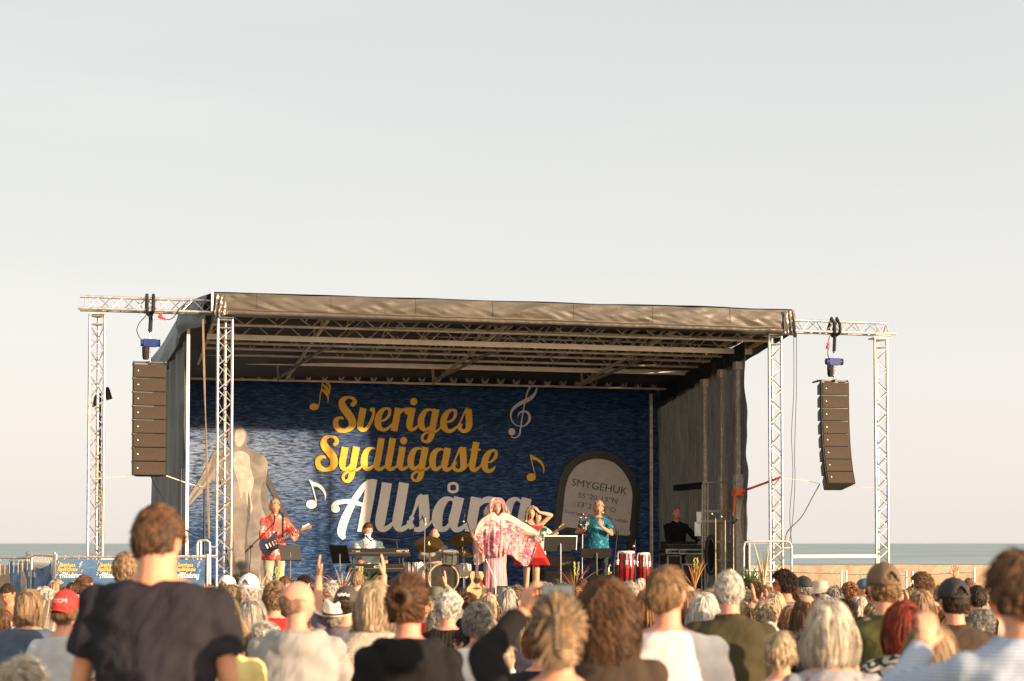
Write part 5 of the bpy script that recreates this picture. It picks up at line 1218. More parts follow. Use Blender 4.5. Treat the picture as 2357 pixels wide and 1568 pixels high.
# ---------------------------------------------------------------- instruments and performers on the stage
def W(px, py, v): return onv(px, py, v)
def sthing(name, label, cat, px, v, rz=0., group=None, py=None):
    z = FZ if py is None else zsc(px, py, v); return thing(name, label, cat, (usc(px, v), v, z), rz, group), Vector((usc(px, v), v, z))
WINE = mat('red_lacquer', (.42, .012, .015, 1), .15); WOODB = mat('guitar_spruce', (.52, .29, .13, 1), .35, 0, .12, 4, .1, 40, stretch=(8, 1, 1)); ROSE = mat('rosewood', (.07, .030, .018, 1), .4)
PURPLE = mat('metallic_purple_blue', (.028, .027, .075, 1), .22, .4); GOLDM = mat('brass_cymbal', (.50, .33, .12, 1), .28, .9, .2, 14); PEARL = mat('pearl_shell', (.62, .56, .48, 1), .2, .1, .2, 18); DRUMHEAD = mat('drum_head', (.70, .66, .58, 1), .5)
AMPC = mat('amp_tolex', (.025, .024, .024, 1), .8, 0, .3, 30, .3, 150); AMPG = mat('amp_cloth', (.055, .05, .045, 1), .9, 0, .2, 60, .3, 200); SHEET = mat('sheet_paper', (.80, .76, .70, 1), .7)
def micstand(px, v, pts, label, mic=None, base='tripod', fold=0, mt=BLACK, group=None, big=False):
    """pts: pixel polyline from floor pole top on (first is pole top)"""
    th, o = sthing('microphone_stand', label, 'microphone stand', px, v, 0, group)
    top = W(pts[0][0], pts[0][1], v) - o; m = MB(); m.tube([(0, 0, .02), (0, 0, top.z * .55)], .011, 8); m.tube([(0, 0, top.z * .5), (top.x, 0, top.z)], .0085, 8); m.build('pole', mt, th)
    m = MB()
    if base == 'tripod':
        for a in (90, 210, 330): m.tube([(0, 0, .12), (.28 * math.cos(R(a)), .28 * math.sin(R(a)), .01)], .009, 6)
    else: m.lathe([(0, 0), (.14, 0), (.14, .015), (.02, .03), (0, .03)], (0, 0, 0), 20)
    m.build('base', BLACK, th)
    if len(pts) > 1:
        w = [W(x, y, v - .1 * i) - o for i, (x, y) in enumerate(pts)]; MB().tube(w, .0085 if not big else .011, 8).tube([w[0], w[0] + Vector((0, 0, .0)) + (w[0] - w[1]) * .25], .012, 8).build('boom', mt, th)
        MB().tube([w[0] + Vector((-.03, 0, 0)), w[0] + Vector((.03, 0, 0))], .02, 10).build('boom_clutch', BLACK, th); end, prev = w[-1], w[-2]
    else: end, prev = top, top - Vector((0, 0, 1))
    if mic:
        d = (W(mic[0], mic[1], v - .12) - o) - end; d = d.normalized() * .17; mm = MB(); mm.tube([end - d * .2, end + d * .7], [.010, .016], 10); mi = mm.build('microphone', BLACK, th); MB().ell(end + d * .85, .026, 12, 8).build('mic_grille', mat('mic_mesh', (.35, .34, .33, 1), .35, .7), mi)
    return th
def musicstand(px, py, v, w, h, tilt, label, yaw=0., paper=False, mt=BLACK):
    th, o = sthing('music_stand', label, 'music stand', px, v, 0); z = zsc(px, py, v) - FZ
    rot = Matrix.Rotation(R(yaw), 3, 'Z') @ Matrix.Rotation(R(tilt), 3, 'X'); m = MB(); m.box((0, 0, z), (w, .004, h), rot); m.box(Vector((0, 0, z)) + rot @ Vector((0, .02, -h / 2)), (w, .045, .004), rot)
    m.build('desk', mt, th, smooth=False); MB().tube([(0, -.02, 0.05), (0, -.02, z - .05)], .010, 8).tube([(0, -.02, z - .06), (0, .0, z)], .014, 8).build('pole', CHROME if paper else STEEL_DARK, th)
    m = MB()
    for a in (90, 210, 330): m.tube([(0, -.02, .16), (.26 * math.cos(R(a)), .26 * math.sin(R(a)) - .02, .01)], .008, 6)
    m.build('tripod', BLACK, th)
    if paper:
        m = MB(); m.box(Vector((0, 0, z)) + rot @ Vector((0, .012, .012)), (w * 1.05, .004, h * 1.04), rot); m.build('sheet_music', SHEET, th, smooth=False)
    return th
def outline_body(mb, pts, d0, d1):
    sp = [(x, y) for x, y, _ in smooth([(*p, 0) for p in pts + [pts[0]]], 5)[:-1]]; mb.prism(sp, d0, d1); return sp
def electric(px, py, v, ang, label, kind, sc_=1.):
    o = W(px, py, v); th = thing('electric_guitar' if kind == 'g' else 'bass_guitar', label, 'guitar', o); A = Matrix.Rotation(R(-ang), 3, 'Y')
    def B(mb): mb.v = [tuple(A @ (Vector(p) * sc_)) for p in mb.v]; return mb
    mb = MB(); outline_body(mb, [(-.22, .0), (-.20, .10), (-.12, .15), (-.03, .115), (.05, .13), (.15, .165), (.175, .14), (.12, .075), (.10, .03), (.11, -.05), (.165, -.10), (.14, -.135), (.04, -.12), (-.04, -.125), (-.13, -.16), (-.20, -.11)], -.02, .02)
    B(mb).build('guitar_body', PURPLE if kind == 'g' else mat('bass_body', (.04, .03, .025, 1), .3), th, smooth=False)
    nl = .62 if kind == 'g' else .80
    B(MB().bar((.02, -.028, 0), (nl - .06, -.028, 0), .012, .050)).build('neck', ROSE, th, smooth=False)
    m = MB()
    for k in range(12): m.box((.13 + k * .033 * nl / .6, -.0345, 0), (.004, .003, .046))
    B(m).build('frets', CHROME, th, smooth=False)
    mb = MB(); mb.prism([(nl - .06, -.022), (nl + .02, -.03), (nl + .12, -.05), (nl + .14, -.02), (nl + .12, .02), (nl - .02, .03), (nl - .06, .022)], -.038, -.022); B(mb).build('headstock', mat('headstock_wood', (.24, .10, .05, 1), .3) if kind == 'g' else mat('dark_headstock', (.04, .025, .015, 1), .3), th, smooth=False)
    m = MB()
    for k in range(6 if kind == 'g' else 4): m.tube([(nl - .01 + k * (.022 if kind == 'g' else .035), -.032, .02), (nl - .01 + k * (.022 if kind == 'g' else .035), -.036, .045)], .008, 8)
    B(m).build('tuning_pegs', CHROME if kind == 'g' else GOLDM, th)
    mb = MB(); outline_body(mb, [(-.13, -.02), (-.08, .06), (.04, .07), (.10, .03), (.10, -.05), (.0, -.09), (-.10, -.08)], -.026, -.021); B(mb).build('pickguard', BLACK, th, smooth=False)
    m = MB()
    for x in (-.04, .02, .07): m.box((x, -.030, 0), (.018, .008, .075))
    m.box((-.10, -.030, 0), (.03, .012, .08)); B(m).build('pickups', mat('cream_plastic', (.55, .50, .4, 1), .4) if kind == 'g' else CHROME, th, smooth=False)
    return th
FLORC = cloth('coral_hawaiian', (.78, .10, .07, 1), 'floral', (.62, .55, .48, 1), 11); CHINO = cloth('stone_chino', (.42, .36, .27, 1)); TEAL = cloth('teal_print', (.008, .085, .14, 1), 'floral', (.06, .27, .31, 1), 13)
MINT = cloth('pale_mint_shirt', (.42, .50, .47, 1)); BPOLO = cloth('black_polo', (.010, .010, .012, 1)); DRUMS = cloth('grey_speckled_shirt', (.26, .23, .20, 1), 'dots', (.4, .35, .3, 1), 60); FACE = STR + math.pi
def PERF(px, ytop, v, label, s=1.0, **k):
    c = ST @ W(px, ytop, v); c.z -= .012
    k.setdefault('lod', 'mid'); k.setdefault('voxel', .0095)
    return person('person', label, c, s=s, ground=FZ, facing=FACE + k.pop('turn', 0), **k)
# guitarist
PERF(632, 1148, .1, 'man in coral hawaiian shirt and stone chinos playing a purple electric guitar', s=1.08, seated=False, top='collar', topm=FLORC, trm=CHINO, style='crop', hair='blond', hairscale=(1.03, 1.05, 1.08), loose=.02, hem=-.98, pitch=-8, yaw=6, turn=R(-4), skin_='tan', face={'brow': 'blond'},
     armR=((.04, .24, -.755), (-1, .25, -.1), (.1, -.9, 0), (1, -.3, -.5), .9), armL=((.30, .27, -.66), (.1, .2, 1), (.3, 1, 0), (1, -.2, -1), 1.0))
electric(626, 1252, -.22, 26, 'purple blue electric guitar held by the man in the coral shirt', 'g')
o = W(650, 1180, -.05); m = MB(); m.grid(2, 24, lambda a, b: (lambda t_: (.0 + .045 * (a - .5) + (-.02 + .0 * t_), -.13 - .04 * math.sin(t_ * 3), .06 - .50 * t_))(b))
single('guitar_strap', m, BLACK, 'black guitar strap over the coral shirt', 'strap', W(651, 1188, -.02))
micstand(574, -.35, [(578, 1258), (566, 1264), (628, 1200)][0:1] + [(631, 1204)], 'boom microphone stand in front of the guitarist', mic=(632, 1190))
musicstand(668, 1272, -.6, .42, .27, -18, 'black music stand right of the guitarist legs', yaw=24)
musicstand(782, 1276, -.5, .36, .34, 22, 'black music stand tilted away left of the keyboards', yaw=-38)
# keyboards
def keyboard(x0, x1, y0, y1, v, label, brand, model, bx, mx, wedge):
    a, b = W(x0, y1, v), W(x1, y0, v); o = Vector(((a.x + b.x) / 2, v, a.z)); th = thing('keyboard', label, 'keyboard', o); L, Hh = (b.x - a.x) / 2, b.z - a.z
    m = MB(); m.add([(-L, 0, 0), (L, 0, 0), (L - wedge, 0, Hh), (-L + wedge, 0, Hh), (-L, .36, 0), (L, .36, 0), (L - wedge, .36, Hh * .55), (-L + wedge, .36, Hh * .55)], [(0, 1, 2, 3), (7, 6, 5, 4), (0, 3, 7, 4), (1, 5, 6, 2), (3, 2, 6, 7), (0, 4, 5, 1)]); m.build('case', mat('keyboard_case', (.009, .0085, .008, 1), .6, spec=.2), th, smooth=False)
    MB().box((0, .29, Hh * .62 + .01), (2 * L - .1, .13, .02)).build('white_keys', WHITE, th, smooth=False)
    m = MB()
    for i in range(36):
        if i % 7 not in (2, 6): m.box((-L + .08 + i * (2 * L - .15) / 36, .27, Hh * .62 + .026), (.011, .085, .014))
    m.build('black_keys', BLACK, th, smooth=False)
    MB().box((0, -.003, Hh * .42), (2 * L - .04, .004, .008)).build('trim_line', mat('panel_grey', (.09, .085, .08, 1), .5), th, smooth=False)
    cv = lambda X, Y: Vector((X, -.006, Y)); k_ = mat('silver_lettering', (.6, .58, .55, 1), .4)
    text_on(brand, (-L + bx, Hh * .52), (-L + bx + .15, Hh * .52), .030, cv, 'lettering', k_, th)
    text_on(model, (L - mx - .22, Hh * .52), (L - mx, Hh * .52), .040, cv, 'lettering', k_, th); return th
# text_on measures downwards (pixel frames); flip for metric frames
_to = text_on
def text_up(body, p0, p1, h, conv, name, mt, parent): return _to(body, (p0[0], -p0[1]), (p1[0], -p1[1]), h, lambda X, Y: conv(X, -Y), name, mt, parent)
text_on = text_up
keyboard(797, 946, 1262, 1281, .3, 'upper black synthesizer keyboard on the two tier stand', 'YAMAHA', 'MODX7', .10, .04, .05)
keyboard(801, 932, 1298, 1317, .28, 'lower black stage piano on the two tier stand', 'YAMAHA', 'CP', .13, .35, .02)
th, o = sthing('keyboard_stand', 'black two tier stand carrying both keyboards', 'stand', 870, .45)
m = MB()
for sx_ in (-.45, .45): m.tube([(sx_, 0, 0), (sx_, 0, .92)], .018, 8); m.tube([(sx_, -.2, .02), (sx_, .35, .02)], .018, 8)
m.build('upright', BLACK, th); m = MB(); m.tube([(-.45, -.1, .04), (.45, 0, .50)], .016, 8); m.tube([(-.45, 0, .50), (.45, -.1, .04)], .016, 8); m.build('cross_brace', BLACK, th)
m = MB()
for sx_ in (-.45, .45): m.box((sx_, .0, .925 - .02), (.04, .36, .02)); m.box((sx_, 0, zsc(870, 1318, .45) - FZ - .012), (.04, .36, .02))
m.build('support_arm', BLACK, th, smooth=False)
PERF(846, 1203, 1.25, 'man in pale mint open shirt over white t-shirt sitting at the keyboards', s=1.10, seated=True, top='collar', topm=MINT, style='crop', hair='brown', hairscale=(1.05, 1.05, 1.08), pitch=-14, yaw=10, build=1.12, loose=.03, skin_='fair', face={'beard': HR['lbrown']},
     armR=((.20, .50, -.62), (0, 1, -.2), (0, 0, -1), (1, -.3, -.6), .45), armL=((.22, .48, -.62), (0, 1, -.2), (0, 0, -1), (1, -.3, -.6), .45), trm=cloth('khaki_trousers', (.12, .10, .07, 1)))
o = W(846, 1240, 1.08); single('undershirt', MB().grid(6, 6, lambda a, b: ((a - .5) * (.10 + .05 * (1 - b)), -.03 * math.sin(a * 3.1), (b - .5) * .34)), WHT, 'white t-shirt front in the open mint shirt', 'shirt', o + Vector((0, -.02, -.08)))
micstand(922, .55, [(912, 1243)] + [(878, 1240), (852, 1244)], 'boom microphone stand reaching in to the keyboard player', mic=(838, 1228))
single('stool', MB().lathe([(0, .50), (.17, .50), (.18, .53), (.17, .56), (0, .56)], n=20).tube([(0, 0, .1), (0, 0, .5)], .02).tube([(-.2, -.2, 0), (.2, .2, .2)], .014).tube([(.2, -.2, 0), (-.2, .2, .2)], .014), BLACK, 'black padded stool beneath the keyboard player', 'stool', (usc(846, 1.3), 1.3, FZ))
# drum kit
dk, o = sthing('drum_kit', 'pearl coloured drum kit with bass drum, toms and brass cymbals', 'drum kit', 1020, 1.7)
def dloc(px, py, v): return W(px, py, v) - o
bd = dloc(1021, 1332, 1.45); rb = .285
m = MB(); Rx = Matrix.Rotation(R(90), 3, 'X'); m.lathe([(rb, 0), (rb, -.40)], bd, 40, Rx); m.build('bass_drum_shell', PEARL, dk)
m = MB(); m.lathe([(rb + .012, .012), (rb + .012, -.02), (rb - .012, -.02), (rb - .012, .014), (rb + .012, .012)], bd, 40, Rx); m.build('bass_drum_hoop', mat('hoop', (.45, .32, .2, 1), .3), dk)
m = MB(); m.lathe([(0, .004), (rb - .012, .004)], bd, 40, Rx); m.build('bass_drum_head', mat('smoked_drum_head', (.06, .055, .042, 1), .45, 0, .4, 2.5, spec=.3), dk)
def drum(px, py0, py1, v, r, tilt, nm, rings=True):
    a, b = dloc(px, py0, v), dloc(px, py1, v); h_ = a.z - b.z; rt = Matrix.Rotation(R(tilt), 3, 'X'); m = MB(); m.lathe([(r, -h_ / 2), (r, h_ / 2)], (a + b) / 2, 28, rt); q = m.build(nm, PEARL, dk)
    m = MB()
    for z in (-h_ / 2, h_ / 2 - .02): m.lathe([(r, z), (r + .014, z), (r + .014, z + .02), (r, z + .02)], (a + b) / 2, 28, rt, cap=False)
    for k in range(8): t_ = k * math.pi / 4; m.tube([(a + b) / 2 + rt @ Vector((r * 1.05 * math.cos(t_), r * 1.05 * math.sin(t_), z)) for z in (-h_ / 2, -.02, .02, h_ / 2)], [.004, .012, .012, .004], 6)
    m.build('chrome_hardware', CHROME, q); MB().lathe([(0, h_ / 2 + .002), (r, h_ / 2 + .002)], (a + b) / 2, 28, rt).build('drum_head', DRUMHEAD, q)
drum(1037, 1270, 1297, 1.55, .15, 18, 'tom_drum'); drum(996, 1300, 1314, 2.0, .18, 6, 'snare_drum'); drum(956, 1294, 1332, 1.9, .21, 0, 'floor_tom'); drum(1062, 1296, 1330, 2.3, .18, 0, 'floor_tom')
def cymbal(px, py, v, r, tx, ty, nm='cymbal'):
    c = dloc(px, py, v); rt = Matrix.Rotation(R(ty), 3, 'Y') @ Matrix.Rotation(R(tx), 3, 'X'); m = MB(); m.lathe([(.0, .035), (.02, .034), (.035, .020), (.04, .014), (r * .6, .006), (r, -.006), (r, -.008), (.04, .010), (0, .030)], c, 40, rt); q = m.build(nm, GOLDM, dk)
    m = MB(); m.tube([c + Vector((.05, .1, -c.z)), c + Vector((.05, .1, -.4)), c + Vector((0, 0, -.01)), c + rt @ Vector((0, 0, .06))], .012, 8)
    for a in (90, 210, 330): m.tube([(c.x + .05, c.y + .1, .18), (c.x + .05 + .28 * math.cos(R(a)), c.y + .1 + .28 * math.sin(R(a)), .01)], .009, 6)
    m.build('cymbal_stand', CHROME, q)
cymbal(987, 1253, 1.35, .27, 34, -10); cymbal(1064, 1243, 2.1, .25, 30, -14); cymbal(1067, 1277, 1.7, .17, 8, 0, 'hi_hat'); cymbal(1068, 1272, 2.6, .2, 20, 10)
PERF(999, 1215, 3.0, 'bald drummer in grey speckled shirt behind brass cymbals', s=1.10, seated=True, top='collar', topm=DRUMS, style=None, pitch=-18, yaw=-14, build=1.1, skin_='pink', face={'brow': 'blond'},
     armR=((.18, .42, -.55), (-.2, 1, .1), (0, 0, -1), (1, -.3, -.6), 1.0), armL=((.16, .44, -.50), (-.3, .8, .5), (0, .5, -1), (1, -.3, -.6), 1.0))
single('drum_throne', MB().lathe([(0, .46), (.17, .46), (.18, .50), (.16, .53), (0, .53)], n=20).tube([(0, 0, .05), (0, 0, .46)], .03), BLACK, 'round black drum throne under the bald drummer', 'stool', (usc(999, 3.05), 3.05, FZ))
for (a, b), lb in ((((1003, 1276, 2.5), (1022, 1248, 2.35)), 'wooden drumstick raised in the hand of the drummer'), (((985, 1285, 2.5), (1012, 1290, 2.3)), 'wooden drumstick held low towards the snare')):
    q = W(*a); single('drumstick', MB().tube([(0, 0, 0), W(*b) - q], [.008, .005], 8), mat('hickory', (.55, .38, .2, 1), .5), lb, 'drumstick', q)
micstand(947, 1.2, [(949, 1220)] + [(973, 1190)], 'overhead boom microphone stand left of the left cymbal', mic=(977, 1200)); micstand(977, .5, [(979, 1192)], 'straight empty microphone stand in front of the left cymbal', mt=CHROME, group=None)
micstand(1090, 1.9, [(1088, 1240)] + [(1069, 1184)], 'overhead boom microphone stand behind the pink haired performer', mic=(1067, 1198))
# acoustic guitar on its stand
o = W(1096, 1345, -.45); ag = thing('acoustic_guitar', 'acoustic guitar with pale spruce top standing on the stage floor', 'guitar', o)
ob = [(0, .22), (-.09, .23), (-.125, .16), (-.10, .06), (-.115, .0), (-.175, -.07), (-.195, -.16), (-.16, -.235), (-.08, -.262), (0, -.265)]; full = ob + [(-x, y) for x, y in reversed(ob[1:-1])]
mb = MB(); outline_body(mb, full, -.05, .05); mb.build('guitar_body', mat('mahogany', (.20, .08, .035, 1), .3), ag, smooth=False)
mb = MB(); outline_body(mb, [(x * .985, y * .985) for x, y in full], -.055, -.0495); mb.build('soundboard', WOODB, ag, smooth=False)
m = MB(); m.lathe([(0, .001), (.05, .001)], (0, -.056, .07), 28, Rx); m.build('sound_hole', BLACK, ag); m = MB(); m.lathe([(.052, .002), (.066, .002)], (0, -.056, .07), 28, Rx, cap=False); m.build('rosette', ROSE, ag)
mb = MB(); mb.prism([(.055, .06), (.085, .09), (.10, .0), (.08, -.05), (.05, -.01)], -.058, -.0555); mb.build('pickguard', mat('tortoise', (.22, .03, .02, 1), .25), ag, smooth=False)
mb = MB(); mb.prism([(-.075, -.075), (-.05, -.058), (0, -.052), (.05, -.058), (.075, -.075), (.04, -.085), (0, -.098), (-.04, -.085)], -.066, -.055); mb.build('bridge', ROSE, ag, smooth=False)
MB().bar((0, -.066, .11), (0, -.066, .60), .052, .014, up=(0, 1, 0)).build('neck', ROSE, ag, smooth=False); mb = MB(); mb.prism([(-.03, .60), (.03, .60), (.038, .78), (-.038, .78)], -.072, -.058); mb.build('headstock', ROSE, ag, smooth=False)
m = MB()
for k in range(6): m.tube([(-.0175 + k * .007, -.071, -.07), (-.0175 + k * .007, -.075, .62)], .0011, 4)
for k in range(12): m.box((0, -.0745, .13 + .037 * k), (.05, .002, .003))
m.build('strings', CHROME, ag); MB().tube([(-.12, -.07, -.30), (-.12, .12, -.34)], .010).tube([(.12, -.07, -.30), (.12, .12, -.34)], .010).tube([(0, .10, .1), (0, .14, -.34)], .012).build('guitar_stand', BLACK, ag)
# bass amplifiers
def amp(x0, x1, y0, y1, v, label):
    a, b = W(x0, y1, v), W(x1, y0, v); o = Vector(((a.x + b.x) / 2, v, a.z)); th = thing('bass_amplifier', label, 'amplifier', o, 0, 'stacked bass cabinets behind the paper music stand'); w, h_ = b.x - a.x, b.z - a.z
    MB().box((0, .2, h_ / 2), (w, .4, h_ - .01)).build('cabinet', AMPC, th, smooth=False); MB().box((0, -.004, h_ / 2), (w - .08, .012, h_ - .08)).build('speaker_cloth', AMPG, th, smooth=False)
    m = MB()
    for sx_ in (-1, 1):
        for z in (.03, h_ - .03): m.box((sx_ * (w / 2 - .018), -.002, z), (.045, .02, .045))
    m.build('corner_protector', BLACK, th, smooth=False)
    text_on('aguilar', (w / 2 - .26, .075), (w / 2 - .06, .105), .045, lambda X, Y: Vector((X, -.013, Y)), 'lettering', mat('silver_lettering', (.6, .58, .55, 1), .4), th)
amp(1252, 1322, 1276, 1309, 1.35, 'upper bass cabinet of the stack right of the red dress'); amp(1252, 1322, 1310, 1368, 1.35, 'lower and taller bass cabinet of the stack right of the red dress')
# congas
def conga(px, v, r, label, py=1267):
    th, o = sthing('conga', label, 'conga drum', px, v, 0, 'red congas'); H_ = zsc(px, py, v) - FZ - .02
    prof = [(.72, 0), (.78, .10), (.98, .35), (1.10, .55), (1.14, .68), (1.08, .86), (1.0, 1.0)]; prof = [(x * r, z * H_) for x, z, _ in smooth([(*p, 0) for p in prof], 3)]
    n = 60; red, blk = MB(), MB()
    vs = [(q * math.cos(2 * math.pi * j / n), q * math.sin(2 * math.pi * j / n), z) for q, z in prof for j in range(n)]
    for mb, sel in ((red, lambda j: (j // 3) % 2 == 0), (blk, lambda j: (j // 3) % 2 == 1)): mb.add(vs, [(i * n + j, i * n + (j + 1) % n, (i + 1) * n + (j + 1) % n, (i + 1) * n + j) for i in range(len(prof) - 1) for j in range(n) if sel(j)])
    sh_ = red.build('shell', WINE, th, sharp=False); blk.build('dark_staves', mat('black_lacquer', (.015, .012, .012, 1), .15), sh_, sharp=False)
    MB().lathe([(0, H_ + .012), (r * .9, H_ + .010), (r * 1.02, H_ - .002), (r * 1.03, H_ - .05)], n=36).build('drum_skin', DRUMHEAD, th)
    m = MB(); m.lathe([(r * 1.02, H_ - .035), (r * 1.08, H_ - .035), (r * 1.08, H_ - .015), (r * 1.02, H_ - .015)], n=36, cap=False); m.lathe([(r * 1.13, H_ * .66), (r * 1.17, H_ * .66), (r * 1.17, H_ * .69), (r * 1.13, H_ * .69)], n=36) if False else None
    for k in range(6):
        t_ = k * math.pi / 3 + .3; c_, s_2 = math.cos(t_), math.sin(t_); m.tube([(r * 1.09 * c_, r * 1.09 * s_2, H_ - .02), (r * 1.16 * c_, r * 1.16 * s_2, H_ - .05), (r * 1.17 * c_, r * 1.17 * s_2, H_ - .20)], .007, 6); m.box((r * 1.14 * c_, r * 1.14 * s_2, H_ - .20), (.05, .05, .09), Euler((0, 0, t_)))
    m.build('tuning_lugs', CHROME, th)
conga(1441, .15, .155, 'larger red and black striped conga drum, left of the pair'); conga(1481, .30, .115, 'narrower red and black striped conga drum, right of the pair', 1271)
micstand(1413, -.25, [(1421, 1225)] + [(1430, 1232), (1402, 1188)][1:], 'boom microphone stand in front of the man in the teal shirt', mic=(1383, 1178), mt=BLACK)
micstand(1462, -.1, [(1462, 1245)], 'microphone stand in front of the gap between the congas', mic=(1457, 1262))
musicstand(1290, 1252, -.15, .60, .27, 12, 'large black music stand with white sheet edges facing away', paper=True)
musicstand(1373, 1273, -.25, .58, .18, 20, 'low wide black music stand before the man in the teal shirt')
th, o = sthing('saxophone', 'brass saxophone standing on the floor under the low music stand', 'saxophone', 1404, .1)
m = MB(); m.tube([(.03, 0, .62), (.0, 0, .66), (-.03, 0, .60), (-.02, 0, .10), (.02, 0, .04), (.07, 0, .08), (.09, 0, .30)], [.008, .012, .018, .035, .045, .05, .085], 12, cap=False); m.build('tube', GOLDM, th)
m = MB(); [m.lathe([(0, 0), (.016, 0), (.016, .01), (0, .01)], (-.02 + .004 * k, -.035, .15 + .06 * k), 10, Rx) for k in range(7)]; m.build('keys', GOLDM, th)
# percussion player
PERF(1377, 1153, .75, 'man with fair hair in teal patterned shirt touching his chin, tambourine in hand', s=1.08, seated=False, top='tee', topm=TEAL, style='crop', hair='blond', hairscale=(1.06, 1.1, 1.16), pitch=-12, yaw=-8, loose=.03, hem=-.99, skin_='tan', face={'brow': 'blond'},
     armR=((.30, .22, -.48), (.1, .3, 1), (-1, .3, 0), (1, -.2, -.8), 1.0), armL=((-.02, .26, -.44), (-.4, .2, 1), (0, -1, 0), (1, 0, -1), .5))
th, o = sthing('tambourine', 'dark tambourine held up on a stand by the teal shirted man', 'tambourine', 1342, .35, 0, None, 1200)
m = MB(); m.tube([(.10 * math.cos(a_ * .5236) * .55, 0, .13 * math.sin(a_ * .5236)) for a_ in range(13)], .014, 8); m.build('frame', BLACK, th); m = MB(); [m.lathe([(0, 0), (.02, 0), (.02, .006), (0, .006)], (.055 * math.cos(a_), 0, .13 * math.sin(a_)), 10) for a_ in (.5, 1.5, 2.6, 3.7, 4.8, 5.8)]; m.build('jingles', CHROME, th)
micstand(1340, .2, [(1341, 1228)] + [(1350, 1232)], 'thin stand holding percussion left of the teal shirt', mt=CHROME)
# sound engineer, mixing desk, cases
PERF(1556, 1169, 4.6, 'man with glasses in black polo shirt leaning over the mixing desk', s=1.08, seated=False, top='collar', topm=BPOLO, style='balding', hair='grey', pitch=-24, yaw=4, build=1.12, loose=.02, skin_='pink', face={'brow': 'grey'}, extras=[lambda p: shades(p, lens=mat('clear_lens', (.5, .45, .4, 1), .1))],
     armR=((.22, .34, -.76), (-.3, 1, -.3), (0, 0, -1), (1, -.5, -.3), .4), armL=((.36, .40, -.70), (.1, 1, -.2), (0, 0, -1), (1, -.4, -.3), .4))
th, o = sthing('mixing_desk', 'black digital mixing desk lying on the flight case', 'mixer', 1582, 4.0, 0, None, 1264); m = MB(); m.add([(-.42, 0, 0), (.42, 0, 0), (.42, 0, .06), (-.42, 0, .06), (-.42, .5, 0), (.42, .5, 0), (.42, .5, .16), (-.42, .5, .16)], [(0, 1, 2, 3), (7, 6, 5, 4), (0, 3, 7, 4), (1, 5, 6, 2), (3, 2, 6, 7), (0, 4, 5, 1)]); m.build('console', AMPC, th, smooth=False)
m = MB(); [m.box((-.38 + .045 * k, .12, .09), (.012, .02, .02)) for k in range(17)]; m.build('faders', mat('fader_caps', (.4, .4, .4, 1), .4), th, smooth=False); MB().tube([(-.3, .0, .08), (-.15, -.02, .16), (-.02, .0, .14), (.05, 0, .04)], .007).tube([(-.2, 0, .05), (-.1, -.05, .14), (.1, 0, .05)], .007).build('cables', CABLE, th)
def case(x0, x1, y0, y1, v, label, dep=.5):
    a, b = W(x0, y1, v), W(x1, y0, v); o = Vector(((a.x + b.x) / 2, v, a.z)); th = thing('flight_case', label, 'flight case', o); w, h_ = b.x - a.x, b.z - a.z
    MB().box((0, dep / 2, h_ / 2), (w - .02, dep, h_ - .02)).build('panel', AMPC, th, smooth=False); m = MB()
    for sx_ in (-1, 1): m.box((sx_ * (w / 2 - .012), .01, h_ / 2), (.03, .035, h_))
    for z in (.012, h_ - .012): m.box((0, .008, z), (w, .035, .03))
    m.build('edge_profile', ALU, th, smooth=False); m = MB(); m.box((-w * .33, -.012, h_ / 2), (.10, .02, .05)); m.box((w * .33, -.012, h_ / 2), (.05, .02, .05)); m.build('latch', CHROME, th, smooth=False)
case(1533, 1574, 1264, 1275, 3.95, 'short flight case lid under the left of the mixing desk'); case(1563, 1626, 1264, 1276, 3.9, 'flat flight case tray with silver edges carrying the mixing desk'); case(1570, 1616, 1298, 1362, 3.7, 'tall flight case with silver frame at the right of the congas')
case(1536, 1568, 1278, 1366, 4.1, 'black equipment rack case beneath the sound engineer')
th, o = sthing('cable_coil', 'large black oval coil of cable hanging on the ramp frame', 'cable coil', 1638, 2.2, 0, None, 1278); m = MB()
for k in range(6): m.tube([((.09 + .008 * k) * math.cos(a_ * math.pi / 12), .02 * (k % 3), (.36 + .008 * k) * math.sin(a_ * math.pi / 12)) for a_ in range(25)], .014, 6)
m.build('coil', CABLE, th); MB().lathe([(0, 0), (.9, 0)], (0, .06, 0), 24, Rx @ Matrix.Diagonal((.095, .36, 1))).build('back_cloth', BLACK_CLOTH, th)
for px, yt, mx, my, lb in ((1647, 1190, 1634, 1180, 'leftmost of the three microphone stands near the right handrail'), (1669, 1196, 1655, 1186, 'middle one of three microphone stands near the right handrail'), (1688, 1206, 1700, 1192, 'rightmost of the three microphone stands, carrying a red ringed microphone')):
    micstand(px, .6, [(px, yt)], lb, mic=(mx, my), base='round', mt=mat('warm_stand', (.45, .33, .18, 1), .35, .6))
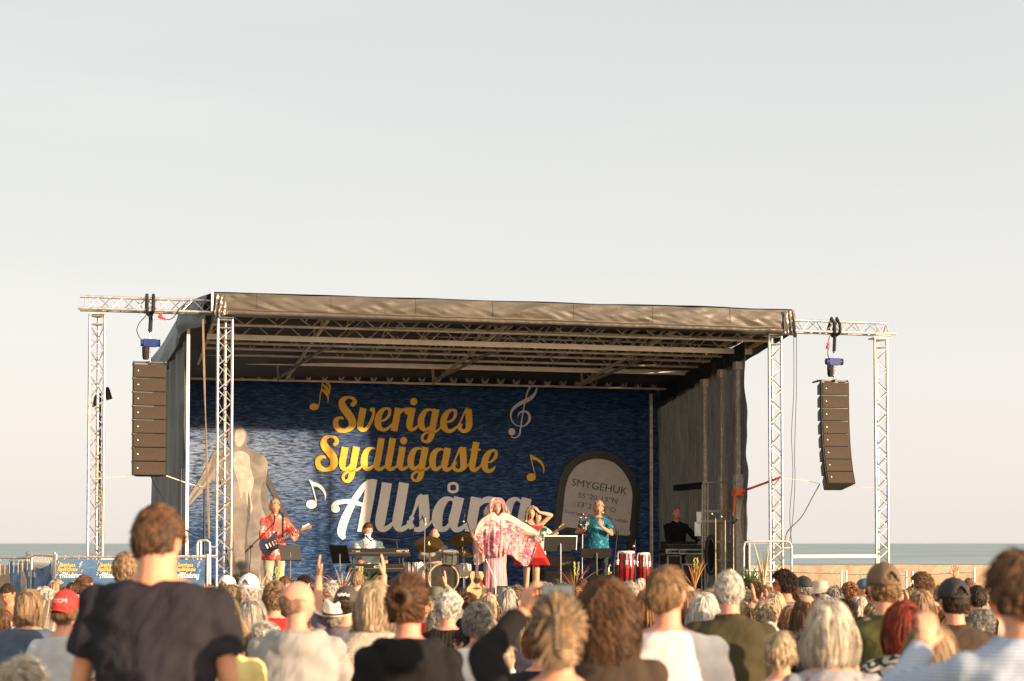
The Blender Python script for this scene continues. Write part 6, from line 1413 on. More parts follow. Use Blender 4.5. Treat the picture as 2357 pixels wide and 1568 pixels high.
# the wig performer -----------------------------------------------------
QV = -.35
q_ = PERF(1143, 1150, QV, 'performer with huge pink curly wig and glittering pink and silver kaftan, one arm out', s=1.08, seated=False, top=None, legs=False, style='wig', hair='pink', yaw=-6, pitch=2, build=1.12, skin_='fair', lod='hi', neck=1.1, face={'lips': True, 'makeup': True}, turn=R(0), hairscale=(.95, .95, .98), hairoff=(0, -.012, .01),
     armR=((.345, .10, -.75), (-.05, .3, -1), (-.3, 0, -.3), (1, -.4, 0), .7), armL=((.63, .12, -.575), (.8, .2, -.6), (0, 0, -1), (.5, -.2, -1), .35))
GL = NT('sequin_kaftan'); vv = GL.coord((1, 1, 1)); v1 = GL.n('ShaderNodeTexVoronoi'); v1.inputs['Scale'].default_value = 4.2; GL.l(GL.coord((1, .4, 1.1)), v1.inputs['Vector'])
n1 = GL.noise(GL.coord((14, 3, 5), (0, R(20), 0)), 1.0, 5, 1.4); n2 = GL.noise(GL.coord((5, 3, 14), (0, R(-35), 0)), 1.2, 5, 1.6)
cc = GL.ramp(v1.outputs['Distance'], [(.0, (.80, .74, .66, 1)), (.16, (.50, .36, .20, 1)), (.26, (.50, .08, .20, 1)), (.40, (.70, .40, .36, 1)), (.6, (.74, .56, .50, 1))])
cc = GL.mix(GL.ramp(n1, [(.50, (0, 0, 0, 1)), (.56, (1, 1, 1, 1))]), cc, (.55, .10, .24, 1)); cc = GL.mix(GL.ramp(n2, [(.54, (0, 0, 0, 1)), (.59, (1, 1, 1, 1))]), cc, (.85, .80, .76, 1))
GL.set(.34, .3, .6, GL.mix(1.0, cc, (.80, .70, .70, 1), 'MULTIPLY')); sp_ = GL.noise(vv, 120, 2); GL.bump(sp_, 1.0, .02); GL = GL.m
SH = cloth('sheer_peach', (.70, .44, .36, 1))
topc = [(1088, 1252), (1093, 1222), (1104, 1200), (1120, 1186), (1133, 1180), (1143, 1190), (1154, 1180), (1176, 1188), (1202, 1203), (1226, 1217), (1240, 1228)]
botc = [(1089, 1262), (1093, 1299), (1110, 1294), (1116, 1277), (1128, 1282), (1142, 1284), (1156, 1281), (1172, 1277), (1192, 1292), (1214, 1301), (1238, 1246)]
oq = Vector((usc(1143, QV), QV, FZ))
def spl(c, t_):
    s3 = smooth([(*p, 0) for p in c], 8); x = t_ * (len(s3) - 1); i = min(len(s3) - 2, int(x)); k = x - i; return s3[i][0] + (s3[i + 1][0] - s3[i][0]) * k, s3[i][1] + (s3[i + 1][1] - s3[i][1]) * k
def kaf(sgn):
    def f(a, b):
        x0, y0 = spl(topc, a); x1, y1 = spl(botc, a); px, py = x0 + (x1 - x0) * b, y0 + (y1 - y0) * b; q = W(px, py, QV) - oq
        tor = math.exp(-((px - 1142) / 26) ** 2); edge = math.sin(math.pi * min(1, max(0, a))) ** .35; d = (.055 + .13 * tor * min(1, .35 + b * 1.6)) * edge
        fold = .022 * math.sin(a * 55 + b * (6 if a > .5 else -4)) * b + .014 * math.sin(a * 90 + b * 3 + 1) * b + .02 * nn(px * .06, py * .06, sgn)
        return (q.x, -.02 - sgn * d - fold * edge + (.02 if sgn < 0 else 0) - .10 * max(0, a - .6) * b, q.z)
    return f
m = MB(); m.grid(150, 44, kaf(1)); kf = m.build('kaftan', GL, None, sharp=False); kf.parent = q_; kf.matrix_basis = q_.matrix_basis.inverted() @ (ST @ Matrix.Translation(oq))
m = MB(); m.grid(90, 24, kaf(-1)); k2 = m.build('kaftan_back', SH, None, sharp=False); k2.parent = q_; k2.matrix_basis = kf.matrix_basis
# sheer yoke and sleeves
m = MB(); bsl = lambda a, b: Vector(kaf(1)(a, b * .17)) + Vector((0, -.010, .002))
m.grid(110, 10, bsl); k3 = m.build('sheer_yoke', SH, None, sharp=False); k3.parent = q_; k3.matrix_basis = kf.matrix_basis
ST2 = NT('striped_sequin_trousers'); wv = ST2.n('ShaderNodeTexWave', wave_type='BANDS', bands_direction='X'); wv.inputs['Scale'].default_value = 6.5; wv.inputs['Distortion'].default_value = 2.2; wv.inputs['Detail Scale'].default_value = .6; ST2.l(ST2.coord((1, 1, .35)), wv.inputs['Vector'])
ST2.set(.3, .25, .6, ST2.ramp(wv.outputs['Fac'], [(.0, (.42, .04, .17, 1)), (.25, (.50, .10, .24, 1)), (.33, (.76, .70, .66, 1)), (.6, (.72, .62, .56, 1)), (.68, (.30, .17, .09, 1)), (.85, (.62, .40, .34, 1)), (1, (.55, .14, .26, 1))])); ST2.bump(ST2.noise(ST2.coord(), 110, 2), .9, .015)
def trq(a, b):
    th_ = a * 2 * math.pi; z = .98 - .97 * b; rx = .185 + .045 * b + .02 * math.sin(th_ * 7 + b * 2) * b; ry = .15 + .05 * b + .015 * math.sin(th_ * 9) * b; return ((rx) * math.cos(th_) - .03, ry * math.sin(th_) - .0, z)
m = MB(); m.grid(80, 20, trq); k4 = m.build('flared_trousers', ST2.m, None, sharp=False); k4.parent = q_; k4.matrix_basis = kf.matrix_basis
nk = MB(); cz = W(1143, 1186, QV) - oq
for k in range(26):
    a_ = 2 * math.pi * k / 26
    for r_2, z in ((.066, .012), (.070, -.004), (.076, -.018)): nk.ell((cz.x + r_2 * math.cos(a_), -.005 + r_2 * math.sin(a_), cz.z + z + .012 * math.sin(a_)), .0075, 6, 4)
k5 = nk.build('rhinestone_necklace', mat('rhinestone', (.85, .82, .78, 1), .08, .6), None); k5.parent = q_; k5.matrix_basis = kf.matrix_basis
o = W(1101, 1252, QV - .15); th = thing('microphone', 'handheld microphone in the right hand of the pink haired performer', 'microphone', o); MB().tube([(.02, .02, -.12), (0, 0, 0)], [.012, .016], 10).build('handle', BLACK, th); MB().ell((-.005, 0, .025), .028, 12, 8).build('grille', mat('mic_mesh', (.35, .34, .33, 1), .35, .7), th)
micstand(1141, -.7, [(1118, 1287)], 'white leaning microphone stand in front of the pink haired performer', base='round', mt=mat('stand_grey', (.5, .52, .55, 1), .4))
# singer in the red dress
RED = cloth('red_satin', (.72, .035, .03, 1), bump=.2); sg_ = PERF(1223, 1163, .85, 'blonde woman in off shoulder red dress holding one hand to her head', s=1.03, seated=False, top=None, legs=False, style='long', hair='blond', yaw=-16, pitch=-4, skin_='fair', face={'brow': 'blond', 'lips': True}, hairscale=(1.05, 1.02, .95), build=.95,
     armR=((.26, .12, -.80), (0, .3, -1), (-1, 0, 0), (1, -.4, 0), .4), armL=((.12, .12, -.12), (-.5, 0, .6), (-.4, -.6, -.6), (1, -.1, .1), .5))
hS = th_info[sg_.name][0]
def dress(a, b):
    t_ = a * 2 * math.pi; z = hS - .40 - .60 * b * 1.18
    if b < .32: k = b / .32; rx = .175 - .055 * k; ry = .125 - .03 * k
    else: k = (b - .32) / .68; rx = .12 + .22 * k ** .9; ry = .095 + .17 * k ** .9
    f = .022 * math.sin(t_ * 9 + b) * max(0, (b - .4)) * 1.6; return ((rx + f) * math.cos(t_), (ry + f) * math.sin(t_) - .01, z)
MB().grid(90, 30, dress).build('red_dress', RED, sg_, sharp=False)
m = MB(); m.tube([(.20 * math.cos(a_ * math.pi / 12), .13 * math.sin(a_ * math.pi / 12) - .01, hS - .395 - .01 * math.sin(a_)) for a_ in range(25)], .030, 8, cap=False); m.build('off_shoulder_collar', RED, sg_)
micstand(1226, .35, [(1221, 1235)] + [(1222, 1212)], 'microphone stand of the woman in the red dress', mic=(1212, 1202))
# bass player behind her
PERF(1236, 1176, 2.3, 'bass player hidden behind the red dress, wearing green and white patterned shirt', s=1.0, seated=False, top='tee', topm=cloth('green_white_print', (.50, .50, .45, 1), 'floral', (.05, .20, .06, 1), 10), style='short', hair='dark', voxel=.012, trm=cloth('black_trousers', (.012, .012, .014, 1)),
     armR=((.05, .24, -.75), (-1, .2, 0), (0, -1, 0), (1, -.3, -.5), .9), armL=((.30, .28, -.50), (.1, .2, 1), (.3, 1, 0), (1, -.2, -1), 1.0))
electric(1212, 1268, 1.95, 33, 'dark bass guitar with gold tuning pegs reaching out behind the red dress', 'b')
# plants, pots, monitors along the stage edge
def blades(px, py, v, n, L, mt, label, spread=.9, seedv=1, w=.014, fl=None, group=None):
    r3 = random.Random(seedv); o = W(px, py, v); o.z = FZ; th = thing('potted_plant', label, 'plant', o, 0, group)
    MB().lathe([(0, .0), (.10, 0), (.13, .20), (.14, .20), (.14, .23), (.11, .23), (.11, .18), (0, .18)], n=20).build('pot', BLACK, th)
    m = MB()
    for i in range(n):
        a = r3.uniform(0, 6.28); e = r3.uniform(.15, spread); l_ = L * r3.uniform(.6, 1.1); pts = []
        for k in range(7):
            t_ = k / 6; rr = math.sin(e) * l_ * t_ * (1 + .4 * t_); z = .2 + math.cos(e) * l_ * (t_ - .35 * e * t_ * t_); pts.append((rr * math.cos(a), rr * math.sin(a), z))
        m.tube(pts, [w * (1 - (k / 6) ** 2 * .9) * .5 for k in range(7)], 4)
    m.build('leaves', mt, th)
    if fl:
        m = MB()
        for i in range(3):
            x = r3.uniform(-.08, .08); m.tube([(x * .5, 0, .2), (x, 0, L * 1.15)], .004, 5)
            for k in range(14): m.ell((x * (1 - k * .01) + r3.uniform(-.015, .015), r3.uniform(-.02, .0), L * (1.15 - k * .028)), (.010, .010, .014), 6, 4)
        m.build('flower_spike', fl, th)
    return th
CORD = mat('red_brown_leaf', (.26, .07, .045, 1), .5); LEAF = mat('green_leaf', (.06, .13, .03, 1), .5); PAMP = mat('pampas', (.52, .40, .25, 1), .9); YFL = mat('yellow_green_flower', (.42, .38, .08, 1), .6); ORL = mat('orange_brown_leaf', (.45, .20, .07, 1), .5)
blades(598, 1340, -.85, 22, .5, PAMP, 'pale grass plant at the feet of the guitarist', .8, 1); blades(645, 1345, -.8, 16, .55, LEAF, 'green plant with flower spikes right of the guitarist feet', .7, 2, fl=YFL)
blades(745, 1345, -.85, 22, .62, CORD, 'dark red spiky leaf plant between music stand and keyboards', 1.1, 3); blades(788, 1345, -.8, 24, .5, PAMP, 'dry brown grass plant left below the keyboards', .9, 8); blades(832, 1345, -.8, 14, .55, LEAF, 'green plant with yellow flower spikes below the keyboards', .6, 4, fl=YFL)
blades(1322, 1345, -.85, 24, .62, CORD, 'dark red spiky leaf plant right of the bass cabinets', 1.25, 5, w=.018, fl=YFL); blades(1290, 1350, -.85, 60, .25, LEAF, 'low tufted green grass plant before the bass cabinets', .8, 6, w=.008); blades(1506, 1340, -.8, 30, .45, mat('brown_flower', (.16, .10, .08, 1), .8), 'brown feathery plant right of the congas', .6, 7)
blades(1598, 1345, -.8, 18, .68, ORL, 'orange brown long leaf plant in front of the flight case', .85, 9, w=.022, fl=YFL); blades(1727, 1352, -.9, 34, .55, LEAF, 'bushy dark green lily plant beside the right handrail', .7, 10, w=.030); blades(1757, 1352, -.9, 10, .9, PAMP, 'tall single pale pampas plume right of the lily', .12, 11, w=.05)
for px, py, lb in ((692, 1330, 'small black spotlight on the floor right of the guitarist'), (1668, 1345, 'black wedge monitor at the right stage corner'), (1170, 1352, 'black wedge monitor below the red dress')):
    o = W(px, py, -.6); o.z = FZ; th = thing('stage_monitor', lb, 'stage monitor', o, R(-10)); m = MB(); m.prism([(-.22, 0), (.22, 0), (.22, .18), (-.22, .34)][0:0] or [(-.22, 0), (.22, 0), (.22, .30), (-.22, .30)], 0, .0); m = MB(); m.add([(-.24, -.18, 0), (.24, -.18, 0), (.24, .2, 0), (-.24, .2, 0), (-.24, -.12, .30), (.24, -.12, .30), (.24, .18, .12), (-.24, .18, .12)], [(0, 3, 2, 1), (4, 5, 6, 7), (0, 1, 5, 4), (1, 2, 6, 5), (2, 3, 7, 6), (3, 0, 4, 7)]); m.build('cabinet', AMPC, th, smooth=False); MB().box((0, -.155, .14), (.40, .01, .2), Euler((R(-11), 0, 0))).build('grille', AMPG, th, smooth=False)
MB_ = W(1640, 1362, -.8); single('cardboard_box', MB().box((0, 0, .09), (.24, .2, .18)), mat('cardboard', (.34, .19, .10, 1), .8), 'small brown cardboard box with white label at the right stage edge', 'box', (MB_.x, -.8, FZ), smooth=False)
MB().box((-.02, -.103, .06), (.12, .004, .06)).build('white_label', WHITE, bpy.data.objects['cardboard_box'], smooth=False)
# hanging shakers (sticks) beside the music stand
th, o = sthing('drumstick_holder', 'pair of wooden drumsticks standing right of the low music stand', 'drumsticks', 1452, .3, 0); m = MB(); m.tube([(-.14, 0, .52), (-.10, 0, .90)], .010).tube([(-.10, 0, .52), (-.04, 0, .92)], .010); m.build('drumstick', mat('hickory', (.55, .38, .2, 1), .5), th); MB().tube([(-.13, 0, 0), (-.13, 0, .5)], .02).lathe([(0, 0), (.07, 0), (.07, .12), (0, .12)], (-.12, 0, .44), 14).build('holder', STEEL_DARK, th)
# ---------------------------------------------------------------- the crowd
def CR(px, ytop, hpx, label, s=1.0, top='tee', topm=BLK, style='short', hair='brown', hat=None, **k):
    Y = FPX * .25 * s / hpx; c = P(px, ytop, Y); c.z -= (.012 if not hat else .036) * s
    if style in ('curly', 'wig', 'fluffy'): c.z -= .02 * s
    lod = k.pop('lod', 'hi' if hpx > 105 else 'mid' if hpx > 62 else 'lo')
    ex = list(k.pop('extras', []))
    if hat: ex.append(hat)
    th = person('person', label, c, s=s, top=top, topm=topm, style=style, hair=hair, lod=lod, extras=ex, seed=int(px * 7 + ytop) % 97, **k)
    return th
def H(kind, m_, **k):
    if kind == 'cap': return lambda p: cap(p, CAPM[m_], **k)
    return lambda p: brimhat(p, CAPM[m_], kind)
def clap(x, y, z, curl=.10): return ((x, y, z), (-.10, .45, .95), (-1, 0, 0), (1, -.2, -1), curl)
GF = 'people standing close to the camera'
def cap_text(body, w, z, h, mt):
    def f(p):
        cv = lambda X, Y: Vector((X, -.1135 * math.sqrt(max(.02, 1 - (X / .093) ** 2)) * math.sqrt(max(.02, 1 - ((Y - .034) / .111) ** 2)) - .0035, Y))
        text_on(body, (-w / 2, z), (w / 2, z), h, cv, 'cap_lettering', mt, p)
    return f
def scribble(p):
    m = MB(); pts = []
    for k in range(60):
        X = -.045 + .09 * k / 59; Y = .078 + .010 * math.sin(k * 1.1) + .004 * math.sin(k * .35) - .5 * X * X * 8; pts.append((X, -.116 * math.sqrt(1 - (X / .095) ** 2) * math.sqrt(1 - ((Y - .034) / .113) ** 2) - .002, Y))
    m.tube(pts, .0022, 5); m.build('cap_lettering', WHITE, p)
# foreground
a = CR(362, 1160, 158, 'tall standing man in dark navy t-shirt with short brown hair and sunglasses', s=1.03, build=1.27, topm=NAVY, yaw=-26, style='crop', hair='brown', extras=[shades], voxel=.009, loose=.012, wr=1.7, neck=1.3, lift=.022, hairscale=(1.08, 1.05, 1.06), armR=((.285, .10, -.90), (0, .3, -1), (-1, 0, 0), (.5, -1, 0), .5), armL=((.32, .10, -.89), (0, .3, -1), (-1, 0, 0), (.5, -1, 0), .5))
CR(2348, 1268, 185, 'man with thick brown hair in light blue striped shirt cut by the right edge', topm=LBL, top='collar', yaw=8, style='short', hair='brown', voxel=.010, loose=.01, build=1.1, hairscale=(1.12, 1.08, 1.08), facing=R(6),
   armL=((.20, .30, -.30), (-.25, .35, 1), (.3, 1, -.4), (1, -.1, -.8), .55))
CR(1283, 1372, 170, 'woman in black with blonde hair held up by a claw clip, raising a phone', s=.97, top='long', topm=BLK, yaw=2, style='clip', hair='dblond', hairscale=(1.10, 1.05, 1.05), voxel=.010, armL=((.115, .36, -.055), (-.25, .2, 1), (-.6, .3, 0), (1, -.2, -.35), (.9, .3, .9)), armR=((.10, .30, -.38), (-.2, .5, 1), (-.6, .3, 0), (1, -.3, -1), .9), loose=.02)
CR(1398, 1335, 148, 'woman with long curly brown hair and dark brown jacket right of the claw clip woman', s=.97, top='jacket', topm=BRN, yaw=-8, style='longcurl', hair='brown', hairscale=(1.12, 1.08, 1.06))
CR(1535, 1298, 134, 'man with greying light brown hair and white shirt, face turned slightly right', s=1.02, build=1.12, top='tee', topm=WSTR, yaw=-28, style='short', hair='lbrown', extras=[shades], skin_='pink', loose=.02, neck=1.05)
CR(940, 1325, 132, 'woman with brown hair twisted into a loop bun, wearing a black hoodie', s=.97, top='hood', topm=BLK, yaw=-14, style='bun', hair='brown', loose=.012, skin_='pink', hairscale=(1.06, 1.04, 1.04))
CR(684, 1333, 108, 'bald man in grey hoodie looking to his right, profile visible', s=1.02, build=1.12, top='hood', topm=GREYH, yaw=-58, pitch=-6, style='balding', hair='stubble', skin_='pink', loose=.03, armR=((.10, .36, -.50), (-.2, .8, .5), (-1, 0, 0), (1, -.4, -1), .4))
CR(1912, 1386, 132, 'woman with short pale blonde hair and grey floral top, clapping', s=.96, top='tee', topm=FLOR, yaw=-6, style='bob', hair='pale', hairscale=(1.12, 1.06, 1.04), armR=clap(.17, .26, -.36), armL=clap(-.06, .30, -.40))
CR(1797, 1452, 96, 'small blond boy seen from behind next to the floral top woman', s=.80, top='tee', topm=WPAT, yaw=-10, style='boy', hair='blond', hairscale=(1.10, 1.05, 1.04), seated=False)
CR(1679, 1309, 100, 'man with short white hair and dark olive shirt standing in the middle right', s=1.02, build=1.16, top='collar', topm=OLIVE, yaw=4, style='crop', hair='white', loose=.02, skin_='pink', lod='hi')
CR(2036, 1288, 108, 'man in brown cap and olive green jacket, standing', s=1.02, build=1.12, top='jacket', topm=OLIVE2, yaw=12, style='crop', hair='lbrown', hat=H('cap', 'brown', yaw=0.0), loose=.02, lod='hi')
CR(2082, 1386, 106, 'woman with bright red hair and black zigzag patterned cardigan', s=.96, top='long', topm=ZIG, yaw=10, style='bob', hair='red', hairscale=(1.16, 1.08, 1.02))
CR(2142, 1437, 150, 'woman with long straight dark blonde hair hanging over her back near the right edge', s=.95, top='long', topm=BEIGE, yaw=-14, style='long', hair='dblond', hairscale=(1.1, 1.08, 1.0), facing=R(-12))
CR(2197, 1324, 98, 'man in black cap turned around, bare skin in the strap gap, dark brown jacket', s=1.02, build=1.1, top='jacket', topm=BRN, yaw=12, style='crop', hair='dark', hat=H('cap', 'black'), skin_='pink', loose=.02, lod='hi')
CR(149, 1353, 88, 'child in red baseball cap and grey navy t-shirt at left', s=.92, top='tee', topm=cloth('pale_grey_navy_tee', (.42, .43, .46, 1)), yaw=-6, style='boy', hair='lbrown', hat=H('cap', 'red', strap=False, yaw=R(180)), extras=[cap_text('CCM', .085, .062, .024, WHITE)], seated=False, lod='hi', loose=.01)
CR(44, 1508, 120, 'fair child with tousled pale blonde hair at the bottom left corner', s=.85, top='tee', topm=REDC, style='fluffy', hair='pale', yaw=-15, lod='hi', seated=False)
CR(502, 1362, 122, 'woman with smooth straight blonde hair and pale yellow top behind the navy t-shirt man', s=.97, top='long', topm=YELW, style='long', hair='blond', yaw=-10, hairscale=(1.05, 1.02, .95))
CR(538, 1422, 100, 'woman in brown polka dot blouse, head hidden behind the smooth blonde hair', s=.95, top='long', topm=POLK, style='bob', hair='dblond', hairscale=(1.05, 1, 1))
CR(861, 1344, 96, 'woman with wavy blonde hair and chunky cream knitted sweater', s=.97, top='long', topm=CREAM, style='bob', hair='blond', yaw=-6, hairscale=(1.14, 1.08, 1.14), loose=.03, build=1.15, lod='hi')
CR(771, 1376, 78, 'man in straw fedora with black band and navy patterned shirt', s=1., top='collar', topm=cloth('navy_floral', (.015, .02, .04, 1), 'floral', (.3, .35, .42, 1), 16), style='crop', hair='grey', hat=H('fedora', 'straw'), skin_='pink', lod='hi', pitch=12)
CR(797, 1344, 78, 'clapping man in dark cap with white lettering, both hands raised high', s=1., top='tee', topm=PURP, style='crop', hair='dark', hat=H('cap', 'pcap'), extras=[scribble], lod='hi', yaw=-8, armR=((.26, .26, .10), (-.05, .1, 1), (-1, .1, 0), (1, .1, -.4), .10), armL=((.24, .30, .12), (.05, .1, 1), (-1, .2, 0), (1, .2, -.4), .14))
CR(1031, 1357, 80, 'woman with short pale hair, black fuzzy sweater over pink collar', s=.96, top='long', topm=FUZZ, style='crop', hair='white', yaw=-8, loose=.02, skin_='pink', hairscale=(1.12, 1.08, 1.06))
CR(1100, 1386, 84, 'woman with grey permed curls and white top, clapping low', s=.96, top='long', topm=WHT, style='curly', hair='grey', yaw=6, armL=clap(.16, .25, -.40), armR=clap(.05, .27, -.40))
CR(1150, 1470, 95, 'person in a white t-shirt framed by the raised black sleeve', s=.95, top='tee', topm=WHT, style='boy', hair='blond', yaw=5)
CR(1003, 1345, 52, 'person in olive bucket hat between two raised clapping hands', s=1., top='tee', topm=GRN, style='crop', hair='grey', hat=H('bucket', 'olive'), armR=((.10, .20, .02), (0, .1, 1), (-1, .1, 0), (1, .1, -.4), .10), armL=((.16, .20, .02), (0, .1, 1), (-1, .1, 0), (1, .2, -.4), .12))
CR(1122, 1364, 58, 'woman with side swept pale blonde hair below the acoustic guitar', s=.96, style='bob', hair='blond', topm=WHT)
CR(1167, 1352, 56, 'woman with ash grey bob and sunglasses pushed up on her head', s=.96, style='bob', hair='grey', topm=GRYC, extras=[lambda p: shades(p, up=True)])
CR(1205, 1392, 76, 'woman with long blonde hair and dark purple knit under the raised hand', s=.96, top='long', topm=PURP, style='long', hair='blond', hairscale=(1.05, 1.02, .9))
CR(1448, 1337, 64, 'man with spiky grey hair and striped collar right of the curly woman', s=1., style='crop', hair='grey', top='collar', topm=NVS, yaw=8, hairscale=(1.1, 1.05, 1.06))
CR(1376, 1322, 92, 'person with black hair partly hidden behind the curly brown hair', s=1., style='short', hair='dark', topm=BLK, yaw=10)
CR(1490, 1350, 66, 'woman with long ginger blonde hair beside the spiky grey haired man', s=.96, style='long', hair='ginger', topm=BLK, hairscale=(1, 1, .8))
CR(1585, 1345, 66, 'woman with long light brown hair right of the white shirt man', s=.96, style='long', hair='lbrown', topm=BLK, hairscale=(1, 1, .8))
CR(1621, 1368, 80, 'woman with long white grey hair left of the olive shirt man', s=.96, style='bob', hair='white', topm=BLK, hairscale=(1.12, 1.05, 1.1))
CR(1808, 1309, 62, 'curly dark haired man with sunglasses and taupe sweater looking left', s=1.02, top='long', topm=TAUPE, style='curly', hair='dark', yaw=58, facing=R(20), extras=[shades], seated=False, loose=.02, skin_='tan', lod='mid', face=True)
CR(1850, 1323, 52, 'man in plain black cap right of the curly haired man', s=1., style='crop', hair='grey', hat=H('cap', 'black', strap=False), yaw=40, topm=BLK, skin_='pink')
CR(1888, 1331, 50, 'person in beige bucket hat and white shirt', s=1., style='crop', hair='grey', hat=H('bucket', 'beige'), yaw=25, topm=WHT)
CR(1923, 1347, 52, 'person with thick silver grey hair and glasses in white shirt', s=1., style='fluffy', hair='grey', topm=WHT, yaw=15)
CR(1957, 1338, 52, 'person with reddish brown curls in white t-shirt', s=1., style='curly', hair='ginger', topm=WHT)
CR(1979, 1372, 54, 'woman with wavy light blonde hair left of the brown cap man', s=.96, style='bob', hair='pale', topm=REDC)
CR(1991, 1329, 46, 'man in blue cap facing left beside the brown cap man', s=1., style='crop', hair='dark', hat=H('cap', 'blue', strap=False), yaw=70, topm=NAVY, face=True)
CR(1858, 1366, 84, 'woman with smooth brown hair and tortoise hairband pushed back', s=.96, style='long', hair='brown', topm=BLK, hairscale=(1, 1, .8))
CR(1762, 1376, 62, 'child with fluffy strawberry blonde hair below the flower stems', s=.9, style='fluffy', hair='blond', topm=WHT)
CR(1785, 1362, 60, 'woman with sleek blonde bob and white leaf print blouse', s=.96, style='bob', hair='blond', topm=WPAT, armR=clap(-.02, .3, -.12), armL=clap(.1, .3, -.16))
CR(1743, 1338, 44, 'woman with brown curls behind the clapping hands', s=.96, style='curly', hair='brown', topm=BLK, armR=clap(-.02, .3, -.22), armL=clap(.18, .3, -.22))
CR(1768, 1341, 46, 'woman with long straight brown hair and red sunglasses', s=.96, style='long', hair='lbrown', topm=WHT, yaw=30, extras=[shades], hairscale=(1, 1, .8))
CR(1733, 1384, 60, 'woman clapping with her hands up in front of long brown hair', s=.96, style='long', hair='lbrown', topm=BEIGE, armR=clap(.06, .3, .02), armL=clap(.10, .3, .0), hairscale=(1, 1, .8))
CR(2124, 1315, 56, 'curly haired man in sunglasses with one flat hand raised', s=1.02, style='curly', hair='lbrown', top='long', topm=BLK, yaw=50, extras=[shades], face=True, armR=((.02, .28, -.20), (.05, .1, 1), (.2, -1, 0), (1, -.4, -1), .05), skin_='fair', lod='mid')
CR(2080, 1395, 52, 'person with dark sleeves clapping right of the brown cap', s=1., style='short', hair='dark', top='long', topm=BLK, armR=clap(.12, .3, .06, .5), armL=clap(.14, .3, .06, .5))
CR(2122, 1359, 70, 'woman with layered sandy blonde hair left of the black cap man', s=.96, style='bob', hair='dblond', topm=BLK, hairscale=(1.1, 1.05, 1.05))
CR(2092, 1384, 62, 'woman with smooth white blonde hair above the red haired woman', s=.96, style='bob', hair='pale', topm=GRYC)
CR(2149, 1380, 66, 'woman with straight brown hair streaked blonde below the sandy blonde', s=.96, style='long', hair='lbrown', topm=BLK, hairscale=(1, 1, .8))
CR(2250, 1346, 62, 'dark haired person between the black cap man and right edge man', s=1., style='short', hair='dark', topm=BLK)
CR(2232, 1330, 46, 'man with light brown hair raising one spread hand near the right edge', s=1., style='short', hair='lbrown', topm=GRYC, armL=((.10, .25, .02), (.1, .1, 1), (.3, -1, 0), (1, -.4, -1), (.2, 1.2, .8)))
o = P(1284, 1366, 5.95); th = thing('smartphone', 'smartphone held sideways above the claw clip woman', 'phone', o, 0, None, stage=False); MB().box((0, 0, 0), (.115, .009, .062)).build('phone_case', mat('dark_phone', (.03, .012, .015, 1), .3), th, smooth=False)
MB().box((0, -.0055, 0), (.106, .002, .055)).build('screen', mat('phone_screen', (.10, .14, .17, 1), .1), th, smooth=False)
# hair claw, watch, cap lettering
o = P(1293, 1455, 5.33); th = thing('hair_claw', 'tortoiseshell claw clip in the pinned up blonde hair', 'hair clip', o, 0, None, stage=False); m = MB()
for k in range(7):
    for sg in (-1, 1): m.tube([(0, -.01, .045 - k * .015), (sg * .018, -.02, .045 - k * .015), (sg * .030, .0, .043 - k * .015), (sg * .026, .022, .040 - k * .015)], .004, 6)
m.tube([(0, -.015, .055), (0, -.015, -.055)], .007, 8); m.build('claw', mat('tortoiseshell', (.16, .09, .03, 1), .2, 0, .7, 30), th)
# left side
CR(286, 1268, 88, 'older man with close cropped grey blonde hair left of the tall man', s=1.02, style='crop', hair='dblond', topm=GRYC, yaw=22, skin_='pink', lod='mid')
CR(195, 1325, 54, 'young woman with high brown ponytail and sunglasses', s=.96, style='pony', hair='brown', topm=BLK, yaw=-45, extras=[shades], lod='mid', face=True)
CR(237, 1346, 52, 'child with brown hair in front of the banner fence', s=.9, style='short', hair='lbrown', topm=GRYC, yaw=-20)
CR(128, 1334, 54, 'woman with thick honey blonde hair at the corner of the banner fence', s=.96, style='bob', hair='blond', topm=WHT)
CR(98, 1350, 62, 'woman with white blonde hair and navy striped collar at left', s=.96, style='bob', hair='white', top='collar', topm=NVS)
CR(116, 1362, 68, 'girl with pale blonde ponytail and cream knit sweater', s=.93, style='pony', hair='pale', topm=CREAM, top='long')
CR(66, 1357, 78, 'woman with thin dark blonde hair and blue denim shirt at left', s=.96, top='long', topm=DEN, style='bob', hair='dblond', build=1.2, yaw=-30, loose=.03)
CR(22, 1341, 50, 'woman with short dark hair and patterned tank top facing the camera, looking down', s=.96, top='tank', topm=PATT, style='crop', hair='dark', facing=R(160), yaw=0, pitch=-28, skin_='tan', face=True, seated=False, lod='mid')
CR(4, 1400, 66, 'person cut off by the left edge in a white sleeve', s=.96, style='short', hair='brown', topm=WHT)
CR(440, 1395, 60, 'person in white sleeve raising an open hand before the banner fence', s=.98, top='long', topm=WHT, style='short', hair='lbrown', armR=((.08, .3, .08), (.25, .1, 1), (-.4, 1, 0), (1, -.3, -1), (.35, .8, .6)))
CR(572, 1317, 66, 'man in white cap with open strap at the back', s=1., style='crop', hair='white', hat=H('cap', 'white'), topm=GRYC, skin_='pink', lod='hi', yaw=-14)
CR(522, 1322, 46, 'person in white cap with small dark eyelets, further back', s=1., style='crop', hair='lbrown', hat=H('cap', 'white', strap=False, yaw=R(-60)), topm=WHT, yaw=-40)
CR(533, 1344, 74, 'person with short sandy hair behind the smooth blonde woman', s=1., style='short', hair='dblond', topm=BLK, hairscale=(1.05, 1.05, 1.02))
CR(578, 1377, 78, 'woman with grey brown blunt hair and red scarf', s=.96, style='bob', hair='grey', topm=REDC, yaw=-18, hairscale=(1.1, 1.05, 1))
CR(632, 1340, 66, 'woman with big wavy blonde curls and red top', s=.96, style='curly', hair='dblond', topm=REDC, hairscale=(1, 1, 1.1), lod='mid')
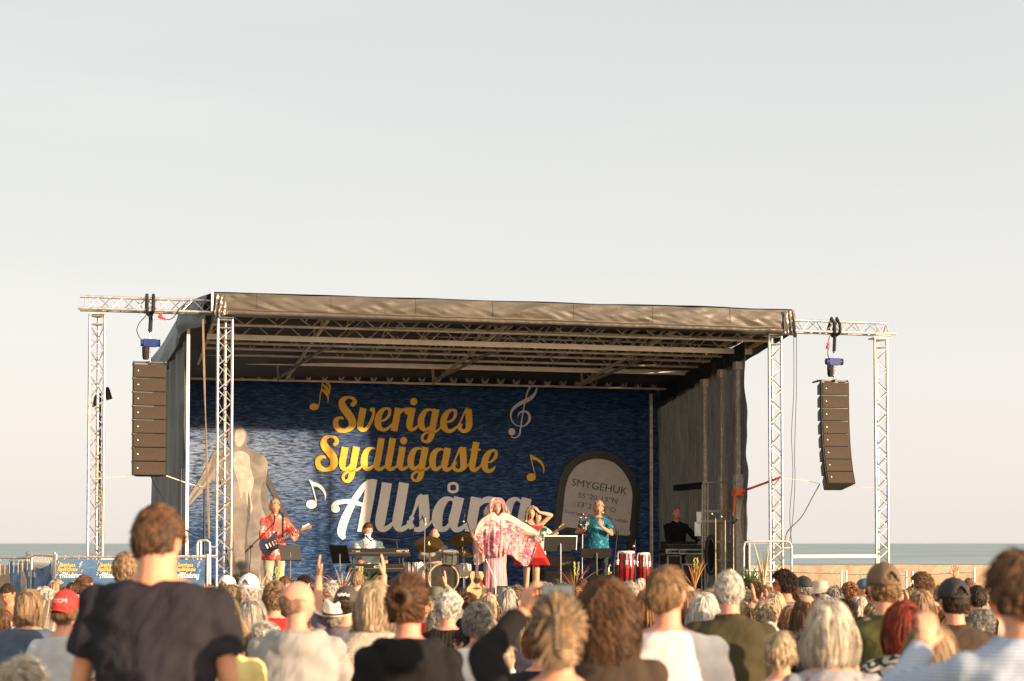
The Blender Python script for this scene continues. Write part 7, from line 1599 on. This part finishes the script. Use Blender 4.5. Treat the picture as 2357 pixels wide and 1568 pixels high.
CR(821, 1312, 44, 'boy with short golden hair right under the keyboards', s=.95, style='boy', hair='dblond', topm=BLK)
CR(838, 1350, 54, 'person with fine white hair behind the raised hands', s=1., style='crop', hair='white', topm=WHT)
CR(891, 1343, 48, 'bald man with grey side hair left of the loop bun woman', s=1., style='balding', hair='white', topm=BLK, skin_='pink')
# further heads filling the gaps between the rows: every one its own look
hs = [('short', 'short'), ('bob', 'chin length'), ('curly', 'curly'), ('crop', 'cropped'), ('fluffy', 'tousled')]
hn = {'grey': 'grey', 'white': 'white', 'blond': 'blonde', 'brown': 'brown', 'lbrown': 'light brown', 'dblond': 'dark blonde', 'dark': 'black', 'ginger': 'ginger'}
tn = [(BLK, 'black'), (WHT, 'white'), (NAVY, 'navy'), (GRYC, 'grey'), (REDC, 'red'), (DEN, 'denim blue'), (BEIGE, 'beige'), (GRN, 'sage green'), (BLUEC, 'blue'), (PINKC, 'pink')]
spots = [(1290, 1352, 48, 'right of the phone'), (1325, 1350, 50, 'behind the claw clip woman'), (1225, 1368, 50, 'under the raised pointing hand'), (1345, 1374, 60, 'between claw clip and curly women'), (1500, 1322, 40, 'just left of the white shirt man'), (1560, 1356, 54, 'behind the white shirt man'), (1640, 1352, 50, 'by the white haired man'), (1600, 1392, 62, 'lower left of the white haired man'),
         (1715, 1352, 46, 'below the potted lilies'), (1836, 1356, 50, 'between curly man and black cap'), (1820, 1395, 66, 'behind the small blond boy'), (1905, 1368, 52, 'below the beige bucket hat'), (1948, 1376, 56, 'below the reddish curls'), (2010, 1352, 46, 'left behind the brown cap'), (2062, 1345, 40, 'right behind the brown cap'), (2100, 1350, 42, 'left of the raised flat hand'),
         (2165, 1345, 44, 'left of the black cap'), (2185, 1400, 70, 'below the black cap'), (2225, 1372, 52, 'right of the dark brown jacket'), (2300, 1352, 60, 'behind the right edge man'), (1060, 1352, 44, 'right of the bucket hat'), (1080, 1362, 48, 'below the bass drum'), (1010, 1400, 66, 'behind the hoodie woman'), (980, 1372, 52, 'left of the bucket hat'),
         (905, 1360, 54, 'behind the cream sweater'), (818, 1362, 52, 'right of the fedora man'), (740, 1352, 52, 'under the raised forearm'), (735, 1400, 66, 'left of the fedora'), (660, 1372, 60, 'behind the bald man'), (605, 1392, 66, 'left behind the bald man'), (595, 1345, 46, 'between white cap and curls'), (480, 1345, 46, 'right of the banner fence end'),
         (455, 1360, 54, 'below the raised open hand'), (262, 1362, 58, 'below the banner fence'), (215, 1372, 60, 'right of the red cap'), (165, 1340, 46, 'left of the high ponytail'), (320, 1375, 62, 'left of the tall man'), (1668, 1400, 62, 'before the olive shoulder'), (1430, 1362, 56, 'behind the curly brown hair'),
 (1515, 1372, 60, 'right under the ginger blonde hair'), (1700, 1378, 58, 'left of the clapping woman'), (1660, 1340, 42, 'behind the white haired man'), (1550, 1335, 38, 'under the flight case'), (1475, 1330, 36, 'under the congas'), (1405, 1322, 36, 'under the low music stand'), (1340, 1332, 38, 'below the bass cabinets'), (1258, 1338, 38, 'below the big music stand'), (1190, 1345, 40, 'at the feet of the pink haired performer'), (1140, 1368, 50, 'between two blonde bobs'),
 (945, 1330, 36, 'behind the loop bun'), (870, 1325, 36, 'under the lower keyboard'), (760, 1335, 40, 'under the dark red leaves'), (700, 1322, 36, 'under the small spotlight'), (655, 1325, 36, 'behind the bald man further on'), (925, 1385, 66, 'left below the loop bun'), (700, 1440, 90, 'hidden beside the grey hoodie'), (840, 1420, 80, 'below the fedora brim'), (1245, 1430, 90, 'left under the phone arm'), (1500, 1440, 90, 'between curly hair and white shirt'),
 (1770, 1430, 80, 'left of the small blond boy'), (1990, 1420, 84, 'between floral top and olive jacket'), (1960, 1450, 96, 'low by the red hair'), (2260, 1400, 76, 'in front of the dark haired person'), (2010, 1385, 60, 'left of the red hair'), (1870, 1440, 84, 'right of the small blond boy'), (300, 1345, 46, 'far behind the tall man'), (200, 1420, 84, 'right of the red capped child'),
 (610, 1430, 84, 'left of the grey hoodie'), (1075, 1440, 84, 'below the fuzzy sweater'), (1735, 1332, 34, 'far back by the handrail'), (1880, 1345, 40, 'far back by the sea barriers'), (2050, 1362, 48, 'right of the olive collar'), (2195, 1362, 50, 'hidden by the black cap')]
r2 = random.Random(41)
ks = list(hn)
for i, (x, y, hp, where) in enumerate(spots):
    st_, sn = hs[(i * 3 + 1) % 5]; hk = ks[(i * 5 + 2) % 8]; tm, tname = tn[(i * 7 + 3) % 10]
    lb_ = f'person with {sn} {hn[hk]} hair in {tname} top {where}'
    if len(lb_.split()) > 16: lb_ = f'person with {sn} {hn[hk]} hair {where}'
    CR(x, y, hp, lb_, s=.97, style=st_, hair=hk, topm=tm, yaw=(yw := r2.choice([-58, -30, -12, 0, 12, 34, 62])), face=abs(yw) > 50, extras=[shades] if i % 5 == 2 else [], group='people sitting in the rows before the stage')

import time as _t

bpy.data.scenes.remove(_tmp)
